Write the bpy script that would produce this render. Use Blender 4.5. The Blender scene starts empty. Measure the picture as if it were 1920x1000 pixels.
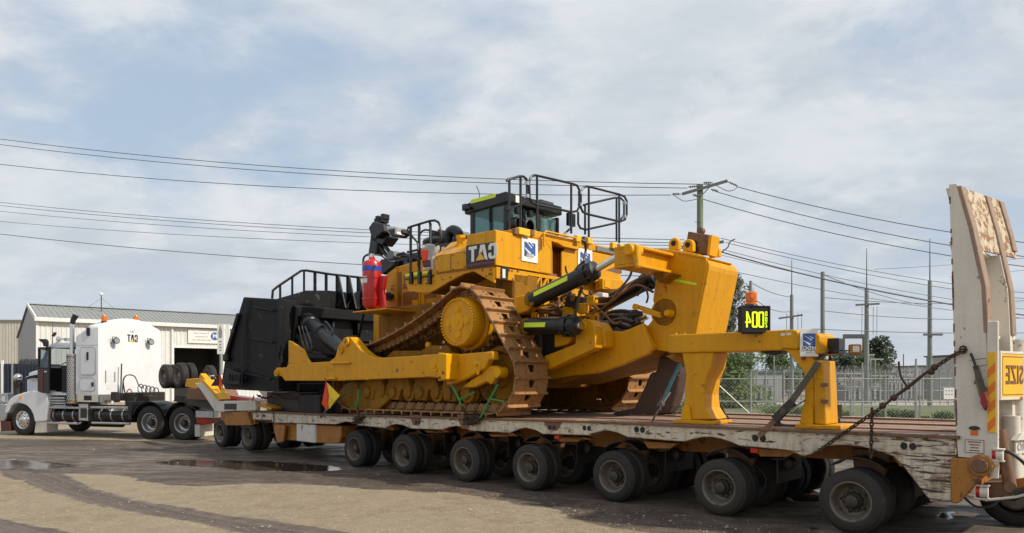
import bpy, bmesh, math, random
import numpy as np
from mathutils import Matrix, Vector
random.seed(7); np.random.seed(7)
R = math.radians
SC = bpy.context.scene
COL = SC.collection
# ------------------------------------------------------------------ camera
EYE = 1.93; FOC = 1387.0; CX = 960.0; HY = 712.0      # eye height (m); focal length, centre column and horizon row measured on the photograph
cam_d = bpy.data.cameras.new('camera'); cam = bpy.data.objects.new('camera', cam_d); COL.objects.link(cam)
cam.location = (0, 0, EYE); cam.rotation_euler = (R(90), 0, 0)
cam_d.sensor_width = 36; cam_d.lens = FOC/1920*36; cam_d.shift_y = (HY-500)/1920
cam_d.clip_start = .1; cam_d.clip_end = 4000
SC.camera = cam
# ------------------------------------------------------------------ sun, sky, exposure
SUN = Vector((.924, -.396, .90)).normalized()
sun_d = bpy.data.lights.new('sun', 'SUN'); sun_d.energy = 4.3; sun_d.angle = R(1.2); sun_d.color = (1.0, .92, .78)
sun = bpy.data.objects.new('sun', sun_d); COL.objects.link(sun)
sun.rotation_euler = SUN.to_track_quat('Z', 'Y').to_euler(); sun.location = (30, -15, 40)
SC.view_settings.view_transform = 'Standard'; SC.view_settings.look = 'None'
SC.view_settings.exposure = 0.0; SC.view_settings.gamma = 1.0; SC.view_settings.use_curve_mapping = False
SC.cycles.max_bounces = 6; SC.cycles.caustics_reflective = False; SC.cycles.caustics_refractive = False

class NT:
    """small wrapper for wiring shader nodes"""
    def __init__(s, tree):
        s.t = tree; s.n = tree.nodes; s.l = tree.links
    def add(s, kind, **kw):
        nd = s.n.new(kind)
        for k, v in kw.items(): setattr(nd, k, v)
        return nd
    def put(s, sock, v):
        if v is None: return
        if hasattr(v, 'is_linked'): s.l.new(v, sock)
        else: sock.default_value = v
    def noise(s, vec, scale, detail=4, rough=.55, dist=0.0):
        nd = s.add('ShaderNodeTexNoise'); s.put(nd.inputs['Vector'], vec)
        nd.inputs['Scale'].default_value = scale; nd.inputs['Detail'].default_value = detail
        nd.inputs['Roughness'].default_value = rough; nd.inputs['Distortion'].default_value = dist
        return nd.outputs['Fac']
    def ramp(s, fac, lo, hi, a=0.0, b=1.0):
        nd = s.add('ShaderNodeMapRange'); nd.interpolation_type = 'SMOOTHSTEP'
        s.put(nd.inputs[0], fac); nd.inputs[1].default_value = lo; nd.inputs[2].default_value = hi
        nd.inputs[3].default_value = a; nd.inputs[4].default_value = b
        return nd.outputs[0]
    def mix(s, fac, a, b, mode='MIX'):
        nd = s.add('ShaderNodeMix'); nd.data_type = 'RGBA'; nd.blend_type = mode
        s.put(nd.inputs[0], fac)
        for i, v in ((6, a), (7, b)):
            if isinstance(v, (tuple, list)): v = tuple(v)[:3] + (1,)
            s.put(nd.inputs[i], v)
        return nd.outputs[2]
    def math(s, op, a, b=0.0, c=None):
        nd = s.add('ShaderNodeMath'); nd.operation = op
        s.put(nd.inputs[0], a); s.put(nd.inputs[1], b)
        if c is not None: s.put(nd.inputs[2], c)
        return nd.outputs[0]
    def mapping(s, vec, scale=(1, 1, 1), loc=(0, 0, 0), rot=(0, 0, 0)):
        nd = s.add('ShaderNodeMapping'); s.put(nd.inputs[0], vec)
        nd.inputs['Location'].default_value = loc; nd.inputs['Rotation'].default_value = rot; nd.inputs['Scale'].default_value = scale
        return nd.outputs[0]

world = bpy.data.worlds.new('World'); SC.world = world; world.use_nodes = True
w = NT(world.node_tree); w.n.clear()
sky = w.add('ShaderNodeTexSky', sky_type='NISHITA'); sky.sun_disc = False
sky.sun_elevation = math.asin(SUN.z); sky.sun_rotation = math.atan2(SUN.x, SUN.y)
sky.air_density = 1.0; sky.dust_density = 2.0; sky.ozone_density = 1.0
geo = w.add('ShaderNodeTexCoord').outputs['Generated']
sep = w.add('ShaderNodeSeparateXYZ'); w.put(sep.inputs[0], geo)
zc = w.math('MAXIMUM', sep.outputs[2], 0.0)
den = w.math('ADD', zc, .22)
cmb = w.add('ShaderNodeCombineXYZ'); w.put(cmb.inputs[0], w.math('DIVIDE', sep.outputs[0], den)); w.put(cmb.inputs[1], w.math('DIVIDE', sep.outputs[1], den))
cv = w.mapping(cmb.outputs[0], (1, 1.0, 1), (3.1, 1.7, 0), (0, 0, R(12)))
big = w.noise(cv, 1.15, 7, .52, .35)
small = w.noise(cv, 3.4, 8, .6, .3)
shade = w.noise(w.mapping(cv, (1, 1.5, 1), (9, 4, 2)), 1.7, 6, .6)
cover = w.ramp(w.math('ADD', w.math('MULTIPLY', big, .70), w.math('MULTIPLY', small, .30)), .345, .50)
cover = w.math('MAXIMUM', cover, w.ramp(zc, .30, .02, 0.0, .93))
ccol = w.mix(w.ramp(shade, .32, .68), (5.2, 5.75, 6.35), (6.95, 7.3, 7.6))
ccol = w.mix(w.ramp(small, .50, .68, 0, .55), ccol, (7.9, 8.0, 8.2))
ccol = w.mix(w.ramp(zc, .0, .22, .60, 0.0), ccol, (5.0, 5.4, 6.2))
bluesky = w.mix(.78, sky.outputs[0], (4.7, 5.85, 7.2))
fin = w.mix(w.math('MULTIPLY', cover, .93), bluesky, ccol)
bg = w.add('ShaderNodeBackground'); w.put(bg.inputs[0], fin); bg.inputs[1].default_value = .108
wo = w.add('ShaderNodeOutputWorld'); w.l.new(bg.outputs[0], wo.inputs[0])

# ------------------------------------------------------------------ frames and measuring
class Frame:
    """a ground-level coordinate frame: x along the thing, y away to its far side, z up"""
    def __init__(s, ox, oy, dx, dy):
        n = math.hypot(dx, dy); s.o = (ox, oy); s.x = (dx/n, dy/n); s.y = (-s.x[1], s.x[0])
        s.M = Matrix(((s.x[0], s.y[0], 0, ox), (s.x[1], s.y[1], 0, oy), (0, 0, 1, 0), (0, 0, 0, 1)))
    def on_y(s, px, py, c):
        rx = (px-CX)/FOC; rz = (HY-py)/FOC
        t = (c+s.o[0]*s.y[0]+s.o[1]*s.y[1])/(rx*s.y[0]+s.y[1])
        return ((rx*t-s.o[0])*s.x[0]+(t-s.o[1])*s.x[1], EYE+rz*t)
    def on_x(s, px, py, c):
        rx = (px-CX)/FOC; rz = (HY-py)/FOC
        t = (c+s.o[0]*s.x[0]+s.o[1]*s.x[1])/(rx*s.x[0]+s.x[1])
        return ((rx*t-s.o[0])*s.y[0]+(t-s.o[1])*s.y[1], EYE+rz*t)
    def on_z(s, px, py, c):
        rx = (px-CX)/FOC; rz = (HY-py)/FOC; t = (c-EYE)/rz
        X = rx*t-s.o[0]; Y = t-s.o[1]
        return (X*s.x[0]+Y*s.x[1], X*s.y[0]+Y*s.y[1])
    def py(s, px, py, c):                      # 3D point on the plane y=c
        a, b = s.on_y(px, py, c); return (a, c, b)
    def pxp(s, px, py, c):                     # 3D point on the plane x=c
        a, b = s.on_x(px, py, c); return (c, a, b)
WF = Frame(0, 0, 1, 0)                         # world
TR = Frame(4.23, 9.25, .7387, -.674)           # low loader, bulldozer and all that stands on the deck
TK = Frame(-16.87, 25.5, .954, -.296)          # prime mover
BF = Frame(*[(70-CX)/FOC*60, 60], .786, .618)  # warehouse front wall

# ------------------------------------------------------------------ mesh builder
class MB:
    def __init__(s): s.v = []; s.f = []; s.sm = []
    def add(s, vs, fs, smooth=False, M=None):
        b = len(s.v)
        if M is not None: vs = [tuple(M @ Vector(p)) for p in vs]
        s.v += [tuple(p) for p in vs]
        for f in fs: s.f.append([b+i for i in f]); s.sm.append(smooth)
        return s
    def box(s, x0, x1, y0, y1, z0, z1, M=None):
        if x1 < x0: x0, x1 = x1, x0
        if y1 < y0: y0, y1 = y1, y0
        if z1 < z0: z0, z1 = z1, z0
        v = [(x, y, z) for z in (z0, z1) for y in (y0, y1) for x in (x0, x1)]
        return s.add(v, [(0, 2, 3, 1), (4, 5, 7, 6), (0, 1, 5, 4), (2, 6, 7, 3), (0, 4, 6, 2), (1, 3, 7, 5)], False, M)
    def prism(s, pts, a, b, axis='y', M=None):
        """pts: outline; axis y: (x,z) extruded a..b in y; axis x: (y,z); axis z: (x,y)"""
        n = len(pts)
        area = sum(pts[i][0]*pts[(i+1) % n][1]-pts[(i+1) % n][0]*pts[i][1] for i in range(n))
        P = list(pts)
        if (area < 0): P = P[::-1]
        if a > b: a, b = b, a
        if axis == 'y': v = [(p[0], a, p[1]) for p in P]+[(p[0], b, p[1]) for p in P]; flip = False
        elif axis == 'x': v = [(a, p[0], p[1]) for p in P]+[(b, p[0], p[1]) for p in P]; flip = True
        else: v = [(p[0], p[1], a) for p in P]+[(p[0], p[1], b) for p in P]; flip = True
        fs = [list(range(n)), list(range(2*n-1, n-1, -1))]+[[i, i+n, (i+1) % n+n, (i+1) % n] for i in range(n)]
        if flip: fs = [f[::-1] for f in fs]
        return s.add(v, fs, False, M)
    def lathe(s, o, axis, prof, n=20, smooth=True, M=None, caps=True):
        """prof: (distance along axis, radius)"""
        A = Vector(axis).normalized(); U = A.orthogonal().normalized(); W = A.cross(U); O = Vector(o)
        vs = []; fs = []
        for t, r in prof:
            for k in range(n):
                a = 2*math.pi*k/n; vs.append(tuple(O+A*t+(U*math.cos(a)+W*math.sin(a))*max(r, 1e-4)))
        for i in range(len(prof)-1):
            for k in range(n):
                a = i*n+k; b = i*n+(k+1) % n; fs.append((a, b, b+n, a+n))
        if caps and prof[0][1] > 1e-3: fs.append(tuple(range(n-1, -1, -1)))
        if caps and prof[-1][1] > 1e-3: fs.append(tuple(range((len(prof)-1)*n, len(prof)*n)))
        s.add(vs, fs, smooth, M)
        if smooth and caps:
            if prof[-1][1] > 1e-3: s.sm[-1] = False
            if prof[0][1] > 1e-3: s.sm[-1-(prof[-1][1] > 1e-3)] = False
        return s
    def cyl(s, p0, p1, r0, r1=None, n=14, smooth=True):
        p0 = Vector(p0); p1 = Vector(p1); L = (p1-p0).length
        if L < 1e-6: return s
        return s.lathe(p0, p1-p0, [(0, r0), (L, r0 if r1 is None else r1)], n, smooth)
    def tube(s, pts, r, n=8, closed=False):
        P = [Vector(p) for p in pts]; m = len(P); vs = []; fs = []
        prev = None
        for i in range(m):
            if closed: d = P[(i+1) % m]-P[i-1]
            else: d = P[min(i+1, m-1)]-P[max(i-1, 0)]
            d = d.normalized() if d.length > 1e-9 else Vector((0, 0, 1))
            U = d.orthogonal().normalized() if prev is None else (prev-d*prev.dot(d))
            U = U.normalized() if U.length > 1e-6 else d.orthogonal().normalized()
            prev = U; W = d.cross(U)
            rr = r[i] if isinstance(r, (list, tuple)) else r
            for k in range(n):
                a = 2*math.pi*k/n; vs.append(tuple(P[i]+(U*math.cos(a)+W*math.sin(a))*rr))
        for i in range(m if closed else m-1):
            j = (i+1) % m
            for k in range(n): fs.append((i*n+k, i*n+(k+1) % n, j*n+(k+1) % n, j*n+k))
        if not closed: fs += [tuple(range(n-1, -1, -1)), tuple(range((m-1)*n, m*n))]
        return s.add(vs, fs, True)
    def bar(s, p0, p1, wd, ht, up=(0, 0, 1)):
        """square bar between two points"""
        p0 = Vector(p0); p1 = Vector(p1); d = (p1-p0); L = d.length; d.normalize()
        S = d.cross(Vector(up)); S = S.normalized() if S.length > 1e-5 else d.orthogonal().normalized(); Z = S.cross(d)
        M = Matrix(((d.x, S.x, Z.x, p0.x), (d.y, S.y, Z.y, p0.y), (d.z, S.z, Z.z, p0.z), (0, 0, 0, 1)))
        v = [(x, y, z) for z in (-ht/2, ht/2) for y in (-wd/2, wd/2) for x in (0, L)]
        f = [(0, 2, 3, 1), (4, 5, 7, 6), (0, 1, 5, 4), (2, 6, 7, 3), (0, 4, 6, 2), (1, 3, 7, 5)]
        return s.add(v, f, False, M)
    def sphere(s, o, r, n=10, sc=(1, 1, 1)):
        pr = [(-math.cos(math.pi*i/(n//2+1)), math.sin(math.pi*i/(n//2+1))) for i in range(n//2+2)]
        M = Matrix.Translation(Vector(o)) @ Matrix.Diagonal((r*sc[0], r*sc[1], r*sc[2], 1))
        return s.lathe((0, 0, 0), (0, 0, 1), pr, n, True, M)
    def mesh(s, name, inv=None):
        me = bpy.data.meshes.new(name)
        vs = s.v if inv is None else [tuple(inv @ Vector(p)) for p in s.v]
        me.from_pydata(vs, [], s.f); me.polygons.foreach_set('use_smooth', s.sm); me.update()
        if any(s.sm): me.set_sharp_from_angle(angle=R(38))
        return me

WM = {}                                        # world matrices, by object name
def tag(o, label=None, cat=None, group=None, kind=None):
    if label: o['label'] = label
    if cat: o['category'] = cat
    if group: o['group'] = group
    if kind: o['kind'] = kind
    return o
def thing(name, label, cat, fr, loc=(0, 0, 0), rz=0, group=None):
    o = bpy.data.objects.new(name, None); COL.objects.link(o); o.empty_display_size = .3
    m = fr.M @ Matrix.Translation(Vector(loc)) @ Matrix.Rotation(rz, 4, 'Z')
    o.matrix_world = m; WM[o.name] = m.copy()
    return tag(o, label, cat, group)
def part(name, mb, mat, parent=None, fr=WF, bevel=0.0, seg=1, label=None):
    """link the collected shapes as ONE mesh object under its parent; shapes are given in frame fr"""
    if parent is None: inv = fr.M; m = Matrix.Identity(4)
    else: inv = WM[parent.name].inverted() @ fr.M; m = WM[parent.name]
    me = mb.mesh(name, inv); o = bpy.data.objects.new(name, me); COL.objects.link(o)
    me.materials.append(mat)
    if parent is not None: o.parent = parent
    WM[o.name] = m.copy()
    if bevel:
        b = o.modifiers.new('bevel', 'BEVEL'); b.width = bevel; b.segments = seg; b.limit_method = 'ANGLE'; b.angle_limit = R(40)
    if label: o['label'] = label
    return o
def solo(name, mb, mat, label, cat, fr=WF, bevel=0.0, group=None, loc=None):
    """a top-level thing that is one mesh, origin at its base"""
    W = [fr.M @ Vector(p) for p in mb.v]
    if loc is None:
        xs = [p.x for p in W]; ys = [p.y for p in W]; zs = [p.z for p in W]
        loc = Vector(((min(xs)+max(xs))/2, (min(ys)+max(ys))/2, min(zs)))
    mb.v = [tuple(p-loc) for p in W]
    me = mb.mesh(name); o = bpy.data.objects.new(name, me); COL.objects.link(o); me.materials.append(mat); o.location = loc
    WM[o.name] = Matrix.Translation(loc)
    if bevel:
        b = o.modifiers.new('bevel', 'BEVEL'); b.width = bevel; b.segments = 1; b.limit_method = 'ANGLE'; b.angle_limit = R(40)
    return tag(o, label, cat, group)
def struct(name, mb, mat, fr=WF):
    o = part(name, mb, mat, None, fr); o['kind'] = 'structure'; return o
def inst(name, me, parent, M, label=None):
    """another part that shares mesh data; M is its matrix in the parent's space"""
    o = bpy.data.objects.new(name, me); COL.objects.link(o)
    if parent is not None: o.parent = parent; o.matrix_local = M; WM[o.name] = WM[parent.name] @ M
    else: o.matrix_world = M; WM[o.name] = M.copy()
    if label: o['label'] = label
    return o
def copy_thing(root, M, label=None):
    """copy a thing with its parts and sub-parts"""
    r = root.copy(); COL.objects.link(r); r.matrix_world = M; WM[r.name] = M.copy()
    if label: r['label'] = label
    for ch in list(root.children):
        c = ch.copy(); COL.objects.link(c); c.parent = r
        for g in list(ch.children):
            d = g.copy(); COL.objects.link(d); d.parent = c
    return r

# ------------------------------------------------------------------ materials
def mat_new(name):
    m = bpy.data.materials.new(name); m.use_nodes = True
    t = NT(m.node_tree); bs = m.node_tree.nodes['Principled BSDF']
    return m, t, bs
def paint(name, col, rough=.45, metal=0.0, dirt=.25, dirtcol=(.13, .09, .055), chip=0.0, chipcol=(.10, .05, .03), scale=1.0, bump=.05, streak=True, chipscale=7.0, chipstretch=(1, 1, 1), coat=0.0, spec=.5, vary=0.0):
    m, t, bs = mat_new(name)
    oc = t.add('ShaderNodeTexCoord').outputs['Object']
    n1 = t.noise(oc, 1.6*scale, 6, .6)
    n2 = t.noise(t.mapping(oc, (5, 5, .55) if streak else (2, 2, 2)), 1.8*scale, 5, .6)
    n3 = t.noise(oc, 28*scale, 5, .65)
    c = t.mix(t.ramp(n1, .35, .7, 0, .45), tuple(col), tuple(x*.82 for x in col))
    dm = t.math('MULTIPLY', t.ramp(t.math('ADD', t.math('MULTIPLY', n2, .6), t.math('MULTIPLY', n3, .4)), .43, .68), dirt)
    c = t.mix(dm, c, dirtcol)
    if vary:
        rn = t.add('ShaderNodeObjectInfo').outputs['Random']
        c = t.mix(t.math('MULTIPLY', rn, vary), c, dirtcol)
    ro = t.math('ADD', t.math('MULTIPLY', n3, .18), rough-.08)
    if chip > 0:
        n4 = t.noise(t.mapping(oc, chipstretch), chipscale, 9, .68, .3)
        cm = t.ramp(n4, .66-chip*.22, .69-chip*.20)
        c = t.mix(cm, c, t.mix(n3, chipcol, tuple(x*2.0 for x in chipcol)))
        ro = t.math('MAXIMUM', ro, t.math('MULTIPLY', cm, .8))
    t.put(bs.inputs['Base Color'], c); t.put(bs.inputs['Roughness'], ro); bs.inputs['Metallic'].default_value = metal
    bs.inputs['Specular IOR Level'].default_value = spec
    if coat: bs.inputs['Coat Weight'].default_value = coat; bs.inputs['Coat Roughness'].default_value = .12
    if bump:
        b = t.add('ShaderNodeBump'); b.inputs['Strength'].default_value = bump; b.inputs['Distance'].default_value = .02
        t.put(b.inputs['Height'], t.math('ADD', n3, t.math('MULTIPLY', n1, 2.0))); t.put(bs.inputs['Normal'], b.outputs[0])
    return m
M = {}
M['yellow'] = paint('cat_yellow_paint', (.70, .326, .003), .44, 0, .30, (.24, .115, .02), .16, (.16, .07, .03), chipscale=6, bump=.07, spec=.28)
M['yellow2'] = paint('yellow_frame_paint', (.76, .362, .002), .42, 0, .12, (.30, .14, .01), .0, bump=.03, spec=.22)
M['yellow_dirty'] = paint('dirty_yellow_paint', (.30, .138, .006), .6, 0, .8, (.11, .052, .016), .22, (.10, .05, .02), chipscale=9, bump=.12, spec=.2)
M['shoe'] = paint('track_shoe_steel', (.43, .215, .065), .5, .15, .55, (.17, .085, .04), .40, (.13, .06, .035), chipscale=6, bump=.3, vary=.5)
M['link'] = paint('track_link_steel', (.33, .18, .07), .55, .2, .6, (.12, .065, .035), .3, (.08, .04, .025), chipscale=8, bump=.2)
M['black'] = paint('black_paint', (.007, .007, .008), .36, 0, .22, (.03, .028, .026), .0, bump=.08)
M['black_blade'] = paint('black_blade_paint', (.0055, .006, .008), .40, 0, .4, (.018, .019, .022), .22, (.05, .042, .036), chipscale=5, bump=.3, spec=.32)
M['darksteel'] = paint('dark_steel', (.05, .045, .04), .5, .5, .5, (.07, .05, .035), .2, (.06, .035, .02))
M['chrome'] = paint('chrome', (.75, .74, .72), .18, 1.0, .1, bump=.0)
M['alu'] = paint('dull_aluminium', (.52, .52, .52), .38, .8, .3, (.2, .18, .15), bump=.05)
M['white'] = paint('white_truck_paint', (.80, .81, .83), .30, 0, .10, (.50, .47, .42), .0, bump=.01, coat=.4)
M['trailer_white'] = paint('chipped_white_paint', (.68, .60, .47), .6, 0, .60, (.32, .22, .14), .46, (.07, .038, .024), chipscale=4.2, chipstretch=(1, 1, 4.2), bump=.16)
M['ramp_white'] = paint('worn_white_paint', (.70, .65, .57), .6, 0, .30, (.42, .34, .25), .20, (.13, .065, .035), chipscale=3.0, bump=.1)
def worn_side():
    m = paint('chipped_white_paint', (.68, .60, .47), .6, 0, .60, (.32, .22, .14), .46, (.07, .038, .024), chipscale=4.2, chipstretch=(1, 1, 4.2), bump=.16)
    t = NT(m.node_tree); bs = m.node_tree.nodes['Principled BSDF']; src = bs.inputs['Base Color'].links[0].from_socket
    oc = t.add('ShaderNodeTexCoord').outputs['Object']; sp = t.add('ShaderNodeSeparateXYZ'); t.put(sp.inputs[0], oc)
    rear = t.ramp(sp.outputs[0], -1.2, 1.0)
    n = t.noise(t.mapping(oc, (1.1, 1, 13)), 2.6, 8, .62, .5); k = t.math('MULTIPLY', t.ramp(n, .52, .56), rear)
    n2 = t.noise(t.mapping(oc, (1, 1, 1.6)), 2.2, 8, .7); k2 = t.math('MULTIPLY', t.ramp(n2, .50, .62), t.math('MULTIPLY', rear, .8))
    low = t.math('MULTIPLY', t.ramp(t.noise(t.mapping(oc, (6, 6, 1.2)), 2.0, 6, .7), .48, .62), t.ramp(sp.outputs[2], 1.2, .95, 0, .7))
    c = t.mix(k2, src, (.26, .15, .09)); c = t.mix(low, c, (.24, .15, .10)); c = t.mix(k, c, (.06, .036, .026)); t.put(bs.inputs['Base Color'], c)
    return m
M['trailer_white'] = worn_side()
M['ramp_strip'] = paint('dusty_brown_steel', (.34, .235, .17), .65, .1, .5, (.14, .085, .06), .2, (.08, .04, .025), bump=.2)
M['ramp_face'] = paint('rust_speckled_white_paint', (.58, .50, .37), .6, 0, .5, (.30, .17, .08), .75, (.17, .085, .035), chipscale=11, bump=.2)
M['rustbrown'] = paint('brown_rusted_steel', (.22, .115, .065), .65, .2, .5, (.10, .055, .035), .3, (.06, .03, .02), bump=.25)
M['shank'] = paint('dark_worn_shank_steel', (.085, .048, .036), .6, .2, .5, (.05, .03, .022), .25, (.13, .06, .035), bump=.25)
M['deck'] = paint('worn_timber_planks', (.34, .22, .16), .75, 0, .6, (.10, .065, .045), .2, (.06, .035, .025), chipstretch=(.3, 4, 1), bump=.3, streak=False)
M['orange'] = paint('orange_chassis_paint', (.42, .165, .022), .55, 0, .55, (.15, .075, .035), .25, (.09, .045, .025), bump=.12)
M['tyre'] = paint('tyre_rubber', (.017, .0165, .016), .75, 0, .45, (.055, .042, .032), .0, bump=.25, streak=False, vary=.55)
M['rim'] = paint('dusty_grey_rim', (.24, .22, .185), .5, .2, .8, (.12, .088, .06), .35, (.08, .05, .03), bump=.1, streak=False, vary=.6)
M['hub'] = paint('dark_hub_steel', (.07, .06, .05), .55, .5, .6, (.12, .085, .055), bump=.15, streak=False)
M['red'] = paint('red_cylinder_paint', (.50, .010, .008), .32, 0, .12, (.25, .03, .02), bump=.01, coat=.3)
M['blueband'] = paint('blue_band', (.02, .07, .42), .35, 0, .1, bump=0)
M['label'] = paint('paper_label', (.75, .74, .70), .6, 0, .15, (.4, .38, .34), bump=0)
M['grey_print'] = paint('grey_print', (.28, .28, .28), .6, 0, 0, bump=0)
M['hivis'] = paint('lime_reflective_tape', (.66, .86, .02), .35, 0, .08, (.4, .5, .05), bump=0)
M['sign_yellow'] = paint('sign_yellow', (.88, .50, .015), .4, 0, .1, (.5, .3, .05), bump=0)
M['orange_tape'] = paint('orange_reflective_tape', (.80, .20, .01), .4, 0, .1, bump=0)
M['pennant_y'] = paint('yellow_pennant_cloth', (.85, .60, .02), .7, 0, .2, (.5, .3, .05), bump=.1)
M['pennant_r'] = paint('red_pennant_cloth', (.85, .07, .02), .7, 0, .2, (.5, .05, .02), bump=.1)
M['rope_green'] = paint('green_chain_binder', (.03, .30, .07), .45, .1, .3, (.05, .12, .05), .25, (.06, .05, .03), bump=.05)
M['strap'] = paint('grey_webbing', (.10, .085, .065), .85, 0, .5, (.05, .04, .03), bump=.2)
M['strap_teal'] = paint('teal_webbing', (.03, .11, .13), .8, 0, .5, (.03, .035, .035), bump=.2)
M['chain'] = paint('rusty_chain_steel', (.085, .055, .04), .55, .6, .5, (.10, .06, .035), bump=.2)
M['hose'] = paint('brown_hydraulic_hose', (.17, .075, .028), .5, 0, .4, (.08, .045, .025), bump=.1)
M['rubber'] = paint('black_rubber_hose', (.025, .022, .02), .5, 0, .3, bump=.1)
M['maroon'] = paint('maroon_surface', (.10, .022, .018), .5, 0, .4, (.03, .02, .02), bump=.1)
M['interior'] = paint('dark_interior', (.02, .019, .019), .8, 0, .2, bump=0)
M['wallsheet'] = paint('cream_wall_cladding', (.70, .70, .68), .55, 0, .12, (.45, .42, .36), bump=.02)
M['wallgrey'] = paint('grey_side_cladding', (.30, .32, .33), .55, 0, .1, bump=.02)
M['wallbeige'] = paint('beige_cladding', (.52, .485, .43), .6, 0, .12, (.3, .27, .22), bump=.02)
M['roofsheet'] = paint('grey_roof_sheeting', (.26, .27, .265), .75, .0, .15, (.2, .2, .18), bump=.02)
M['trimwhite'] = paint('white_trim', (.78, .78, .76), .5, 0, .1, bump=0)
M['navy'] = paint('navy_container_paint', (.018, .024, .045), .55, 0, .3, (.06, .06, .07), .1, bump=.05)
M['blue'] = paint('blue_paint', (.02, .06, .35), .5, 0, .2, bump=0)
M['logo_blue'] = paint('logo_blue_print', (.035, .10, .34), .4, 0, 0, bump=0)
M['logo_navy'] = paint('logo_navy_print', (.03, .05, .13), .4, 0, 0, bump=0)
M['print_white'] = paint('white_print', (.80, .80, .78), .4, 0, .05, bump=0)
M['print_black'] = paint('black_print', (.015, .015, .016), .35, 0, .05, bump=0)
M['print_yellow'] = paint('yellow_print', (.85, .50, .02), .4, 0, 0, bump=0)
M['print_red'] = paint('maroon_print', (.25, .02, .03), .4, 0, 0, bump=0)
M['brown_print'] = paint('brown_print', (.20, .09, .04), .5, 0, .2, bump=0)
M['pole'] = paint('treated_timber_pole', (.20, .25, .165), .8, 0, .5, (.11, .10, .07), .2, (.06, .06, .04), bump=.3)
M['pole_grey'] = paint('weathered_concrete_pole', (.24, .255, .235), .8, 0, .4, (.17, .17, .15), bump=.15)
M['galv'] = paint('galvanised_steel', (.38, .39, .38), .5, .45, .3, (.25, .24, .22), bump=.03)
M['galvdark'] = paint('dark_weathered_steel', (.10, .11, .115), .55, .3, .3, bump=.03)
M['wire'] = paint('power_line_cable', (.10, .11, .12), .6, .2, 0, bump=0)
M['insul'] = paint('insulator_grey', (.20, .20, .20), .4, 0, .1, bump=0)
M['concrete'] = paint('pale_concrete', (.48, .47, .44), .85, 0, .4, (.3, .28, .25), bump=.1)
M['polycarb'] = paint('machine_grey', (.20, .21, .21), .5, .2, .3, bump=.05)
M['plasticbag'] = None
M['greenroof'] = paint('green_fascia', (.09, .22, .15), .6, 0, .1, bump=0)

def glass_mat(name, tint, rough=.03, mixf=.35):
    m, t, bs = mat_new(name)
    bs.inputs['Base Color'].default_value = (*tint, 1); bs.inputs['Roughness'].default_value = rough
    bs.inputs['Metallic'].default_value = 0.0; bs.inputs['Specular IOR Level'].default_value = .9
    tr = t.add('ShaderNodeBsdfTransparent'); tr.inputs[0].default_value = (tint[0]*1.2+.45, tint[1]*1.2+.5, tint[2]*1.2+.5, 1)
    mx = t.add('ShaderNodeMixShader'); mx.inputs[0].default_value = mixf
    t.l.new(tr.outputs[0], mx.inputs[1]); t.l.new(bs.outputs[0], mx.inputs[2])
    t.l.new(mx.outputs[0], t.n['Material Output'].inputs[0])
    return m
M['glass'] = glass_mat('cab_glass', (.20, .30, .30), .04, .36)
M['plasticbag'] = glass_mat('clear_plastic_bag', (.62, .60, .60), .2, .55)
M['mirror'] = glass_mat('window_glass', (.20, .24, .26), .04, .35)
def amber(name, col, e):
    m, t, bs = mat_new(name)
    bs.inputs['Base Color'].default_value = (*col, 1); bs.inputs['Roughness'].default_value = .2
    bs.inputs['Transmission Weight'].default_value = .25
    bs.inputs['Emission Color'].default_value = (*col, 1); bs.inputs['Emission Strength'].default_value = e
    return m
M['amber'] = amber('amber_lens', (.80, .17, .008), .05)
M['redlens'] = amber('red_lens', (.6, .02, .01), .0)
M['lcd'] = amber('lit_lime_digits', (.80, 1.0, .01), .55)
m_, t_, b_ = mat_new('leaf'); b_.inputs['Roughness'].default_value = .6
def leaf(name, c1, c2):
    m, t, bs = mat_new(name)
    oi = t.add('ShaderNodeNewGeometry').outputs['Random Per Island']
    pos = t.add('ShaderNodeTexCoord').outputs['Object']
    n = t.noise(pos, .8, 3)
    c = t.mix(t.math('ADD', t.math('MULTIPLY', oi, .6), t.math('MULTIPLY', n, .4)), c1, c2)
    t.put(bs.inputs['Base Color'], c); bs.inputs['Roughness'].default_value = .65
    bs.inputs['Subsurface Weight'].default_value = 0
    tl = t.add('ShaderNodeBsdfTranslucent'); t.put(tl.inputs[0], c)
    mx = t.add('ShaderNodeMixShader'); mx.inputs[0].default_value = .3
    t.l.new(bs.outputs[0], mx.inputs[1]); t.l.new(tl.outputs[0], mx.inputs[2]); t.l.new(mx.outputs[0], t.n['Material Output'].inputs[0])
    return m
M['leaf_dark'] = leaf('dark_foliage', (.030, .050, .030), (.085, .115, .055))
M['leaf_mid'] = leaf('mid_green_foliage', (.045, .085, .025), (.13, .19, .055))
M['leaf_light'] = leaf('light_green_foliage', (.06, .11, .03), (.20, .26, .08))
M['leaf_grey'] = leaf('grey_green_foliage', (.045, .060, .045), (.12, .135, .09))
M['bark'] = paint('tree_bark', (.13, .10, .075), .85, 0, .4, bump=.3)

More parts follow.
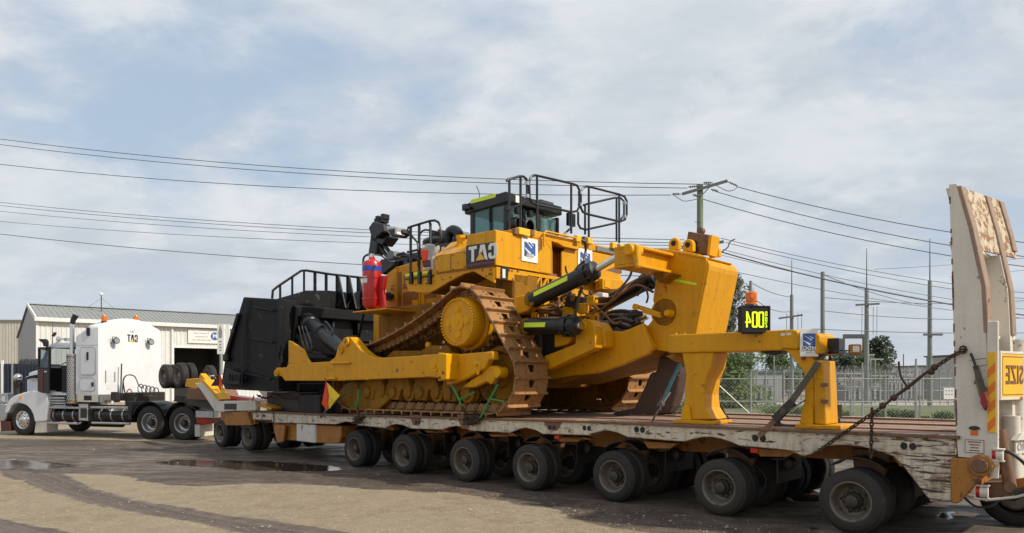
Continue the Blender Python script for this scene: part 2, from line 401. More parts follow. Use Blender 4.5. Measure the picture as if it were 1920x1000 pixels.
def text_mesh(txt, size, ext=.003, bold=.0, mirror=True, spacing=1.0, sx=1.0):
    """flat lettering in the xz plane facing -y, centred on the origin; the photograph shows all lettering reversed"""
    cu = bpy.data.curves.new('lettering', 'FONT'); cu.body = txt; cu.size = size; cu.extrude = ext; cu.offset = bold
    cu.align_x = 'CENTER'; cu.align_y = 'CENTER'; cu.space_character = spacing; cu.resolution_u = 3
    ob = bpy.data.objects.new('lettering', cu); COL.objects.link(ob)
    bpy.context.view_layer.update()
    dg = bpy.context.evaluated_depsgraph_get(); me = bpy.data.meshes.new_from_object(ob.evaluated_get(dg))
    bpy.data.objects.remove(ob); bpy.data.curves.remove(cu)
    out = MB(); k = -1 if mirror else 1
    out.v = [(k*v.co.x*sx, -v.co.z, v.co.y) for v in me.vertices]
    out.f = [list(p.vertices)[::(-1 if mirror else 1)] for p in me.polygons]; out.sm = [False]*len(out.f)
    bpy.data.meshes.remove(me)
    return out
def block_logo(h, w, th=.004, gap=.10, mirror=True):
    """squared bold capitals C A T in the xz plane facing -y, centred on the origin"""
    s_ = w*.34; c = w*.20; L = {}
    C = [(w, h*.60), (w, h-c), (w-c, h), (c, h), (0, h-c), (0, c), (c, 0), (w-c, 0), (w, c), (w, h*.40), (w-s_, h*.40), (w-s_, s_*.75), (s_, s_*.75), (s_, h-s_*.75), (w-s_, h-s_*.75), (w-s_, h*.60)]
    A_ = [(0, 0), (w*.33, h), (w*.87, h), (w*1.2, 0), (w*.86, 0), (w*.60, h*.74), (w*.34, 0)]
    T_ = [(w*.33, 0), (w*.67, 0), (w*.67, h-s_*.8), (w, h-s_*.8), (w, h), (0, h), (0, h-s_*.8), (w*.33, h-s_*.8)]
    W = w*3.2+gap*2*w; mb = MB(); x = -W/2
    for P, a in ((C, w), (A_, w*1.2), (T_, w)):
        mb.prism([((x+p[0])*(-1 if mirror else 1), p[1]-h/2) for p in P], -th, 0); x += a+gap*w
    return mb
def seg_digit(ch, h, w, th=.004):
    """heavy display digit, reversed, in the xz plane facing -y"""
    b = w*.26; mb = MB(); hw, hh = w/2, h/2
    if ch == '4':
        mb.box(-hw+b*.55, -hw+b*1.55, -th, 0, -hh, hh).box(-hw, -hw+b*.55, -th, 0, -hh*.45, -hh*.45+b).box(-hw+b*1.55, hw, -th, 0, -hh*.45, -hh*.45+b)
        mb.prism([(-hw+b*1.55, hh), (-hw+b*1.55, hh*.55), (hw-b*1.05, -hh*.45+b), (hw, -hh*.45+b)], -th, 0)
    elif ch == '0':
        c = b*.7
        O_ = [(-hw+c, -hh), (hw-c, -hh), (hw, -hh+c), (hw, hh-c), (hw-c, hh), (-hw+c, hh), (-hw, hh-c), (-hw, -hh+c)]
        I_ = [(x*(1-b/hw), z*(1-b/hh)) for x, z in O_]
        for k in range(8): j = (k+1) % 8; mb.prism([O_[k], O_[j], I_[j], I_[k]], -th, 0)
    else:
        mb.prism([(hw, hh), (-hw, hh), (-hw, hh-b), (hw-b, -hh+b), (-hw, -hh+b), (-hw, -hh), (hw, -hh), (hw, -hh+b), (-hw+b*1.2, hh-b), (hw, hh-b)], -th, 0)
    return mb
def place(mb, o, xd, zd=(0, 0, 1)):
    """move shapes built in xz facing -y: x axis -> xd, z axis -> zd"""
    X = Vector(xd).normalized(); Z = Vector(zd); Z = (Z-X*Z.dot(X)).normalized(); Y = Z.cross(X)
    m = Matrix(((X.x, Y.x, Z.x, o[0]), (X.y, Y.y, Z.y, o[1]), (X.z, Y.z, Z.z, o[2]), (0, 0, 0, 1)))
    mb.v = [tuple(m @ Vector(p)) for p in mb.v]; return mb
def arc(cx, cz, r, a0, a1, n): return [(cx+r*math.cos(R(a0+(a1-a0)*i/n)), cz+r*math.sin(R(a0+(a1-a0)*i/n))) for i in range(n+1)]
def smooth_path(pts, n=6):
    P = [Vector(p) for p in pts]; out = []
    for i in range(len(P)-1):
        a = P[max(i-1, 0)]; b = P[i]; c = P[i+1]; d = P[min(i+2, len(P)-1)]
        for k in range(n):
            t = k/n; out.append(.5*((2*b)+(c-a)*t+(2*a-5*b+4*c-d)*t*t+(3*b-a-3*c+d)*t**3))
    out.append(P[-1]); return [tuple(p) for p in out]
def chain_links(mb, pts, pitch=.07, r=.009, wl=.024):
    """interlocking oval links along a path"""
    P = [Vector(p) for p in pts]; seg = []; tot = 0
    for a, b in zip(P, P[1:]): seg.append((tot, (b-a).length, a, b)); tot += (b-a).length
    k = 0; s = 0.0
    while s < tot:
        for (t0, L, a, b) in seg:
            if t0 <= s <= t0+L+1e-9: break
        d = (b-a).normalized(); c = a+d*(s-t0)
        U = d.orthogonal().normalized(); W = d.cross(U)
        S = U if k % 2 else W
        ring = []
        for q in range(8):
            an = 2*math.pi*q/8; ring.append(c+d*(math.cos(an)*pitch*.68)+S*(math.sin(an)*wl))
        mb.tube(ring, r, 5, True); s += pitch; k += 1
    return mb

# =================================================================== GROUND
def gpt(px, py): return WF.on_z(px, py, 0)
def inside(poly, X, Y):
    r = np.zeros(X.shape, bool); n = len(poly); j = n-1
    for i in range(n):
        xi, yi = poly[i]; xj, yj = poly[j]
        c = ((yi > Y) != (yj > Y)) & (X < (xj-xi)*(Y-yi)/((yj-yi) if abs(yj-yi) > 1e-9 else 1e-9)+xi)
        r ^= c; j = i
    return r
def seg_dist(pts, X, Y, closed):
    D = np.full(X.shape, 1e9); n = len(pts)
    for i in range(n if closed else n-1):
        a = pts[i]; b = pts[(i+1) % n]; dx = b[0]-a[0]; dy = b[1]-a[1]; L = dx*dx+dy*dy+1e-12
        t = np.clip(((X-a[0])*dx+(Y-a[1])*dy)/L, 0, 1)
        D = np.minimum(D, np.hypot(X-a[0]-t*dx, Y-a[1]-t*dy))
    return D
def sdf(poly, X, Y): return np.where(inside(poly, X, Y), 1, -1)*seg_dist(poly, X, Y, True)
def sstep(x, a, b):
    t = np.clip((x-a)/(b-a), 0, 1); return t*t*(3-2*t)
def vnoise(X, Y, s, seed):
    rs = np.random.RandomState(seed); G = rs.rand(256, 256)
    x = X*s+1000; y = Y*s+1000; xi = np.floor(x).astype(int); yi = np.floor(y).astype(int); fx = x-xi; fy = y-yi
    fx = fx*fx*(3-2*fx); fy = fy*fy*(3-2*fy)
    g = lambda a, b: G[a % 256, b % 256]
    return (g(xi, yi)*(1-fx)+g(xi+1, yi)*fx)*(1-fy)+(g(xi, yi+1)*(1-fx)+g(xi+1, yi+1)*fx)*fy
def axis_vals(lo, hi, step, far, ratio=1.18):
    v = list(np.arange(lo, hi+1e-6, step)); s = step; a = hi
    while a < far: s *= ratio; a += s; v.append(a)
    s = step; a = lo
    while a > -far: s *= ratio; a -= s; v.insert(0, a)
    return np.array(v)
gx = axis_vals(-22, 12, .11, 1800); gy = axis_vals(3.5, 27, .11, 1800)
GX, GY = np.meshgrid(gx, gy)
px2 = lambda L: [gpt(*p) for p in L]
DAMP_SHADE = px2([(-500, 819), (60, 823), (400, 829), (900, 826), (1500, 815), (2300, 812), (2600, 1200), (1500, 1100), (1237, 1004), (1120, 980), (1033, 956), (938, 932), (870, 922), (700, 919), (620, 910), (474, 908), (328, 914), (255, 905), (219, 890), (124, 891), (60, 889), (0, 884), (-500, 880)])  # damp earth, with the load's cast shadow edge painted into its outline
TRACK = px2([(0, 886), (60, 886), (124, 890), (150, 904), (200, 925), (260, 940), (350, 956), (430, 968), (520, 980), (620, 993), (760, 1015), (900, 1060), (640, 1040), (500, 1010), (400, 992), (300, 976), (220, 958), (140, 938), (70, 918), (20, 900)])
TRACK2 = px2([(-200, 960), (0, 973), (60, 985), (130, 999), (230, 1030), (-200, 1100)])
P1 = px2([(-60, 862), (45, 860), (90, 865), (150, 871), (158, 874), (110, 878), (60, 881), (-60, 881)])
P2 = px2([(280, 867), (330, 861), (420, 862), (500, 864), (560, 868), (620, 873), (640, 880), (600, 883), (560, 883), (480, 883), (400, 877), (315, 873)])
P3 = px2([(1440, 926), (1505, 918), (1550, 915), (1570, 928), (1548, 942), (1500, 940)])
P4 = px2([(1500, 984), (1540, 985), (1545, 993), (1505, 991)])
P5 = px2([(1752, 962), (1785, 957), (1800, 966), (1778, 974), (1760, 972)])
P6 = px2([(560, 838), (620, 836), (650, 848), (600, 862), (560, 856)])
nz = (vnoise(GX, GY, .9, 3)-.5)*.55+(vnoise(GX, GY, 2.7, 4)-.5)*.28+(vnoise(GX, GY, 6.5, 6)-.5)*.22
damp_shade = sstep(sdf(DAMP_SHADE, GX, GY)+nz*.7, -.16, .16)
trk = np.maximum(sstep(sdf(TRACK, GX, GY)+nz*.3, -.12, .14), sstep(sdf(TRACK2, GX, GY)+nz*.3, -.12, .14))
pud = np.zeros(GX.shape)
for P in (P1, P2, P3, P4, P5): pud = np.maximum(pud, sstep(sdf(P, GX, GY)+nz*.35, -.16, .20))
hgt = (vnoise(GX, GY, .35, 8)-.5)*.05+(vnoise(GX, GY, 1.6, 9)-.5)*.018
ctr = seg_dist(px2([(60, 888), (150, 920), (260, 950), (400, 977), (560, 1003), (720, 1030)]), GX, GY, False)
hgt -= trk*.03*np.cos(np.clip(ctr*9, 0, 3.1))
near = np.exp(-((np.hypot(GX+3, GY-14)/26)**4)); hgt = hgt*near
TX = (GX-TR.o[0])*TR.x[0]+(GY-TR.o[1])*TR.x[1]; TY = (GX-TR.o[0])*TR.y[0]+(GY-TR.o[1])*TR.y[1]
KX = (GX-TK.o[0])*TK.x[0]+(GY-TK.o[1])*TK.x[1]; KY = (GX-TK.o[0])*TK.y[0]+(GY-TK.o[1])*TK.y[1]
flat = ((TX > -18) & (TX < 3) & (TY > -.6) & (TY < 5)) | ((KX > -1.5) & (KX < 8) & (KY > -.6) & (KY < 3.4))
hgt = np.where(flat, np.minimum(hgt, 0)*.3, hgt)
hgt = hgt*(1-pud)-.012*pud
ny, nx = GX.shape
verts = np.stack([GX.ravel(), GY.ravel(), hgt.ravel()], 1)
idx = np.arange(nx*ny).reshape(ny, nx)
quads = np.stack([idx[:-1, :-1].ravel(), idx[:-1, 1:].ravel(), idx[1:, 1:].ravel(), idx[1:, :-1].ravel()], 1)
me = bpy.data.meshes.new('ground'); me.vertices.add(len(verts)); me.vertices.foreach_set('co', verts.ravel())
me.loops.add(quads.size); me.loops.foreach_set('vertex_index', quads.ravel())
me.polygons.add(len(quads)); me.polygons.foreach_set('loop_start', np.arange(0, quads.size, 4)); me.polygons.foreach_set('loop_total', np.full(len(quads), 4))
me.polygons.foreach_set('use_smooth', np.ones(len(quads), bool)); me.update()
for nm, arr in (('damp_shade', damp_shade), ('rut', trk), ('pool', pud), ('lane', ctr)):
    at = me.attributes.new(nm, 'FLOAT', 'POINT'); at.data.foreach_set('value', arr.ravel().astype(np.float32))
m, t, bs = mat_new('yard_dirt')
A = {}
for nm in ('damp_shade', 'rut', 'pool', 'lane'):
    a = t.add('ShaderNodeAttribute'); a.attribute_name = nm; A[nm] = a.outputs['Fac']
oc = t.add('ShaderNodeTexCoord').outputs['Object']
fine = t.noise(oc, 38, 6, .75); mid = t.noise(oc, 3.1, 7, .62, .4); bigm = t.noise(oc, .42, 5, .55, .5)
str_ = t.noise(t.mapping(oc, (.55, 1.6, 1), rot=(0, 0, R(18))), 1.3, 7, .66, .7)
vor = t.add('ShaderNodeTexVoronoi'); t.put(vor.inputs['Vector'], oc); vor.inputs['Scale'].default_value = 38
stone = t.ramp(vor.outputs['Distance'], .10, .34, 1, 0)
dry = t.mix(t.ramp(mid, .35, .68), (.36, .287, .190), (.245, .187, .124))
dry = t.mix(t.ramp(bigm, .38, .66, 0, .6), dry, (.36, .30, .215))
dry = t.mix(t.ramp(fine, .42, .64, 0, .62), dry, (.19, .14, .088))
grain = t.noise(oc, 15, 3, .85)
dry = t.mix(t.ramp(grain, .50, .68, 0, .55), dry, (.23, .17, .11))
dry = t.mix(t.ramp(grain, .48, .32, 0, .5), dry, (.50, .43, .31))
dry = t.mix(t.ramp(str_, .48, .62, 0, .35), dry, (.32, .235, .165))
dry = t.mix(t.math('MULTIPLY', stone, t.ramp(fine, .52, .62, 0, .55)), dry, (.50, .45, .37))
wet_shade = t.mix(t.ramp(mid, .38, .64), (.072, .052, .041), (.140, .105, .078))  # wet earth colour that also paints the shadow zone beside the trailer
wet_shade = t.mix(t.ramp(str_, .44, .64, 0, .75), wet_shade, (.20, .155, .115))
wet_shade = t.mix(t.ramp(bigm, .45, .62, 0, .65), wet_shade, (.055, .040, .030))
wet_shade = t.mix(t.ramp(t.noise(oc, 6.5, 6, .75), .52, .68, 0, .6), wet_shade, (.21, .165, .125))
wet_shade = t.mix(t.math('MULTIPLY', stone, t.ramp(fine, .55, .64, 0, .5)), wet_shade, (.30, .26, .21))
dmask = t.ramp(t.math('ADD', A['damp_shade'], t.math('MULTIPLY', t.math('SUBTRACT', fine, .5), .5)), .35, .65)
c = t.mix(dmask, dry, wet_shade)
rutc = t.mix(t.ramp(mid, .4, .62), (.118, .090, .075), (.080, .060, .048))
rutc = t.mix(t.ramp(fine, .5, .7, 0, .5), rutc, (.22, .175, .14))
cl = t.add('ShaderNodeCombineXYZ'); t.put(cl.inputs[0], t.math('MULTIPLY', A['lane'], 9.0)); t.put(cl.inputs[1], t.math('MULTIPLY', mid, .8))
ln = t.noise(cl.outputs[0], 1.0, 5, .7)
rutc = t.mix(t.ramp(ln, .40, .62, 0, .8), rutc, (.20, .16, .135))
rm = t.ramp(t.math('ADD', A['rut'], t.math('MULTIPLY', t.math('SUBTRACT', mid, .5), .9)), .3, .75)
c = t.mix(rm, c, rutc)
pm = t.ramp(t.math('ADD', t.math('ADD', A['pool'], t.math('MULTIPLY', t.math('SUBTRACT', mid, .5), 1.1)), t.math('MULTIPLY', t.math('SUBTRACT', fine, .5), .5)), .40, .62)
c = t.mix(pm, c, (.075, .055, .040))
ro = t.math('SUBTRACT', .93, t.math('MULTIPLY', dmask, t.ramp(str_, .38, .62, .12, .50)))
ro = t.math('MULTIPLY', ro, t.math('SUBTRACT', 1.0, t.math('MULTIPLY', pm, .975)))
t.put(bs.inputs['Base Color'], c); t.put(bs.inputs['Roughness'], ro)
bs.inputs['Specular IOR Level'].default_value = .5
hh = t.math('ADD', t.math('ADD', t.math('MULTIPLY', fine, .9), t.math('MULTIPLY', mid, 1.0)), t.math('MULTIPLY', stone, .25))
hh = t.math('MULTIPLY', hh, t.math('SUBTRACT', 1.0, t.math('MULTIPLY', pm, .985)))
b = t.add('ShaderNodeBump'); b.inputs['Distance'].default_value = .035; b.inputs['Strength'].default_value = .75
t.put(b.inputs['Height'], hh); t.put(bs.inputs['Normal'], b.outputs[0])
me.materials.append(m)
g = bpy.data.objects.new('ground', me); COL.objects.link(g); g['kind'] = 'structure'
# loose stones
mb = MB(); rs = random.Random(5)
for i in range(2600):
    px = rs.uniform(-60, 1950); py = 826+190*rs.random()**.8; X, Y = gpt(px, py)
    tx = (X-TR.o[0])*TR.x[0]+(Y-TR.o[1])*TR.x[1]; ty = (X-TR.o[0])*TR.y[0]+(Y-TR.o[1])*TR.y[1]
    if ty > -.1 and tx < 3: continue
    r = rs.uniform(.006, .016)*(2.0 if rs.random() < .05 else 1)
    b0 = len(mb.v); q = rs.uniform(0, 6)
    for k in range(4): mb.v.append((X+r*math.cos(q+k*1.57)*rs.uniform(.8, 1.3), Y+r*math.sin(q+k*1.57)*rs.uniform(.8, 1.3), .004))
    mb.v.append((X+r*.2, Y, .004+r*.8)); 
    for k in range(4): mb.f.append([b0+k, b0+(k+1) % 4, b0+4]); mb.sm.append(False)
M['stone'] = paint('loose_stone', (.34, .29, .23), .8, 0, .4, scale=.5, bump=0)
o = part('gravel', mb, M['stone']); o['kind'] = 'stuff'
# lawn behind the fence and strips of kerb
def strip(name, L, z, mat):
    mb = MB(); P = [WF.on_z(a, b, 0) for a, b in L]
    mb.prism(P, z-.05, z, 'z'); return struct(name, mb, mat)
m, t, bs = mat_new('lawn'); oc = t.add('ShaderNodeTexCoord').outputs['Object']
n = t.noise(oc, 1.5, 6, .7); t.put(bs.inputs['Base Color'], t.mix(t.ramp(n, .35, .65), (.085, .105, .04), (.17, .165, .085))); bs.inputs['Roughness'].default_value = .9; M['lawn'] = m
def wquad(x0, y0, x1, y1): return [(x0, y0), (x1, y0), (x1, y1), (x0, y1)]
mb = MB(); mb.prism(wquad(5, 34, 46, 54), -.02, .03, 'z'); struct('lawn', mb, M['lawn'])
mb = MB(); mb.prism(wquad(3, 55, 70, 64), -.02, .035, 'z'); struct('service_road', mb, M['concrete'])

# =================================================================== FOLIAGE
def leaves(mb, c, rad, n, size, rs, flat=.0):
    """leaf-sized faces spread through a volume"""
    for _ in range(n):
        while True:
            p = Vector((rs.uniform(-1, 1), rs.uniform(-1, 1), rs.uniform(-1, 1)))
            if p.length <= 1: break
        if rs.random() < .65: p = p.normalized()*rs.uniform(.75, 1.05)
        q = Vector((c[0]+p.x*rad[0], c[1]+p.y*rad[1], c[2]+p.z*rad[2]))
        u = Vector((rs.gauss(0, 1), rs.gauss(0, 1), rs.gauss(0, 1))).normalized(); v = u.orthogonal().normalized()
        s = size*rs.uniform(.6, 1.4); b = len(mb.v)
        mb.v += [tuple(q-u*s), tuple(q+v*s*.55), tuple(q+u*s), tuple(q-v*s*.55)]; mb.f.append([b, b+1, b+2, b+3]); mb.sm.append(False)
def tree(px, pyb, dist, wpx, top, mat, seed, label, clumps=16, fill=230, trunk=True, group=None, bottom=.25, cat='tree'):
    """px: centre column, dist: metres, wpx: crown width in photo px, top: photo row of the crown top"""
    rs = random.Random(seed); X = (px-CX)/FOC*dist; H = EYE+(HY-top)/FOC*dist; W = wpx/FOC*dist/2
    fr = Frame(X, dist, 1, 0)
    t = thing('tree', label, cat, fr, group=group)
    tb = MB(); hb = H*bottom
    tb.tube([(0, 0, -.1), (.03*H, 0, H*.3), (0, .02*H, H*.6), (.02*H, 0, H*.85)], [H*.022, H*.017, H*.012, H*.005], 7)
    cr = MB()
    for k in range(clumps):
        f = (k+.5)/clumps; z = hb+(H-hb)*f; ww = W*(math.sin(math.pi*min(1, .18+.82*(1-f)**.8))**.6)*rs.uniform(.55, 1.0)
        a = rs.uniform(0, 6.28); d = ww*rs.uniform(.15, .62); cx, cy = d*math.cos(a), d*math.sin(a)
        r = max(W*.34, ww*.60)*rs.uniform(.75, 1.15)
        tb.tube([(0, 0, z*.72), (cx*.5, cy*.5, z*.85), (cx, cy, z)], [H*.007, H*.004, H*.002], 5)
        leaves(cr, (cx, cy, z-r*.25), (r, r, r*.8), int(fill*1.5), max(.07, .0042*dist*.55), rs)
    for k in range(4):
        a = rs.uniform(0, 6.28); leaves(cr, (W*.45*math.cos(a), W*.45*math.sin(a), hb+(H-hb)*.12), (W*.5, W*.5, (H-hb)*.2), int(fill), max(.07, .0042*dist*.55), rs)
    part('trunk', tb, M['bark'], t, fr); part('crown', cr, M[mat], t, fr)
    return t
# =================================================================== BACKGROUND RIGHT: trees, fences, substation
tree(1352, 0, 62, 130, 508, 'leaf_grey', 11, 'tall grey green tree rising behind the ripper beside the lit number board', 20, 420)
tree(1375, 0, 50, 150, 648, 'leaf_light', 12, 'low bright green bushy tree behind the left leg of the yellow stand', 12, 330, bottom=.1)
tree(1462, 0, 75, 120, 660, 'leaf_mid', 13, 'small green tree seen under the middle of the yellow stand beam', 10, 220)
tree(1524, 0, 85, 130, 648, 'leaf_dark', 14, 'dark tree partly behind the right leg of the yellow stand', 10, 220)
tree(1585, 0, 88, 90, 664, 'leaf_dark', 15, 'dark round tree just right of the right leg of the yellow stand', 9, 220)
tree(1618, 0, 92, 100, 664, 'leaf_mid', 16, 'mid green tree in front of the tall dark pine', 9, 200)
tree(1648, 0, 96, 92, 636, 'leaf_dark', 17, 'tall dark pine shaped tree left of the third grey mast', 13, 220)
tree(1732, 0, 130, 60, 690, 'leaf_dark', 18, 'distant low dark tree beside the ramp', 8, 160)
tree(1905, 0, 40, 46, 742, 'leaf_light', 19, 'bright green shrub beyond the ramps at the right edge', 8, 120, bottom=.05)
def bush(px, dist, wpx, top, seed, label, mat='leaf_mid', spiky=False):
    rs = random.Random(seed); X = (px-CX)/FOC*dist; H = EYE+(HY-top)/FOC*dist; W = wpx/FOC*dist/2
    fr = Frame(X, dist, 1, 0); t = thing('bush', label, 'bush', fr); f = MB(); s = MB()
    if spiky:
        for k in range(150):
            a = rs.uniform(0, 6.28); e = rs.uniform(.3, 1.45); L = H*rs.uniform(.7, 1.1); d = Vector((math.cos(a)*math.cos(e), math.sin(a)*math.cos(e), math.sin(e)))
            o0 = Vector((rs.uniform(-.55, .55)*W, rs.uniform(-.4, .4)*W, 0)); sd = d.cross(Vector((0, 0, 1))).normalized()*.022
            b = len(f.v); mid_ = o0+d*L*.6; end = o0+d*L+Vector((0, 0, -L*.15))
            f.v += [tuple(o0-sd), tuple(o0+sd), tuple(mid_+sd), tuple(mid_-sd), tuple(end)]
            f.f += [[b, b+1, b+2, b+3], [b+3, b+2, b+4]]; f.sm += [False, False]
    else:
        for k in range(7): leaves(f, (rs.uniform(-.6, .6)*W, rs.uniform(-.4, .4)*W, H*rs.uniform(.35, .62)), (W*.5, W*.5, H*.36), 150, .05, rs)
    for k in range(5): s.tube([(rs.uniform(-.2, .2)*W, 0, 0), (rs.uniform(-.5, .5)*W, rs.uniform(-.3, .3)*W, H*.6)], .02, 4)
    part('foliage', f, M[mat], t, fr); part('stem', s, M['bark'], t, fr)
for i, (px, d, wp, tp, sp, lb) in enumerate([
        (1452, 36, 78, 752, 0, 'rounded green bush behind the fence left of the webbing ratchet'), (1500, 36, 48, 757, 0, 'rounded green bush left of the right leg of the yellow stand'),
        (1580, 35.5, 52, 762, 1, 'spiky strap leaved plant just right of the yellow stand leg'), (1648, 36, 34, 768, 0, 'small round bush behind the rusty chain'),
        (1674, 36.5, 34, 765, 0, 'small round bush second to the right of the chain'), (1703, 36, 34, 766, 0, 'small dark round bush in the middle of the lawn strip'),
        (1732, 36, 26, 778, 1, 'tiny spiky plant between the round bushes'), (1768, 36, 52, 764, 1, 'wide spiky plant beside the ramp edge'),
        (1288, 38, 50, 742, 0, 'leafy bush seen between the shank and the left leg of the yellow stand')]):
    bush(px, d, wp, tp, 40+i, lb, 'leaf_mid' if i % 2 else 'leaf_light', bool(sp))

def chain_wire(p0, p1, z0, z1, pitch, r=.0035):
    """diamond mesh wire between two points"""
    mb = MB(); A = Vector((p0[0], p0[1], 0)); B = Vector((p1[0], p1[1], 0)); L = (B-A).length; d = (B-A)/L; h = z1-z0
    sd = Vector((-d.y, d.x, 0))*r; n = int((L+h)/pitch)
    for s in (1, -1):
        for k in range(-1, n+1):
            x0 = k*pitch if s > 0 else k*pitch; za, zb = (z0, z1); xa, xb = (x0-h, x0) if s > 0 else (x0, x0-h)
            # clip to 0..L
            if max(xa, xb) < 0 or min(xa, xb) > L: continue
            def zi(x): return za+(zb-za)*(x-xa)/(xb-xa)
            x_lo, x_hi = max(0, min(xa, xb)), min(L, max(xa, xb))
            p = A+d*x_lo+Vector((0, 0, zi(x_lo))); q = A+d*x_hi+Vector((0, 0, zi(x_hi))); b = len(mb.v); off = Vector((0, 0, r*1.3))
            o2 = sd*(1 if s > 0 else -1)
            mb.v += [tuple(p-off+o2), tuple(q-off+o2), tuple(q+off+o2), tuple(p+off+o2)]; mb.f.append([b, b+1, b+2, b+3]); mb.sm.append(False)
    return mb
def wire_fence(name, label, pA, pB, hgt_, posts, rail_z, pitch, barb, postr=.035, r=.0035, brace=None, arm=(.0, .35)):
    fr = WF; A = Vector((*pA, 0)); B = Vector((*pB, 0)); d = (B-A); L = d.length; d = d/L; nrm = Vector((d.y, -d.x, 0))
    t = thing(name, label, 'fence', Frame(pA[0], pA[1], d.x, d.y))
    po = chain_wire(pA, pB, .05, hgt_, pitch, r); o = part('wire_mesh', po, M['galv'], t, WF); o['kind'] = 'stuff'
    for zr in rail_z: part('rail', MB().tube([tuple(A+Vector((0, 0, zr))), tuple(B+Vector((0, 0, zr)))], .024, 6), M['galv'], t, WF)
    for k in range(posts):
        p = A+d*L*k/(posts-1); mb = MB().cyl(tuple(p), tuple(p+Vector((0, 0, hgt_+.05))), postr, n=8)
        if barb: mb.tube([tuple(p+Vector((0, 0, hgt_))), tuple(p+Vector((0, 0, hgt_+arm[1]))+nrm*arm[0])], postr*.6, 5)
        part('post', mb, M['galv'], t, WF)
    for k in range(barb):
        f = (k+1)/barb
        part('barbed_wire', MB().tube([tuple(A+nrm*arm[0]*f+Vector((0, 0, hgt_+arm[1]*f))), tuple(B+nrm*arm[0]*f+Vector((0, 0, hgt_+arm[1]*f)))], .006, 4), M['galv'], t, WF)
    for (x0, z0, x1, z1) in (brace or []):
        part('brace', MB().tube([tuple(A+d*x0+Vector((0, 0, z0))), tuple(A+d*x1+Vector((0, 0, z1)))], .028, 6), M['galv'], t, WF)
    return t
pA = WF.on_z(1225, 793, 0); pB = WF.on_z(1990, 798, 0); Lf = math.dist(pA, pB)
fl = lambda px: (px-1225)/(1990-1225)*Lf
wire_fence('chain_link_fence', 'near galvanised chain link fence with barbed wire behind the trailer deck', pA, pB, 2.0, 13, (.97, 1.96), .15, 3, .038, .004, brace=[(fl(1341), 1.95, fl(1432), .05)])
pA2 = (pA[0]-1, 54); pB2 = (44, 57)
wire_fence('security_fence', 'farther tall security fence with a row of cranked posts round the substation', pA2, pB2, 2.6, 58, (.25, 1.1, 2.55), .30, 5, .05, .008, arm=(.35, .35))
# substation yard: switch frames, bays and a white hut
def bay(px, dist, wpx, top, seed, label):
    rs = random.Random(seed); X = (px-CX)/FOC*dist; H = EYE+(HY-top)/FOC*dist; W = wpx/FOC*dist
    fr = Frame(X, dist, 1, .15); t = thing('switch_frame', label, 'substation equipment', fr, group=None)
    for s in (-.5, .5):
        part('column', MB().box(s*W-.08, s*W+.08, -.08, .08, 0, H), M['galv'], t, fr)
    part('crossbeam', MB().box(-W/2-.3, W/2+.3, -.1, .1, H-.22, H-.05), M['galv'], t, fr)
    for k in range(5):
        x = -W/2+W*(k+.5)/5
        part('insulator', MB().lathe((x, 0, H-.05), (0, 0, 1), [(0, .05), (.06, .11), (.1, .05), (.16, .11), (.2, .05), (.26, .11), (.3, .04), (.5, .03)], 8), M['insul'], t, fr)
    mb = MB(); 
    for k in range(4): x = -W/2+W*rs.random(); mb.box(x, x+.5, -.3, .3, 0, rs.uniform(.8, 1.7))
    part('cabinet', MB().box(-W*.3, -W*.3+.9, -.4, .4, 0, 1.6), M['galv'], t, fr)
    part('switch_tank', MB().box(W*.1, W*.1+.7, -.35, .35, .4, 1.9).box(W*.1+.05, W*.1+.15, -.3, .3, 0, .4).box(W*.1+.55, W*.1+.65, -.3, .3, 0, .4), M['polycarb'], t, fr)
for i, (px, d, wp, tp, lb) in enumerate([(1250, 74, 70, 705, 'low switch frame behind the shank'), (1370, 70, 70, 700, 'grey switch frame left of the webbing ratchet'), (1450, 78, 70, 706, 'grey switch frame under the middle of the stand beam'),
                                     (1590, 72, 62, 698, 'grey switch frame just right of the yellow stand'), (1655, 76, 60, 702, 'grey switch frame below the pine tree'), (1710, 70, 44, 700, 'grey switch frame left of the white hut')]):
    bay(px, d, wp, tp, i, lb)
def hut(px0, px1, dist, top, label, mat, name='transformer_hut', dy=4.0, door=True):
    x0 = (px0-CX)/FOC*dist; x1 = (px1-CX)/FOC*dist; H = EYE+(HY-top)/FOC*dist; fr = Frame(x0, dist, 1, .12); W = x1-x0
    t = thing(name, label, 'building', fr)
    part('wall', MB().box(0, W, 0, dy, 0, H), mat, t, fr, .02)
    part('roof', MB().box(-.15, W+.15, -.15, dy+.15, H, H+.14), M['galvdark'], t, fr)
    if door:
        k = max(2, int(W/1.3))
        for i in range(k): part('door', MB().box(W*(i+.2)/k, W*(i+.8)/k, -.05, -.003, .05, H*.78), M['galv'], t, fr, .01)
hut(1400, 1470, 66, 699, 'pale low equipment hut under the middle of the yellow stand', M['wallgrey'])
hut(1724, 1795, 74, 688, 'white two storey substation hut beside the ramp', M['trimwhite'])
hut(1790, 1990, 70, 668, 'far building with a green fascia beyond the oversize board', M['concrete'], 'site_office')
hut(1262, 1320, 68, 700, 'grey equipment hut behind the left leg of the yellow stand', M['galv'])
hut(1565, 1625, 84, 703, 'long low concrete hut below the far trees', M['wallgrey'])
rsy = random.Random(31)
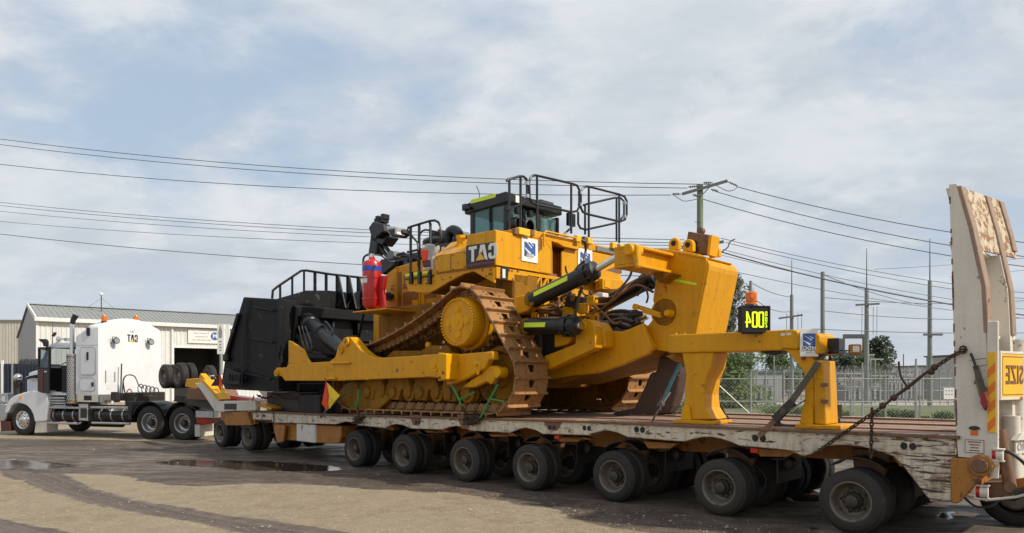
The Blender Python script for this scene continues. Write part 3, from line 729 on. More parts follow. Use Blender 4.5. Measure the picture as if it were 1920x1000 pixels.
for i in range(34):
    dist = rsy.uniform(56, 84); px = rsy.uniform(1230, 1785); X = (px-CX)/FOC*dist; H = rsy.uniform(1.8, 4.6); mb = MB().cyl((0, 0, 0), (0, 0, H), .05, n=6)
    k = rsy.random()
    if k < .5: mb.box(-.7, .7, -.04, .04, H-.12, H-.02)
    if k < .3: mb.box(-.5, .5, -.04, .04, H*.6, H*.6+.08)
    solo('yard_post', mb, M['galv'] if i % 3 else M['galvdark'], 'thin steel post in the clutter of the substation yard', 'post', Frame(X, dist, 1, .1), 0, 'thin steel posts in the substation yard')
for i, (px, dist, w_, h_, lb) in enumerate([(1410, 60, 3.2, 1.5, 'grey transformer behind the fence left of the webbing ratchet'), (1545, 62, 2.6, 1.9, 'grey transformer behind the right leg of the yellow stand'), (1612, 60, 3.0, 1.4, 'grey transformer just right of the yellow stand'), (1684, 62, 2.4, 1.8, 'grey transformer behind the rusty chain')]):
    X = (px-CX)/FOC*dist; fr = Frame(X, dist, 1, .1); t = thing('transformer', lb, 'transformer', fr)
    part('tank', MB().box(-w_/2, w_/2, -.6, .6, .2, h_), M['polycarb'], t, fr, .04)
    for k in range(7): part('cooling_fin', MB().box(-w_/2+w_*(k+.3)/7, -w_/2+w_*(k+.7)/7, -.75, -.6, .35, h_-.2), M['galv'], t, fr)
    for k in range(3): part('bushing', MB().lathe((-w_/3+w_/3*k, 0, h_), (0, 0, 1), [(0, .10), (.1, .14), (.15, .07), (.25, .13), (.3, .06), (.4, .11), (.5, .03), (.7, .02)], 8), M['insul'], t, fr)
# small warning board on the near fence
x, y, z = WF.on_y(1779, 736, 31.4)[0], 31.4, 0
t = thing('warning_board', 'white warning board wired to the near fence beside the ramp', 'sign', Frame(x, y, 1, 0), (0, 0, 1.05))
fr = Frame(x, y, 1, 0)
part('board', MB().box(-.22, .22, -.02, 0, 1.1, 1.58), M['print_white'], t, fr)
for i in range(3):
    for j in range(2): part('pictogram', MB().lathe((-.12+.12*i, -.021, 1.46-.16*j), (0, -1, 0), [(0, .035), (.002, .035)], 8, False), M['grey_print'], t, fr)

# =================================================================== POLES AND WIRES
def pole_top(px, top, dist): return ((px-CX)/FOC*dist, dist, EYE+(HY-top)/FOC*dist)
def pole(px, top, dist, wpx, mat, label, arms=(), mast=None, name='power_pole', group=None):
    X, Y, H = pole_top(px, top, dist); fr = Frame(X, Y, 1, 0); r = wpx/FOC*dist/2
    t = thing(name, label, 'pole', fr, group=group)
    part('pole_shaft', MB().tube([(0, 0, -.2), (0, 0, H*.5), (0, 0, H)], [r*1.25, r*1.1, r*.95], 12), mat, t, fr)
    for (ax0, az0, ax1, az1, yaw) in arms:      # arm ends in photo px offsets
        k = dist/FOC
        part('crossarm', MB().bar((ax0*k, -yaw*abs(ax0)*k-r*1.2, H-az0*k), (ax1*k, yaw*abs(ax1)*k-r*1.2, H-az1*k), .12, .14), M['galvdark'], t, fr)
    if mast: part('lightning_mast', MB().tube([(0, 0, H-.3), (0, 0, EYE+(HY-mast)/FOC*dist)], [.05, .02], 6), M['galvdark'], t, fr)
    return t, fr, H, r
# the main green timber pole behind the ripper
D = 44; kk = D/FOC
t, fr, H, r = pole(1312.5, 346, D, 11.6, M['pole'], 'green treated timber power pole with a slanted crossarm rising behind the ripper', ())
part('crossarm', MB().bar((-35*kk, -r*1.3, H-20*kk), (49*kk, -r*1.3, H+4.5*kk), .13, .16), M['galvdark'], t, fr)
part('arm_brace', MB().bar((0, -r*1.2, H-24*kk), (18*kk, -r*1.4, H-5*kk), .05, .05), M['galvdark'], t, fr)
for (a, b, c_, d_) in ((-37, -20, -54, -20), (50, 3, 68, -4.5), (-2, -5, -24, -7), (22, 1, 4, 1), (18, -11, 32, -15), (-16, -21, -4, -24)):
    A_ = Vector((a*kk, -r*1.3, H+b*kk)); B_ = Vector((c_*kk, -r*1.3, H+d_*kk)); mb = MB(); mb.cyl(A_, B_, .03, n=6)
    for q in range(4): p = A_.lerp(B_, .25+.18*q); mb.cyl(p, p+(B_-A_).normalized()*.03, .085, n=8)
    part('insulator', mb, M['insul'], t, fr)
part('jumper_wire', MB().tube(smooth_path([(-54*kk, -r*1.3, H-20*kk), (-44*kk, -.6, H-31*kk), (-32*kk, -.6, H-36*kk), (-4*kk, -.5, H-30*kk)], 5), .022, 5), M['wire'], t, fr)
part('jumper_wire', MB().tube(smooth_path([(68*kk, -r*1.3, H-5*kk), (60*kk, -.6, H-14*kk), (46*kk, -.6, H-17*kk), (26*kk, -.5, H-6*kk)], 5), .022, 5), M['wire'], t, fr)
part('low_crossarm', MB().bar((-36*kk, -r*1.3, H-119*kk), (42*kk, -r*1.3, H-109*kk), .13, .16), M['galvdark'], t, fr)
part('street_light_arm', MB().tube(smooth_path([(6*kk, -r, H-146*kk), (44*kk, -.5, H-124*kk), (50*kk, -.6, H-112*kk), (60*kk, -.6, H-106*kk)], 5), .035, 6), M['galvdark'], t, fr)
part('step_peg', MB().cyl((-2*kk, -r, H-72*kk), (-12*kk, -r*1.2, H-72*kk), .02, n=5), M['galvdark'], t, fr)
# a lower crossarm with dark insulators behind the ripper lugs
for px, top, dist, wp, lb, arms, mast in [
        (1407.5, 527, 52, 5.6, 'slim grey pole just above the orange beacon', (), None),
        (1484.5, 553, 60, 6.5, 'grey pole with a tall mast and cranked crossarm above the middle of the yellow stand', ((-27, 45, 20, 38, .2),), 487),
        (1542.5, 510, 50, 7.6, 'pale concrete pole just right of the yellow stand end', (), None),
        (1625, 540, 58, 7.6, 'grey pole with a tall mast and crossarm in front of the pine tree', ((-24, 33, 23, 30, .15),), 466),
        (1743.5, 527, 54, 7.6, 'grey pole with a tall mast and low crossarm nearest the ramp', ((-15, 101, 22, 101, .1),), 447)]:
    tt, ff, HH, rr = pole(px, top, dist, wp, M['pole_grey'], lb, arms, mast)
    if mast:
        k2 = dist/FOC
        for sx_, dz in ((-12, 36), (9, 36), (16, 36)):
            if px < 1700: part('hanging_conductor', MB().tube([(sx_*k2, -.3, HH-dz*k2), (sx_*k2-.02, -.3, HH-(dz+52)*k2)], .02, 5), M['galvdark'], tt, ff)
pole(1302+315, 680, 34, 3, M['galv'], 'thin steel post rising from the near fence under the chain', (), None, 'fence_post')
pole(1717.5, 673, 33, 4, M['galv'], 'tall steel post of the near fence left of the ramp', (), None, 'fence_post')
def wire(p0, p1, sag, r, label, n=18):
    """overhead cable between two 3D points"""
    A = Vector(p0); B = Vector(p1); pts = [tuple(A.lerp(B, i/n)-Vector((0, 0, sag*4*(i/n)*(1-i/n)))) for i in range(n+1)]
    return solo('power_line', MB().tube(pts, r, 5), M['wire'], label, 'cable')
def at(px, py, dist): return ((px-CX)/FOC*dist, dist, EYE+(HY-py)/FOC*dist)
PW = .024
tp = lambda px, py: at(px, py, 44)
wire(at(-260, 222, 62), tp(1330, 346), 1.15, PW, 'topmost cable of the upper left bundle running to the timber pole')
wire(at(-260, 233, 62), tp(1289, 353), 1.1, PW, 'second cable of the upper left bundle running to the timber pole')
wire(at(-260, 274, 60), tp(1258, 366), 1.1, PW, 'third and lowest cable of the upper left bundle ending at the crossarm')
wire(at(-260, 347, 75), at(1283, 450, 46), 1.0, PW*.9, 'topmost cable of the lower left bundle behind the bulldozer')
wire(at(-260, 353, 75), at(1283, 456, 46), 1.0, PW*.9, 'second cable of the lower left bundle behind the bulldozer')
wire(at(-260, 365, 77), at(1283, 461, 46), 1.0, PW*.8, 'third cable of the lower left bundle behind the bulldozer')
wire(at(-260, 387, 77), at(1300, 467, 46), 1.0, PW*.8, 'fourth cable of the lower left bundle behind the bulldozer')
wire(at(-260, 405, 60), at(1300, 520, 44), .9, PW, 'lowest thick cable passing the orange lift post at left')
wire(tp(1380, 350), at(2400, 490, 36), .9, PW, 'top cable running right from the timber pole crossarm')
wire(tp(1344, 360), at(2400, 520, 36), 1.0, PW, 'second cable running right from the timber pole')
wire(tp(1309, 371), at(2400, 535, 36), 1.1, PW, 'third cable running right from the timber pole')
wire(at(1352, 447, 44), at(2300, 560, 60), 1.3, PW*.9, 'highest of the mid level cables right of the timber pole')
wire(at(1360, 455, 44), at(2300, 575, 62), 1.3, PW*.9, 'second of the mid level cables right of the timber pole')
wire(at(1355, 468, 44), at(2300, 590, 62), 1.5, PW*.8, 'third of the mid level cables right of the timber pole')
wire(at(1330, 466, 44), at(2400, 622, 40), 1.2, PW*1.7, 'thick dark cable sloping down to the ramp')
wire(at(1370, 508, 48), at(2200, 610, 60), .9, PW*.9, 'long cable sloping down behind the slim poles')
wire(at(1350, 478, 48), at(2300, 625, 70), 1.1, PW*.7, 'thin cable just below the thick dark one')
wire(at(1543, 515, 50), at(1740, 573, 70), .3, PW, 'short cable running down from the pale concrete pole')
wire(at(1543, 558, 50), at(2100, 540, 62), .8, PW, 'cable leaving the pale concrete pole to the right')
wire(at(1543, 583, 50), at(2100, 576, 62), .8, PW, 'middle cable leaving the pale concrete pole')
wire(at(1523, 617, 50), at(2100, 618, 62), .3, PW*1.2, 'lowest horizontal cable right of the yellow stand')
wire(at(1410, 531, 52), at(1484, 557, 60), .2, PW, 'short cable between the two slim poles')
wire(at(1410, 557, 52), at(1484, 584, 60), .4, PW, 'short lower cable between the two slim poles')
wire(at(1780, 520, 60), at(2200, 450, 80), .6, PW*.8, 'thin cable rising beyond the ramp')
wire(at(1640, 505, 60), at(2200, 440, 80), .6, PW*.8, 'thin cable rising behind the top of the ramp')

# =================================================================== WAREHOUSES AND THE LEFT BACKGROUND
def bpt(px, py, c=0): return BF.on_y(px, py, c)
ez0 = bpt(70, 597)[1]; xe = 46.0
t = thing('warehouse', 'long white clad warehouse with grey roof and dark roller door behind the truck', 'building', BF)
ridge_y = 6.0; rz = BF.on_y(66, 573, ridge_y)[1]; yb = 16.0
fr = BF
dx0 = bpt(326, 690)[0]; dx1 = bpt(412, 690)[0]; dz = bpt(360, 653)[1]
# individual cladding sheets on the front wall, each a ribbed panel
def ribbed(x0, x1, z0, z1, yy=0.0):
    mb = MB(); n = max(1, int(round((x1-x0)/.36))); P = []
    for k in range(n):
        a = x0+(x1-x0)*k/n; b_ = x0+(x1-x0)*(k+1)/n; s = b_-a
        P += [(a, yy), (a+s*.55, yy), (a+s*.68, yy-.035), (a+s*.87, yy-.035)]
    P.append((x1, yy)); m = len(P)
    v = [(x, y, z0) for x, y in P]+[(x, y, z1) for x, y in P]
    return mb.add(v, [(i, i+1, i+1+m, i+m) for i in range(m-1)])
x = 0.0
while x < xe-.01:
    x1 = min(xe, x+1.45)
    for cut in (dx0, dx1):
        if x < cut < x1: x1 = cut
    inside_door = x >= dx0-.01 and x1 <= dx1+.01
    part('cladding_sheet', ribbed(x+.008, x1-.008, dz if inside_door else 0, ez0), M['wallsheet'], t, fr); x = x1
part('wall', MB().prism([(.05, 0), (dx0, 0), (dx0, dz), (dx1, dz), (dx1, 0), (xe, 0), (xe, ez0), (.05, ez0)], .02, .10), M['wallsheet'], t, fr)
part('gable_wall', MB().prism([(.0, 0), (yb, 0), (yb, ez0-1.0), (ridge_y, rz-.05), (.0, ez0)], -.05, .05, 'x'), M['wallgrey'], t, fr)
part('gable_wall', MB().prism([(.0, 0), (yb, 0), (yb, ez0-1.0), (ridge_y, rz-.05), (.0, ez0)], xe-.05, xe+.05, 'x'), M['wallgrey'], t, fr)
part('back_wall', MB().box(0, xe, yb-.1, yb, 0, ez0-1.0), M['wallgrey'], t, fr)
mb = MB(); n = 120
for a, b_, za, zb in ((-.3, ridge_y, ez0+.05, rz+.06), (ridge_y, yb+.3, rz+.06, ez0-.9)):
    for k in range(n):
        u0 = -.2+(xe+.4)*k/n; u1 = -.2+(xe+.4)*(k+1)/n; s = u1-u0
        for (q0, q1, dzz) in ((u0, u0+s*.7, 0), (u0+s*.7, u1, .022)):
            mb.add([(q0, a, za+dzz), (q1, a, za+dzz), (q1, b_, zb+dzz), (q0, b_, zb+dzz)], [(0, 1, 2, 3)])
part('roof', mb, M['roofsheet'], t, fr)
part('gutter', MB().box(-.25, xe+.2, -.42, -.18, ez0-.25, ez0+.08), M['trimwhite'], t, fr, .02)
part('barge_board', MB().bar((-.15, -.35, ez0), (-.15, ridge_y, rz+.02), .12, .32), M['trimwhite'], t, fr)
part('ridge_cap', MB().box(-.2, xe+.2, ridge_y-.25, ridge_y+.25, rz+.08, rz+.14), M['roofsheet'], t, fr)
part('corner_trim', MB().box(-.1, .12, -.06, -.036, 0, ez0-.2), M['trimwhite'], t, fr)
xd = bpt(323, 690)[0]
part('downpipe', MB().box(xd-.1, xd+.06, -.16, -.05, 0, ez0-.2), M['trimwhite'], t, fr)
part('door_frame', MB().box(dx0-.12, dx0, -.08, .1, 0, dz+.12).box(dx1, dx1+.12, -.08, .1, 0, dz+.12).box(dx0, dx1, -.08, .1, dz, dz+.12), M['trimwhite'], t, fr)
part('dark_doorway', MB().box(dx0, dx1, 3.5, 3.6, 0, dz).box(dx0-.05, dx0, .1, 3.5, 0, dz).box(dx1, dx1+.05, .1, 3.5, 0, dz).box(dx0, dx1, .1, 3.5, dz, dz+.05), M['interior'], t, fr)
# roof mast with a round head and stays
mx_, mz_ = BF.on_y(190, 579, 4.0)
tq = thing('roof_mast', 'thin mast with a round white head and stays on the warehouse roof', 'antenna', BF, (mx_, 4.0, ez0))
top_ = BF.on_y(190, 552, 4.0)[1]
part('mast', MB().cyl((mx_, 4, ez0-.1), (mx_, 4, top_), .045, n=6), M['galvdark'], tq, BF)
part('mast_head', MB().sphere((mx_, 4, top_), .16, 10), M['print_white'], tq, BF)
for s in (-1, 1): part('stay', MB().tube([(mx_, 4, top_-.35), (mx_+s*1.0, 4.0, mz_+.1)], .016, 4), M['galvdark'], tq, BF)
# company board on the warehouse wall, lettering reversed as in the photograph
bx0, bz1 = bpt(352, 617); bx1, _ = bpt(411, 617); bz0 = bpt(380, 644)[1]
t = thing('company_board', 'white company board with a round blue M badge above the roller door', 'sign', BF, (bx0, -.1, bz0))
part('board', MB().box(bx0, bx1, -.14, -.05, bz0, bz1), M['print_white'], t, BF)
cxb = bpt(402, 631)[0]; czb = bpt(402, 631)[1]
part('badge', MB().lathe((cxb, -.142, czb), (0, -1, 0), [(0, .37), (.01, .37)], 24, False), M['logo_blue'], t, BF)
part('badge_letter', place(text_mesh('M', .55, .004, .01), (cxb, -.158, czb), (1, 0, 0)), M['print_white'], t, BF)
for i, s in enumerate(('Property and', 'Investment', 'Services Pty Ltd')):
    px_, py_ = bpt(377, 625+6.5*i); part('lettering', place(text_mesh(s, .25, .003), (px_, -.145, py_), (1, 0, 0)), M['grey_print'], t, BF)
# free-standing directory sign near the blade
D = 40; fr = Frame((416-CX)/FOC*D, D, 1, 0); k = D/FOC
t = thing('directory_sign', 'tall narrow white directory sign on a post left of the black blade', 'sign', fr)
part('board', MB().box(-8*k, 4.5*k, -.06, .06, EYE+(HY-664)*k, EYE+(HY-608)*k), M['print_white'], t, fr)
part('board', MB().box(5.2*k, 13*k, .05, .15, EYE+(HY-655)*k, EYE+(HY-608)*k), M['print_white'], t, fr)
part('post', MB().cyl((-1*k, 0, 0), (-1*k, 0, EYE+(HY-664)*k), .085, n=10), M['galv'], t, fr)
part('emblem', place(MB().prism([(0, .35), (.10, 0), (.08, -.35), (-.08, -.35), (-.10, 0)], -.002, 0), (-2*k, -.065, EYE+(HY-622)*k), (1, 0, 0)), M['grey_print'], t, fr)
for i, ww in enumerate((5, 4, 4.5, 3.5)): part('faint_print', MB().box((-2-ww/2)*k, (-2+ww/2)*k, -.066, -.061, EYE+(HY-642-5.5*i)*k, EYE+(HY-639.5-5.5*i)*k), M['grey_print'], t, fr)
# beige warehouse at the left edge
D = 95; x0 = (-260-CX)/FOC*D; x1 = (60-CX)/FOC*D; fr = Frame(x0, D, 1, .03); Wd = x1-x0; H = EYE+(HY-601)/FOC*D
t = thing('beige_warehouse', 'plain beige clad warehouse with a flat eave at the left edge', 'building', fr)
x = 0.0
while x < Wd-.01:
    x1_ = min(Wd, x+1.5); part('cladding_sheet', ribbed(x+.01, x1_-.01, 0, H), M['wallbeige'], t, fr); x = x1_
part('wall', MB().box(0, Wd, .05, 12, 0, H-.05), M['wallbeige'], t, fr)
part('roof', MB().box(-.2, Wd+.2, -.2, 12.2, H, H+.12), M['roofsheet'], t, fr)
# navy container and plant behind the bonnet of the truck
D = 44; k = D/FOC; fr = Frame((-60-CX)/FOC*D, D, 1, .05); Wd = 128*k; z0, z1 = EYE+(HY-760)*k, EYE+(HY-682)*k
t = thing('shipping_container', 'navy blue ribbed container standing behind the truck bonnet', 'container', fr)
part('body', MB().box(0, Wd, .04, 2.4, .15, z1), M['navy'], t, fr)
for i in range(20): part('rib', MB().box(Wd*(i+.1)/20, Wd*(i+.55)/20, 0, .05, .2, z1-.1), M['navy'], t, fr, label=None)
part('door_post', MB().box(Wd*.62, Wd*.64, -.04, .05, .1, z1), M['galv'], t, fr)
part('door_post', MB().box(Wd*.47, Wd*.50, -.04, .05, .1, z1+.2), M['print_white'], t, fr)
D = 50; k = D/FOC; fr = Frame((55-CX)/FOC*D, D, 1, .0); z1 = EYE+(HY-676)*k
t = thing('stacked_plant', 'dark stacked steel plant with forked ends behind the truck bonnet', 'machinery', fr)
part('lower_block', MB().box(-32*k, 30*k, 0, 2, .0, EYE+(HY-686)*k), M['navy'], t, fr, .03)
for i in range(9):
    xx = (-26+6.5*i)*k; part('fork', MB().bar((xx, .3, EYE+(HY-688)*k), (xx+4*k, .3, z1+.06*(i % 3)), .14, .12).bar((xx+4*k, .3, z1-.1), (xx+7*k, .3, z1+.1), .10, .10), M['galvdark'], t, fr)
part('top_rail', MB().box(-20*k, 26*k, .2, .4, z1-.35, z1-.22), M['galvdark'], t, fr)

# =================================================================== WHEELS (shared meshes; axle along y, outer face towards -y, hub centre at the origin)
def tyre_mb(Rr, Wd, bead):
    k = Rr/.4; mb = MB(); w_ = Wd
    prof = [(.03, bead*.97), (.005, bead+.01), (-.004, bead+.03*k), (.0, Rr-.075*k), (.012, Rr-.04*k), (.016, Rr-.038*k), (.035, Rr-.008)]
    y = .035; gr = 4; seg = (w_-.07)/gr
    for i in range(gr):
        prof += [(y+seg*.12, Rr), (y+seg*.82, Rr), (y+seg*.86, Rr-.012), (y+seg*1.06, Rr-.012)]; y += seg
    prof = prof[:-2]+[(w_-.035, Rr-.008), (w_-.012, Rr-.04*k), (w_, Rr-.08*k), (w_+.004, bead+.03*k), (w_-.03, bead*.97)]
    return mb.lathe((0, 0, 0), (0, 1, 0), prof, 40, caps=False)
def rim_mb(bead, Wd, disc=.14, hubout=.03, hubr=.085, nuts=10, holes=6):
    mb = MB()
    mb.lathe((0, 0, 0), (0, 1, 0), [(Wd-.03, bead-.01), (.03, bead-.004), (.0, bead+.012), (-.003, bead+.002), (.012, bead-.014), (.03, bead-.022), (disc-.04, bead-.040), (disc-.01, bead-.06), (disc, bead-.085), (disc+.004, .02)], 32, caps=False)
    mb.lathe((0, 0, 0), (0, 1, 0), [(disc+.01, hubr*1.35), (disc-.02, hubr*1.3), (disc-.03, hubr), (hubout+.01, hubr*.95), (hubout, hubr*.75), (hubout, .001)], 16)
    for i in range(nuts):
        a = 2*math.pi*i/nuts; rr = hubr*1.35+.016; mb.cyl((rr*math.cos(a), disc, rr*math.sin(a)), (rr*math.cos(a), disc-.028, rr*math.sin(a)), .012, n=6)
    return mb
def holes_mb(bead, disc, holes, hubr):
    mb = MB()
    for i in range(holes):
        a = 2*math.pi*(i+.5)/holes; rr = (bead-.075+hubr*1.35)/2+.022
        mb.cyl((rr*math.cos(a), disc+.0015, rr*math.sin(a)), (rr*math.cos(a), disc-.006, rr*math.sin(a)), .022, n=8)
    return mb
ID = MB()
me_tyre = tyre_mb(.40, .235, .235).mesh('tyre'); me_tyre.materials.append(M['tyre'])
me_rim = rim_mb(.245, .235, .165, .05, .08).mesh('wheel'); me_rim.materials.append(M['rim'])
me_vent = holes_mb(.235, .165, 5, .085).mesh('vent_hole'); me_vent.materials.append(M['interior'])
me_hub = MB().lathe((0, 0, 0), (0, 1, 0), [(.163, .155), (.155, .15), (.15, .12), (.10, .105), (.085, .085), (.035, .078), (.025, .06), (.025, .001)], 16).mesh('hub_cap'); me_hub.materials.append(M['hub'])
def put_wheel(parent, x, y, z=.40, dual=True, flip=False, steer=0.0, spin=0.0):
    """a dual wheel: outer and inner tyre on one hub, each wheel a part with its tyre and hub"""
    for k in range(2 if dual else 1):
        yy = y+(.27*k)*(-1 if flip else 1)
        Mx = Matrix.Translation((x, yy, z)) @ Matrix.Rotation(steer, 4, 'Z') @ Matrix.Rotation(spin+.7*k, 4, 'Y')
        if flip: Mx = Matrix.Translation((x, yy, z)) @ Matrix.Rotation(math.pi, 4, 'Z')
        wl = inst('wheel', me_rim, parent, Mx)
        inst('tyre', me_tyre, wl, Matrix.Identity(4))
        if k == 0: inst('hub_cap', me_hub, wl, Matrix.Identity(4)); tag(inst('vent_hole', me_vent, wl, Matrix.Identity(4)), kind='stuff')

# =================================================================== LOW LOADER
oy = lambda px, py, c=0.0: TR.on_y(px, py, c)
DZ = [(-15.0, 1.115), (-11.5, 1.135), (-8, 1.20), (-3.9, 1.265), (-.5, 1.275), (1.2, 1.285)]
def deck_z(x):
    for (a, za), (b, zb) in zip(DZ, DZ[1:]):
        if x <= b: return za+(zb-za)*max(0, (x-a))/(b-a)
    return DZ[-1][1]
lo = thing('low_loader_trailer', 'long multi axle low loader trailer with chipped white side beams and raised ramp', 'trailer', TR)
top = [(474, 770), (510, 773), (600, 778.5), (720, 781.5), (850, 784), (1000, 786.5), (1120, 789), (1260, 795.5), (1400, 801), (1520, 807), (1650, 811.5), (1790, 816)]
bot = [(1790, 862), (1784, 942), (1745, 941), (1693, 874), (1675, 856), (1655, 849), (1635, 843), (1615, 837.5), (1592, 835), (1572, 834.5), (1556, 836), (1538, 842), (1520, 852), (1505, 856), (1492, 850), (1480, 845), (1440, 841), (1386, 836), (1372, 830), (1353, 823.5), (1333, 819.5), (1318, 820), (1300, 823), (1285, 828), (1271, 828), (1176, 820), (1160, 812.5), (1142, 808), (1128, 808.5), (1115, 812), (1104, 816.5), (1017, 814), (1004, 807), (987, 803), (972, 804.5), (955, 812), (882, 808), (870, 802.5), (855, 799), (842, 801), (830, 806), (770, 804), (757, 798.5), (743, 795.5), (733, 797), (723, 803), (672, 798), (661, 793), (650, 791), (640, 792), (631, 796), (510, 793), (510, 788), (474, 787)]
near = [oy(*p) for p in top]+[oy(*p) for p in bot]
part('side_beam', MB().prism(near, 0.0, .10), M['trailer_white'], lo, TR, .012, label='near side beam in chipped white paint with wheel arches')
topz = lambda x: deck_z(x)
mb = MB()
mb.prism([(x, z+.004) for x, z in DZ]+[(x, z-.035) for x, z in DZ[::-1]], -.035, .20); part('edge_rail', mb, M['rustbrown'], lo, TR, .006)
fb = [(x, z) for x, z in DZ]+[(1.15, .55), (.9, .55), (.2, 1.02), (-15, .98)]
part('side_beam', MB().prism(fb, 4.05, 4.15), M['trailer_white'], lo, TR)
# load sockets: dark oval pairs on the near beam
for px, py, a in [(495, 780, 3), (672, 787, 5), (783, 792, 5), (873, 795, 5), (1035, 802, 7), (1100, 803, 8), (1199, 806, 10), (1202, 812, 0), (1423, 822, 13), (1703, 837, 15)]:
    if not a: continue
    X, Z = oy(px, py, -.003); wv = a/1387*12.5 if px < 1300 else a/1387*9.5
    wv = abs(oy(px+a, py)[0]-oy(px-a, py)[0])/2; hv = wv*.50
    mb = MB()
    for s in (-1, 1): mb.prism([(X+s*wv*.55+wv*.46*math.cos(q*.5236), Z+hv*math.sin(q*.5236)) for q in range(12)], -.0035, .001)
    part('load_socket', mb, M['interior'], lo, TR)
for px, py, ww, hh_ in ((872, 791, 16, 12), (780, 788, 12, 9), (1037, 797, 20, 9), (672, 786, 10, 8)):
    a0 = oy(px-ww, py+hh_, 0); a1 = oy(px+ww, py-hh_, 0)
    part('socket_surround', MB().prism([(a0[0], a1[1]), (a1[0], a1[1]), ((a0[0]+a1[0])/2+.1, a0[1]), ((a0[0]+a1[0])/2-.1, a0[1])], -.002, .0005), M['rustbrown'], lo, TR)
# deck planks: rear section narrower, front section widened
def plank(x0, x1, y0, y1, dz=0):
    xs = [x0]+[a for a, _ in DZ if x0 < a < x1]+[x1]
    P = [(x, deck_z(x)+dz) for x in xs]+[(x, deck_z(x)-.045) for x in xs[::-1]]
    return MB().prism(P, y0, y1)
rs = random.Random(3)
y = .21
while y < 3.28:
    part('deck_plank', plank(-4.6+rs.uniform(-.1, .1), 1.13, y, y+.235, rs.uniform(-.004, .008)), M['deck'], lo, TR, .004); y += .247
y = .21
while y < 4.0:
    part('deck_plank', plank(-15.0, -4.72, y, y+.30, rs.uniform(-.02, -.012)), M['deck'], lo, TR); y += .315
part('edge_rail', plank(-4.6, 1.13, 3.29, 3.40, .03), M['rustbrown'], lo, TR)
for yy in (.62, 2.0): part('track_rail', plank(-4.6, 1.13, yy, yy+.06, .022), M['rustbrown'], lo, TR)
# chassis under the deck
part('spine_beam', MB().prism([(x, z-.05) for x, z in DZ[:]]+[(1.1, .85), (-12.2, .62), (-14.2, .62), (-14.8, .80)], .95, 1.15).prism([(x, z-.05) for x, z in DZ]+[(1.1, .85), (-12.2, .62), (-14.2, .62), (-14.8, .8)], 2.35, 2.55), M['orange'], lo, TR)
part('front_box', MB().prism([oy(510, 792, .1), oy(598, 797, .1), oy(598, 830, .1), oy(520, 825, .1), oy(512, 812, .1)], .12, 1.0), M['orange'], lo, TR, .02)
part('front_panel', MB().prism([oy(594, 797, .1), oy(640, 799, .1), oy(640, 820, .1), oy(636, 832, .1), oy(594, 831, .1)], .09, .9), M['orange'], lo, TR, .02)
part('tool_box', MB().prism([oy(557, 794, .05), oy(592, 797, .05), oy(592, 831, .05), oy(557, 827, .05)], .03, .6), M['ramp_white'], lo, TR, .015)
part('support_bracket', MB().prism([oy(512, 797), oy(535, 798), oy(531, 828), oy(520, 831)], -.01, .05), M['orange'], lo, TR, .01)
axles = [0, -1.78, -3.59, -5.35, -6.98, -8.76, -10.45]
for i, ax in enumerate(axles):
    zc_ = .40
    for yy, fl_ in ((0.0, False), (1.02, False), (2.45, True), (3.55, True)):
        put_wheel(lo, ax, yy, zc_, True, fl_, spin=rs.uniform(0, 6))
    part('axle', MB().cyl((ax, .1, .40), (ax, 3.4, .40), .07, n=10), M['darksteel'], lo, TR)
    for ya_ in (.62, 1.58): part('suspension_arm', MB().prism([(ax-.12, .34), (ax+.12, .34), (ax+.30, 1.0), (ax-.18, 1.02)], ya_, ya_+.12), M['rustbrown'], lo, TR, .01)
    part('suspension_hanger', MB().prism([(ax+.42, deck_z(ax)-.3), (ax+1.12, deck_z(ax)-.3), (ax+1.02, .96), (ax+.88, .88), (ax+.50, .86)], .25, .40), M['orange'], lo, TR, .01)
    part('mudguard', MB().prism(arc(ax, .42, .52, 50, 130, 8)+arc(ax, .42, .505, 130, 50, 8), .26, .60), M['black'], lo, TR)
    part('mud_flap', MB().box(ax+.58, ax+.60, .62, 1.5, .45, .95), M['rubber'], lo, TR)
    part('air_line', MB().tube(smooth_path([(ax+.55, .5, .98), (ax+.65, .3, .84), (ax+.85, .25, .86), (ax+1.0, .4, .98)]), .013, 5), M['rubber'], lo, TR)
    part('spring_chamber', MB().lathe((ax+.62, .8, .72), (0, 1, 0), [(0, .05), (.02, .10), (.2, .10), (.22, .05)], 12), M['darksteel'], lo, TR)
for yy in (2.45, 3.55): put_wheel(lo, 1.42, yy, .40, True, True)
part('axle', MB().cyl((1.42, 1.9, .40), (1.42, 3.4, .40), .07, n=10), M['darksteel'], lo, TR)
for ax in (-1.3, -4.75): part('side_lamp', MB().box(ax, ax+.1, -.012, .03, .93, .99), M['redlens'], lo, TR)
# rear: hinge bracket, ramp, rams, lamps, number plate
part('hinge_bracket', MB().prism([oy(1783, 859), oy(1853, 861), oy(1856, 877), oy(1848, 890), oy(1797, 944), oy(1783, 943)], -.03, .10), M['orange'], lo, TR, .012, label='orange triangular hinge bracket')
part('rear_beam', MB().box(1.17, 1.27, .12, 3.3, .62, 1.22), M['orange'], lo, TR, .01)
X, Z = oy(1838, 873.5, -.05)
part('hinge_pin', MB().lathe((X, -.09, Z), (0, 1, 0), [(0, .045), (.0, .075), (.03, .08), (.05, .12), (.08, .12)], 16), M['rustbrown'], lo, TR)
part('hinge_eye', MB().prism(arc(X, Z, .125, 0, 360, 18)[:-1], -.055, .10), M['orange'], lo, TR, .01)
ramp = [oy(*p) for p in [(1779, 345.5), (1793, 344), (1798, 348.5), (1820, 426), (1844.5, 537), (1848, 600), (1852, 700), (1856, 863), (1796, 857), (1793, 816), (1789, 663), (1784, 478)]]
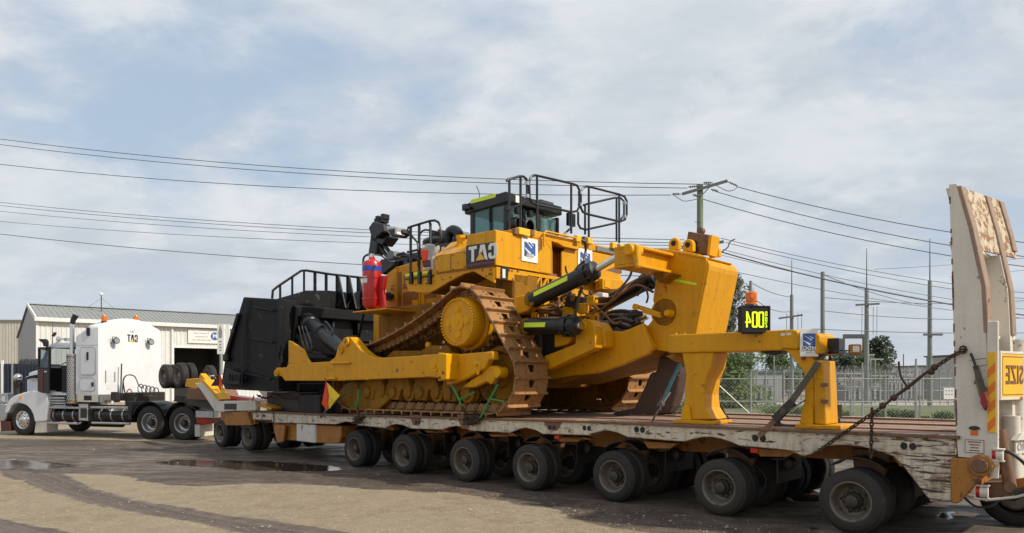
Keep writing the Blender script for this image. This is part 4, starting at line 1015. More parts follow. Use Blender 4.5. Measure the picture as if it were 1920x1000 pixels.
rp = part('ramp', MB().prism(ramp, 0.0, .05), M['ramp_white'], lo, TR, .006, label='tall raised loading ramp with worn white side and rusty face')
# rear (running) face profile of the ramp, from top to bottom
prof = [oy(*p) for p in [(1798, 348.5), (1820, 426), (1844.5, 537), (1848, 600), (1852, 700), (1856, 835)]]
front = [oy(*p) for p in [(1779, 345.5), (1784, 478), (1789, 663), (1793, 816)]]
RW = 1.12
def strip_y(P, y0, y1, th):
    mb = MB().prism([(x, z) for x, z in P]+[(x-th, z-.0) for x, z in P[::-1]], y0, y1)
    mb.v = [(x+.21*y, y, z) for x, y, z in mb.v]; return mb      # the ramp stands slightly askew
def cutz(P, z0, z1):
    out = []
    def at_z(z):
        for (xa, za), (xb, zb) in zip(P, P[1:]):
            if min(za, zb)-1e-9 <= z <= max(za, zb)+1e-9: return (xa+(xb-xa)*(z-za)/((zb-za) or 1), z)
        return P[0] if z > P[0][1] else P[-1]
    out.append(at_z(z1)); out += [p for p in P if z0 < p[1] < z1]; out.append(at_z(z0)); return out
zt = prof[0][1]; off = lambda P, d: [(x+d, z) for x, z in P]
part('ramp_rail', strip_y(off(cutz(prof, 2.45, zt), .022), -.002, .12, .05), M['ramp_strip'], rp, TR, .006)
part('ramp_rail', strip_y(off(cutz(prof, 2.45, zt-.02), .022), .64, .75, .05), M['ramp_strip'], rp, TR, .006)
part('ramp_rail', strip_y(off(cutz(prof, zt-.66, zt-.03), .022), RW-.11, RW, .05), M['ramp_strip'], rp, TR, .006)
part('ramp_rail', strip_y(off(cutz(prof, 1.15, 2.45), .012), 0.05, .15, .05), M['ramp_white'], rp, TR, .006)
part('ramp_web', strip_y(off(cutz(prof, 1.1, zt-.75), 0), .62, .76, .30), M['ramp_white'], rp, TR)
part('ramp_web', strip_y(off(cutz(prof, 1.1, zt), -.03), .04, .08, .12), M['ramp_white'], rp, TR)
part('ramp_face', strip_y(off(cutz(prof, zt-.74, zt-.01), 0), .05, RW-.01, .03), M['ramp_face'], rp, TR, .004, label='upper tread panel with flaked white paint over rust')
part('ramp_face', strip_y(off(cutz(prof, 2.05, zt-.62), -.24), .05, .64, .02), M['ramp_white'], rp, TR)
part('ramp_back', strip_y(front, .05, .76, -.02), M['ramp_white'], rp, TR)
for zz, h in ((2.42, .04), (zt-.76, .04), (1.95, .10), (1.14, .12)):
    xx = cutz(prof, zz, zz+.01)[0][0]; part('ramp_crossbar', MB().box(xx-.18, xx+.04, .08, .64, zz-h/2, zz+h/2), M['ramp_white'], rp, TR, .006)
part('top_cap', MB().prism([(front[0][0], zt-.02), (prof[0][0], zt-.02), (prof[0][0], zt), (front[0][0], zt)], .05, RW), M['rustbrown'], rp, TR)
part('lower_post', MB().cyl((1.62, .80, .9), (1.62, .80, 2.4), .10, n=14), M['ramp_white'], rp, TR)
mb = MB()
for k in range(22):
    xx, zz = random.choice(cutz(front, 1.3, 4.1)); z_ = random.uniform(1.3, 4.1); xx = cutz(front, z_, z_+.01)[0][0]; mb.box(xx-.004, xx+.012, -.004, .02, z_, z_+random.uniform(.03, .16))
o = part('edge_rust', mb, M['rustbrown'], rp, TR); o['kind'] = 'stuff'
# striped reflective marker, maker's plate, lamp
def quad_y(px0, py0, px1, py1, y, th=.004): a = oy(px0, py0, y); b_ = oy(px1, py1, y); return (a[0], b_[0], y-th, y, a[1], b_[1])
xs0, zs0 = oy(1854, 661, -.004); xs1, zs1 = oy(1866, 811, -.004); wS = .078; xm = 1.468
part('marker_board', MB().box(xm, xm+wS, -.02, -.004, zs1, zs0), M['sign_yellow'], lo, TR)
h = (zs0-zs1)/4.5
for k in range(4):
    z0 = zs1+k*h; part('marker_stripe', MB().prism([(xm, z0), (xm+wS, z0+h*.45), (xm+wS, z0+h*.95), (xm, z0+h*.5)], -.023, -.0195), M['orange_tape'], lo, TR)
part('marker_post', MB().box(xm-.01, xm+wS+.02, -.004, .05, .98, zs0+.35), M['ramp_white'], lo, TR, .008)
part('oval_badge', MB().prism([(oy(1827, 803)[0]+.055*math.cos(a*.5236), oy(1827, 803)[1]+.024*math.sin(a*.5236)) for a in range(12)], -.012, -.001), M['darksteel'], lo, TR)
a = oy(1820, 816); b_ = oy(1834, 808); part('amber_reflector', MB().box(a[0], b_[0], -.01, 0, a[1], b_[1]), M['amber'], lo, TR)
a = oy(1810, 848); b_ = oy(1845, 826)
part('maker_plate', MB().box(a[0], b_[0], -.006, -.001, a[1], b_[1]), M['ramp_white'], lo, TR, label='small framed plate with faint lettering')
part('plate_frame', MB().tube([(a[0], -.007, a[1]), (b_[0], -.007, a[1]), (b_[0], -.007, b_[1]), (a[0], -.007, b_[1])], .004, 4, True), M['brown_print'], lo, TR)
for i, ww in enumerate((.13, .10, .08, .10)): part('faint_print', MB().box((a[0]+b_[0])/2-ww/2, (a[0]+b_[0])/2+ww/2, -.0075, -.0062, b_[1]-.03-.032*i, b_[1]-.018-.032*i), M['brown_print'], lo, TR)
# hydraulic ram, lamps on brackets, pipes
part('hydraulic_ram', MB().cyl(TR.py(1875, 806, .22), TR.py(1894, 914, .22), .055, .068), M['rustbrown'], lo, TR)
part('ram_eye', MB().cyl(TR.py(1894, 914, .15), TR.py(1894, 914, .30), .06), M['rustbrown'], lo, TR)
for (px0, py0, px1, py1, y_) in ((1858, 844, 1882, 864, -.02), (1828, 913, 1853, 934, .0)):
    a = oy(px0, py1, y_); b_ = oy(px1, py0, y_); zc2 = (a[1]+b_[1])/2; r_ = (b_[1]-a[1])/2*.9
    part('tail_lamp', MB().cyl((a[0]+.012, y_+.05, zc2), (b_[0]-.012, y_+.05, zc2), r_, n=16), M['ramp_white'], lo, TR)
    part('lamp_lens', MB().cyl((a[0]+.010, y_+.05, zc2), (a[0]+.045, y_+.05, zc2), r_*1.02, n=16), M['redlens'], lo, TR)
    part('lamp_bracket', MB().box(a[0], b_[0], y_, y_+.12, b_[1]-.004, b_[1]+.008).box(a[0], b_[0], y_, y_+.12, a[1]-.008, a[1]+.004).box(a[0]-.01, a[0]+.006, y_, y_+.12, a[1], b_[1]), M['ramp_white'], lo, TR)
part('white_stub', MB().cyl(TR.py(1862, 868, .08), TR.py(1862, 896, .08), .055), M['ramp_white'], lo, TR)
part('tail_beam', MB().prism([oy(1845, 905, .2), oy(1900, 905, .2), oy(1902, 932, .2), oy(1840, 938, .2), oy(1838, 915, .2)], .2, 2.6), M['rustbrown'], lo, TR, .01)
part('tail_pipe_rail', MB().tube([TR.py(1800, 929, .1), TR.py(1850, 938, .1), TR.py(1905, 932, .1), TR.py(1950, 920, .1)], .016, 6), M['ramp_white'], lo, TR)
part('hose', MB().tube(smooth_path([TR.py(1884, 845, .1), TR.py(1900, 852, .1), TR.py(1920, 868, .12), TR.py(1945, 900, .2)]), .022, 7), M['rubber'], lo, TR)
part('hose', MB().tube(smooth_path([TR.py(1805, 930, .15), TR.py(1830, 950, .1), TR.py(1860, 948, .1), TR.py(1880, 930, .15)]), .014, 6), M['rubber'], lo, TR)
part('hose', MB().tube(smooth_path([TR.py(1900, 925, .1), TR.py(1930, 915, .1), TR.py(1960, 905, .1)]), .03, 7), M['rubber'], lo, TR)
part('rear_post', MB().cyl(TR.py(1897, 780, .55), TR.py(1900, 896, .55), .085), M['ramp_white'], lo, TR)
part('tail_bracket', MB().prism([oy(1896, 900, .3), oy(1925, 896, .3), oy(1925, 912, .3), oy(1905, 918, .3)], .3, .4), M['orange'], lo, TR)
# number plate and board frame on the tail
pr = Frame(*[(1901-CX)/FOC*8.45, 8.45], .86, .51)
pl = thing('number_plate', 'white number plate in a small housing below the oversize board', 'number plate', pr, (0, 0, 1.05))
part('plate', MB().box(0, .38, -.02, 0, EYE-(852-HY)/FOC*8.45, EYE-(826-HY)/FOC*8.45), M['ramp_white'], pl, pr, .004)
part('plate_hood', MB().prism([(-.02, EYE-(826-HY)/FOC*8.45), (.40, EYE-(826-HY)/FOC*8.45), (.28, EYE-(812-HY)/FOC*8.45), (.10, EYE-(812-HY)/FOC*8.45)], -.05, .03), M['ramp_white'], pl, pr, .004)
part('plate_stem', MB().box(.12, .26, 0, .04, .7, 1.3), M['ramp_white'], pl, pr)
part('lettering', place(text_mesh('ORO', .125, .002, .001), (.17, -.023, EYE-(839-HY)/FOC*8.45), (1, 0, 0)), M['grey_print'], pl, pr)
# OVERSIZE board, lettering reversed; only its end is in the picture
sf = Frame(*[(1871-CX)/FOC*8.35, 8.35], .82, .57); dS = 8.35
z1 = EYE-(661-HY)/FOC*dS; z0 = EYE-(748-HY)/FOC*dS
sg = thing('oversize_board', 'yellow oversize load board with reversed dark lettering on the ramp', 'sign', sf, (0, 0, z0))
part('board', MB().box(.012, 1.42, -.03, 0, z0+.012, z1-.012), M['sign_yellow'], sg, sf)
part('frame', MB().box(-.018, 1.45, -.036, .006, z1-.014, z1+.016).box(-.018, 1.45, -.036, .006, z0-.016, z0+.014).box(-.018, .014, -.038, .008, z0+.014, z1-.014).box(1.418, 1.45, -.038, .008, z0+.014, z1-.014), M['ramp_white'], sg, sf, .003)
part('border_line', MB().tube([(.045, -.031, z0+.045), (1.385, -.031, z0+.045), (1.385, -.031, z1-.045), (.045, -.031, z1-.045)], .005, 4, True), M['brown_print'], sg, sf)
tm = text_mesh('OVERSIZE', .30, .003, .004, True, 1.12, .76); x_ = [v[0] for v in tm.v]; x_min = min(x_)
part('lettering', place(tm, (.125-x_min, -.034, (z0+z1)/2+.0), (1, 0, 0)), M['brown_print'], sg, sf)
part('bracket', MB().box(.05, .12, .0, .35, z1-.12, z1-.06).box(.05, .12, .0, .35, z0+.06, z0+.12), M['ramp_white'], sg, sf)

# =================================================================== DOLLY AND GOOSENECK
dl = thing('gooseneck_dolly', 'white and orange gooseneck dolly between the truck and the trailer', 'trailer dolly', TR, (-16.0, 1.2, 0))
part('gooseneck_side', MB().prism([oy(*p) for p in [(368, 719), (384, 717), (416, 752), (482, 752), (482, 770), (406, 772), (380, 733)]], -.05, .10), M['ramp_white'], dl, TR, .015)
part('gooseneck_side', MB().prism([oy(*p) for p in [(368, 719), (384, 717), (416, 752), (482, 752), (482, 770), (406, 772), (380, 733)]], 1.7, 1.85), M['ramp_white'], dl, TR, .015)
part('slot_panel', MB().prism([oy(*p) for p in [(424, 757), (447, 757), (447, 768), (424, 768)]], -.056, -.045), M['darksteel'], dl, TR)
part('yellow_edge', MB().prism([oy(*p) for p in [(380, 712), (386, 712), (420, 749), (414, 752)]], -.08, .25), M['yellow2'], dl, TR, .01)
part('yellow_wedge', MB().prism([oy(*p) for p in [(343, 711), (366, 709), (369, 700), (382, 715), (372, 721), (362, 730), (340, 725)]], 0.1, .28), M['yellow2'], dl, TR, .015)
part('red_deck_plate', MB().prism([oy(*p) for p in [(418, 742), (460, 748), (470, 752), (420, 752)]], .2, .5), M['red'], dl, TR)
part('yellow_ramp_plate', MB().prism([oy(*p) for p in [(462, 750), (506, 765), (504, 769), (462, 757)]], .05, .5), M['yellow2'], dl, TR)
part('turntable', MB().prism([oy(*p) for p in [(320, 728), (352, 728), (358, 745), (385, 748), (385, 753), (318, 750)]], .5, 1.5), M['rustbrown'], dl, TR, .02)
part('drawbar', MB().prism([oy(330, 742, .7), oy(400, 742, .7), oy(412, 762, .7), oy(400, 770, .7), oy(325, 752, .7)], .7, 1.2), M['darksteel'], dl, TR)
part('dolly_frame', MB().prism([oy(*p) for p in [(410, 773), (474, 772), (474, 796), (452, 799), (444, 785), (432, 785), (424, 799), (414, 797), (410, 785)]], .05, .18), M['orange'], dl, TR, .012)
part('dolly_frame', MB().prism([oy(*p) for p in [(410, 773), (474, 772), (474, 796), (410, 797)]], 1.0, 2.4), M['orange'], dl, TR, .02)
part('pivot_arm', MB().prism([oy(434, 773, -.05), (oy(462, 773, -.05)), oy(470, 798, -.05), oy(428, 798, -.05)], -.04, .04), M['orange'], dl, TR, .01)
for ax in (-15.2, -16.75):
    lx = ax+16.0
    for yy, fl_ in ((0.02-1.2, False), (1.0-1.2, False), (2.3-1.2, True)): put_wheel(dl, lx, yy, .44, True, fl_, spin=rs.uniform(0, 6))
    part('axle', MB().cyl((ax, .2, .44), (ax, 2.3, .44), .07, n=10), M['darksteel'], dl, TR)
part('hanging_cable', MB().tube(smooth_path([TR.py(476, 742, -.02), TR.py(474, 770, -.03), TR.py(510, 772, -.04), TR.py(512, 800, -.03)]), .014, 5), M['rubber'], dl, TR)
# spare wheels lying on the gooseneck
for i, (px, py, y_, lb) in enumerate(((305, 706, .55, 'left pair of spare wheels chained on the gooseneck'), (332, 704, .35, 'right pair of spare wheels chained on the gooseneck'))):
    X, Z = oy(px, py, y_)
    sp = thing('spare_wheel', lb, 'spare wheel', TR, (X, y_, Z-.40), group='spare wheels on the gooseneck')
    for k in range(2):
        wl = inst('wheel', me_rim, sp, Matrix.Translation((0, .27*k, .40)) @ Matrix.Rotation(.4*k, 4, 'Y')); inst('tyre', me_tyre, wl, Matrix.Identity(4)); tag(inst('vent_hole', me_vent, wl, Matrix.Identity(4)), kind='stuff')
X, Z = oy(407, 700, 3.4)
sp = thing('spare_wheel', 'single spare tyre lying half hidden behind the black blade', 'spare wheel', TR, (X, 3.0, Z-.5))
wl = inst('wheel', me_rim, sp, Matrix.Translation((0, 0, .40))); inst('tyre', me_tyre, wl, Matrix.Identity(4))
# packed gear on the gooseneck (chains and a carton)
X, Z = oy(396, 712, 2.4)
t = thing('carton', 'small blue and white carton among the gear on the gooseneck', 'box', TR, (X, 2.4, Z-.15))
part('box_body', MB().box(X-.3, X+.3, 2.3, 2.7, Z-.15, Z+.15), M['print_white'], t, TR, .01); part('box_band', MB().box(X-.302, X+.302, 2.297, 2.703, Z-.10, Z-.0), M['logo_blue'], t, TR)
mb = MB(); rs2 = random.Random(8); pts = [TR.py(384+26*rs2.random(), 704+26*rs2.random(), 1.6+rs2.random()) for _ in range(14)]
chain_links(mb, smooth_path(pts, 3), .12, .018, .05); solo('chain', mb, M['chain'], 'heap of grey chain on the gooseneck behind the spare wheels', 'chain', TR)

# =================================================================== PRIME MOVER (frame TK: x rearwards, y to the far side)
ky = lambda px, py, c=0.0: TK.on_y(px, py, c)
kx = lambda px, py, c: TK.on_x(px, py, c)
tr = thing('prime_mover', 'white bonneted prime mover truck with tall sleeper, chrome stack and open door', 'truck', TK, (3.0, 1.2, 0))
me_tt = tyre_mb(.54, .28, .30).mesh('tyre'); me_tt.materials.append(M['tyre'])
me_tr = rim_mb(.30, .28, .17, .05, .11).mesh('wheel'); me_tr.materials.append(M['alu'])
mb = MB(); mb.lathe((0, 0, 0), (0, 1, 0), [(.25, .28), (.03, .292), (.0, .312), (-.004, .300), (.012, .282), (.05, .26), (.03, .20), (.012, .15), (-.03, .13), (-.06, .10), (-.065, .001)], 32)
for i in range(10): a = 6.283*i/10; mb.cyl((.165*math.cos(a), .03, .165*math.sin(a)), (.165*math.cos(a), -.02, .165*math.sin(a)), .016, n=6)
me_ts = mb.mesh('wheel'); me_ts.materials.append(M['chrome'])
mb = MB()
for i in range(10): a = 6.283*(i+.5)/10; mb.cyl((.225*math.cos(a), .045, .225*math.sin(a)), (.225*math.cos(a), .030, .225*math.sin(a)), .026, n=8)
me_th = mb.mesh('hand_hole'); me_th.materials.append(M['interior'])
me_tc = MB().lathe((0, 0, 0), (0, 1, 0), [(.168, .19), (.16, .185), (.155, .13), (.05, .115), (.01, .10), (.0, .08), (.0, .001)], 18).mesh('hub_cap'); me_tc.materials.append(M['hub'])
def tw(x, y, rim, dual, flip=False, cap=None):
    for k in range(2 if dual else 1):
        Mx = Matrix.Translation((x-3.0, y-1.2+(.32*k)*(-1 if flip else 1), .535))
        if flip: Mx = Mx @ Matrix.Rotation(math.pi, 4, 'Z')
        wl = inst('wheel', rim, tr, Mx @ Matrix.Rotation(.3+k, 4, 'Y')); inst('tyre', me_tt, wl, Matrix.Identity(4))
        if k == 0 and cap: inst('hub_cap' if cap is me_tc else 'hand_hole', cap, wl, Matrix.Identity(4))
tw(0, 0, me_ts, False, cap=me_th); tw(0, 2.45, me_ts, False, True)
for ax in (5.39, 6.68):
    tw(ax, 0, me_tr, True, cap=me_tc); tw(ax, 2.45, me_tr, True, True, cap=me_tc)
    part('axle', MB().cyl((ax, .3, .53), (ax, 2.2, .53), .09, n=10), M['darksteel'], tr, TK)
part('axle', MB().cyl((0, .2, .53), (0, 2.3, .53), .07, n=10), M['darksteel'], tr, TK)
part('chassis_rail', MB().box(-.6, 7.6, .75, .85, .72, 1.02).box(-.6, 7.6, 1.6, 1.7, .72, 1.02), M['darksteel'], tr, TK)
# bonnet: cross-sections from nose to cab
xn = ky(41, 700)[0]; xc = ky(71, 700, .25)[0]; zf = ky(42, 695, .3)[1]; zb = ky(70, 690, .3)[1]
def loft(secs, close=True):
    mb = MB(); n = len(secs[0]); v = [p for s_ in secs for p in s_]; f = []
    for i in range(len(secs)-1):
        for k in range(n-1): f.append((i*n+k, i*n+k+1, (i+1)*n+k+1, (i+1)*n+k))
    mb.add(v, f, True)
    mb.add(secs[0], [tuple(range(n))]); mb.add(secs[-1], [tuple(range(n))[::-1]])
    return mb
def sec(x, y0, y1, z0, z1, r):
    return [(x, y0, z0), (x, y0, z1-r), (x, y0+r*.3, z1-r*.3), (x, y0+r, z1), (x, y1-r, z1+.03), (x, y1-r*.3, z1-r*.3), (x, y1, z1-r), (x, y1, z0)]
part('bonnet', loft([sec(xn-.42, .55, 1.9, .95, zf-.16, .18), sec(xn-.30, .48, 1.97, .95, zf-.03, .18), sec((xn+xc)/2, .38, 2.07, .95, (zf+zb)/2, .16), sec(xc+.05, .30, 2.15, .95, zb, .14)]), M['white'], tr, TK)
# guard (mudguard) over the steer wheel
fo = [ky(*p) for p in [(87, 733), (93, 757), (88, 790), (66, 792), (63, 778), (58, 768), (51, 761), (44, 758), (35, 756), (27, 758), (21, 763), (17, 771), (14, 776), (9, 774), (11, 766), (14, 756), (20, 747), (30, 741), (42, 737), (60, 732)]]
part('guard', MB().prism(fo, -.03, .42), M['white'], tr, TK, .05, 3, label='white front guard flaring over the steer wheel')
part('guard', MB().prism(fo, 2.03, 2.48), M['white'], tr, TK, .05, 3)
part('side_vent', MB().prism([ky(*p, .36) for p in [(49, 708), (58, 704), (70, 703), (70, 711), (56, 711)]], .29, .37), M['darksteel'], tr, TK, .005)
part('vent_scroll', MB().tube([TK.py(49, 708, .28), TK.py(58, 704.5, .28), TK.py(70, 702.5, .28)], .018, 5).tube([TK.py(52, 712, .28), TK.py(62, 711, .28), TK.py(70, 711, .28)], .018, 5), M['chrome'], tr, TK)
part('grille', MB().box(xn-.50, xn-.42, .62, 1.83, 1.0, zf-.2), M['chrome'], tr, TK, .03)
part('bumper', MB().prism([ky(*p) for p in [(-8, 758), (12, 757), (13, 780), (8, 790), (-8, 790)]], -.02, 2.45), M['alu'], tr, TK, .04, 2)
part('headlight_pod', MB().prism([ky(*p) for p in [(-3, 738), (13, 737), (15, 757), (-3, 757)]], .0, .35), M['alu'], tr, TK, .03)
part('headlight', MB().cyl(TK.py(8, 748, -.02), TK.py(8, 748, .05), .10, n=16), M['chrome'], tr, TK)
part('front_mud_flap', MB().prism([ky(*p) for p in [(2, 790), (19, 790), (20, 808), (3, 809)]], -.02, .3), M['maroon'], tr, TK)
part('guard_mud_flap', MB().prism([ky(*p) for p in [(67, 792), (88, 791), (87, 811), (64, 812)]], .0, .45), M['ramp_white'], tr, TK, .01)
part('side_marker', MB().cyl(TK.py(38.5, 745.7, -.05), TK.py(38.5, 745.7, 0), .05, n=12), M['amber'], tr, TK)
c0 = TK.py(33, 724, .1)
part('air_cleaner', MB().lathe((c0[0], .12, 0), (0, 0, 1), [(ky(33, 741)[1], .14), (ky(33, 717)[1], .15)], 18), M['darksteel'], tr, TK)
part('air_cleaner_cap', MB().sphere((c0[0]+.02, .10, ky(33, 708)[1]), .135, 14), M['chrome'], tr, TK)
# cab: side frame around the open door, roof, windscreen, interior
z_floor = ky(100, 742)[1]; z_roof = ky(104, 650, .3)[1]; x0 = ky(71, 700)[0]; x1 = ky(143, 700)[0]
part('cab_floor', MB().box(x0, x1, .08, 2.37, z_floor, z_floor+.12), M['white'], tr, TK, .02)
part('cab_wall', MB().box(x0, x1, 2.31, 2.37, z_floor+.12, z_floor+1.05).box(x0, x0+.08, .1, 2.31, z_floor+.12, z_floor+.95).box(x1-.05, x1, .1, 2.3, z_floor+.12, z_roof), M['interior'], tr, TK)
part('cab_pillar', MB().bar((x0+.02, .1, z_floor+.1), (x0+.02, .1, z_floor+.95), .10, .08).bar((x0+.02, .12, z_floor+.95), (x0+.34, .14, z_roof-.02), .09, .07).bar((x0+.02, 2.33, z_floor+.95), (x0+.34, 2.3, z_roof-.02), .09, .07).box(x1-.34, x1-.26, .08, .14, z_floor+.1, z_roof).box(x1-.34, x1-.26, 2.3, 2.36, z_floor+.1, z_roof), M['black'], tr, TK)
part('cab_roof', loft([sec(x0+.26, .12, 2.33, z_roof-.06, z_roof+.04, .05), sec(x0+.5, .10, 2.35, z_roof-.06, ky(110, 642)[1]+.0, .10), sec(x1-.0, .10, 2.35, z_roof-.06, ky(128, 640)[1], .12)]), M['white'], tr, TK)
part('windscreen', MB().add([(x0+.04, .18, z_floor+1.0), (x0+.04, 2.25, z_floor+1.0), (x0+.32, 2.22, z_roof-.05), (x0+.32, .2, z_roof-.05)], [(0, 1, 2, 3)]), M['mirror'], tr, TK)
part('rear_window', MB().box(x0+.35, x1-.35, 2.33, 2.34, z_floor+1.05, z_roof-.05), M['mirror'], tr, TK)
part('door_jamb', MB().box(x0+.98, x1-.26, .07, .13, z_floor+.1, z_floor+1.02), M['interior'], tr, TK)
part('seat', MB().prism([(x0+.9, z_floor+.12), (x0+1.4, z_floor+.12), (x0+1.5, z_floor+1.15), (x0+1.32, z_floor+1.15), (x0+1.25, z_floor+.5), (x0+.9, z_floor+.5)], .45, .95), M['interior'], tr, TK, .04)
part('steering_wheel', MB().tube([(x0+.55+.06*math.cos(a*.5236), .7+.23*math.cos(a*.5236), z_floor+.95+.2*math.sin(a*.5236)) for a in range(12)], .016, 5, True), M['interior'], tr, TK)
# open door, hinged at the front pillar and swung out
ang = R(-9); DM = Matrix.Translation((x0-.02, .06, 0)) @ Matrix.Rotation(ang, 4, 'Z')
def dbox(*a_): return MB().box(*a_, M=DM)
dw = 1.02; dzb = z_floor+.08; dzt = z_roof-.03; dm = dzb+(dzt-dzb)*.53
dr = part('door', dbox(0, dw*.62, -.06, .0, dzb, dm), M['black'], tr, TK, .02, label='dark near side cab door with painted maroon sheen standing ajar')
part('sheen_panel', dbox(.05, dw*.34, -.072, -.058, dzb+.03, dm-.03), M['maroon'], dr, TK, .01)  # maroon sheen on the black door, put in as a coloured panel
part('window_frame', MB().box(0, .07, -.05, .03, dm, dzt, DM).box(dw*.62-.07, dw*.62, -.05, .03, dm, dzt, DM).box(.07, dw*.62-.07, -.05, .03, dzt-.07, dzt, DM).box(.07, dw*.62-.07, -.05, .03, dm, dm+.05, DM), M['black'], dr, TK, .01)
part('window', dbox(.07, dw*.62-.07, -.02, -.01, dm+.05, dzt-.07), M['mirror'], dr, TK)
part('door_handle', dbox(dw*.42, dw*.56, -.09, -.06, dm-.12, dm-.08), M['chrome'], dr, TK)
# mirror on its arm, small lamps and aerial, horn
part('mirror_head', MB().prism([ky(*p, -.15) for p in [(74, 636), (88, 636), (91, 640), (91, 650), (84, 650), (82, 643), (77, 640)]], -.22, -.12), M['black'], tr, TK, .02)
part('mirror_arm', MB().tube([TK.py(88, 650, -.15), TK.py(86, 656, -.05), (x0+.1, .05, z_roof-.1)], .018, 5), M['black'], tr, TK)
part('aerial', MB().tube([TK.py(98, 655, .15), TK.py(99, 603, .15)], [.018, .008], 5), M['darksteel'], tr, TK)
part('spot_mirror', MB().prism([ky(*p, .0) for p in [(98, 630), (101, 624), (105, 623), (104, 628), (100, 632)]], -.04, .04), M['darksteel'], tr, TK, .01)
part('roof_horn', MB().lathe(TK.py(122, 636, .6), (-1, 0, 0), [(0, .03), (.2, .04), (.28, .09), (.3, .1)], 10), M['chrome'], tr, TK)
part('sun_visor', MB().prism([ky(*p, .3) for p in [(104, 650), (110, 642), (112, 645), (106, 652)]], .2, 2.2), M['black'], tr, TK)
part('roof_lamp', MB().box(*[ky(122, 640, .4)[0], ky(128, 640, .4)[0]], .35, .5, ky(122, 640, .4)[1], ky(122, 634, .4)[1]), M['alu'], tr, TK, .01)
# exhaust stack with perforated guard
sx, _ = ky(133.5, 640, -.02); zt_ = ky(133, 600)[1]
part('exhaust_pipe', MB().cyl((sx, .02, ky(133, 755)[1]), (sx, .02, ky(133, 606)[1]), .075, n=16), M['chrome'], tr, TK)
part('stack_tip', MB().tube([(sx, .02, ky(133, 608)[1]), (sx+.02, .04, ky(133, 600)[1]), (sx+.07, .10, ky(133, 591)[1])], [.078, .085, .10], 14), M['black'], tr, TK)
part('heat_guard', MB().cyl((sx-.03, .02, ky(133, 756)[1]), (sx-.03, .02, ky(133, 664)[1]), .145, n=18), M['alu'], tr, TK)
mb = MB(); gz0, gz1 = ky(133, 752)[1], ky(133, 670)[1]
for i in range(20):
    for j in range(5):
        a = R(-150+28*j)+(.24 if i % 2 else 0); z = gz0+(gz1-gz0)*(i+.5)/20
        mb.box(-.004, .003, -.013, .013, -.022, .022, Matrix.Translation((sx-.03+.146*math.cos(a), .02+.146*math.sin(a), z)) @ Matrix.Rotation(a, 4, 'Z'))
o = part('guard_perforation', mb, M['interior'], tr, TK); o['kind'] = 'stuff'
part('stack_clamp', MB().cyl((sx-.03, .02, gz0-.04), (sx-.03, .02, gz0+.02), .155, n=18).cyl((sx-.03, .02, gz1), (sx-.03, .02, gz1+.05), .155, n=18), M['rustbrown'], tr, TK)
# sleeper
XR = ky(184, 640)[0]; XL = ky(142, 640)[0]; zb_ = ky(182, 740)[1]; zt1 = kx(182, 606, XR)[1]; ztm = kx(240, 597.5, XR)[1]; YR = kx(302, 640, XR)[0]
def ssec(x, zt0, ztm_, rr, bulge):
    P = [(x, .0, zb_), (x, .0, zt0-rr)]; n = 6
    for k in range(1, n): a = math.pi/2*k/n; P.append((x, rr-rr*math.cos(a), zt0-rr+rr*math.sin(a)))
    for k in range(7): u = k/6; P.append((x, rr+(YR-2*rr)*u, zt0+(ztm_-zt0)*math.sin(math.pi*u)**.7))
    for k in range(1, n): a = math.pi/2*k/n; P.append((x, YR-rr+rr*math.sin(a), zt0-rr+rr*math.cos(a)))
    P += [(x, YR, zt0-rr), (x, YR, zb_)]; return P
zl = ky(142, 628)[1]; xk = ky(160, 610)[0]
part('sleeper', loft([ssec(XL, zl-.05, zl+.05, .10, 0), ssec(XL+.02, zl, zl+.12, .12, 0), ssec(xk, zt1-.12, ztm-.12, .16, 0), ssec(xk+.10, zt1-.03, ztm-.03, .17, 0), ssec(XR-.05, zt1, ztm, .18, 0), ssec(XR, zt1-.05, ztm-.05, .15, 0)]), M['white'], tr, TK, label='tall white sleeper box with rounded roof')
def kq(px0, py0, px1, py1, y): a = ky(px0, py1, y); b_ = ky(px1, py0, y); return a[0], b_[0], a[1], b_[1]
def rrect(x0, x1, z0, z1, r, n=4):
    P = []
    for cx, cz, a0 in ((x1-r, z1-r, 0), (x0+r, z1-r, 90), (x0+r, z0+r, 180), (x1-r, z0+r, 270)): P += arc(cx, cz, r, a0, a0+90, n)
    return P
for nm, q in (('side_locker_door', (151, 651, 179, 703)), ('side_locker_door', (150, 709, 178, 733))):
    a = kq(*q, -.01); P = rrect(*a, .10)
    part(nm, MB().prism(P, -.018, .01), M['white'], tr, TK, .006)
    part('door_seal', MB().tube([(x, -.012, z) for x, z in P], .011, 4, True), M['grey_print'], tr, TK)
for q in ((162, 614, 168, 630), (162, 660, 166, 676)): a = kq(*q, -.02); part('dark_window', MB().prism(rrect(*a, .04), -.028, .0), M['black'], tr, TK, .004)
a = kq(171, 717, 175, 725, -.03); part('locker_latch', MB().box(a[0], a[1], -.035, -.01, a[2], a[3]), M['black'], tr, TK, .006)
a = kq(142, 647, 184, 648.2, -.0); part('seam_strip', MB().box(a[0], a[1], -.006, .0, a[2], a[3]), M['grey_print'], tr, TK)
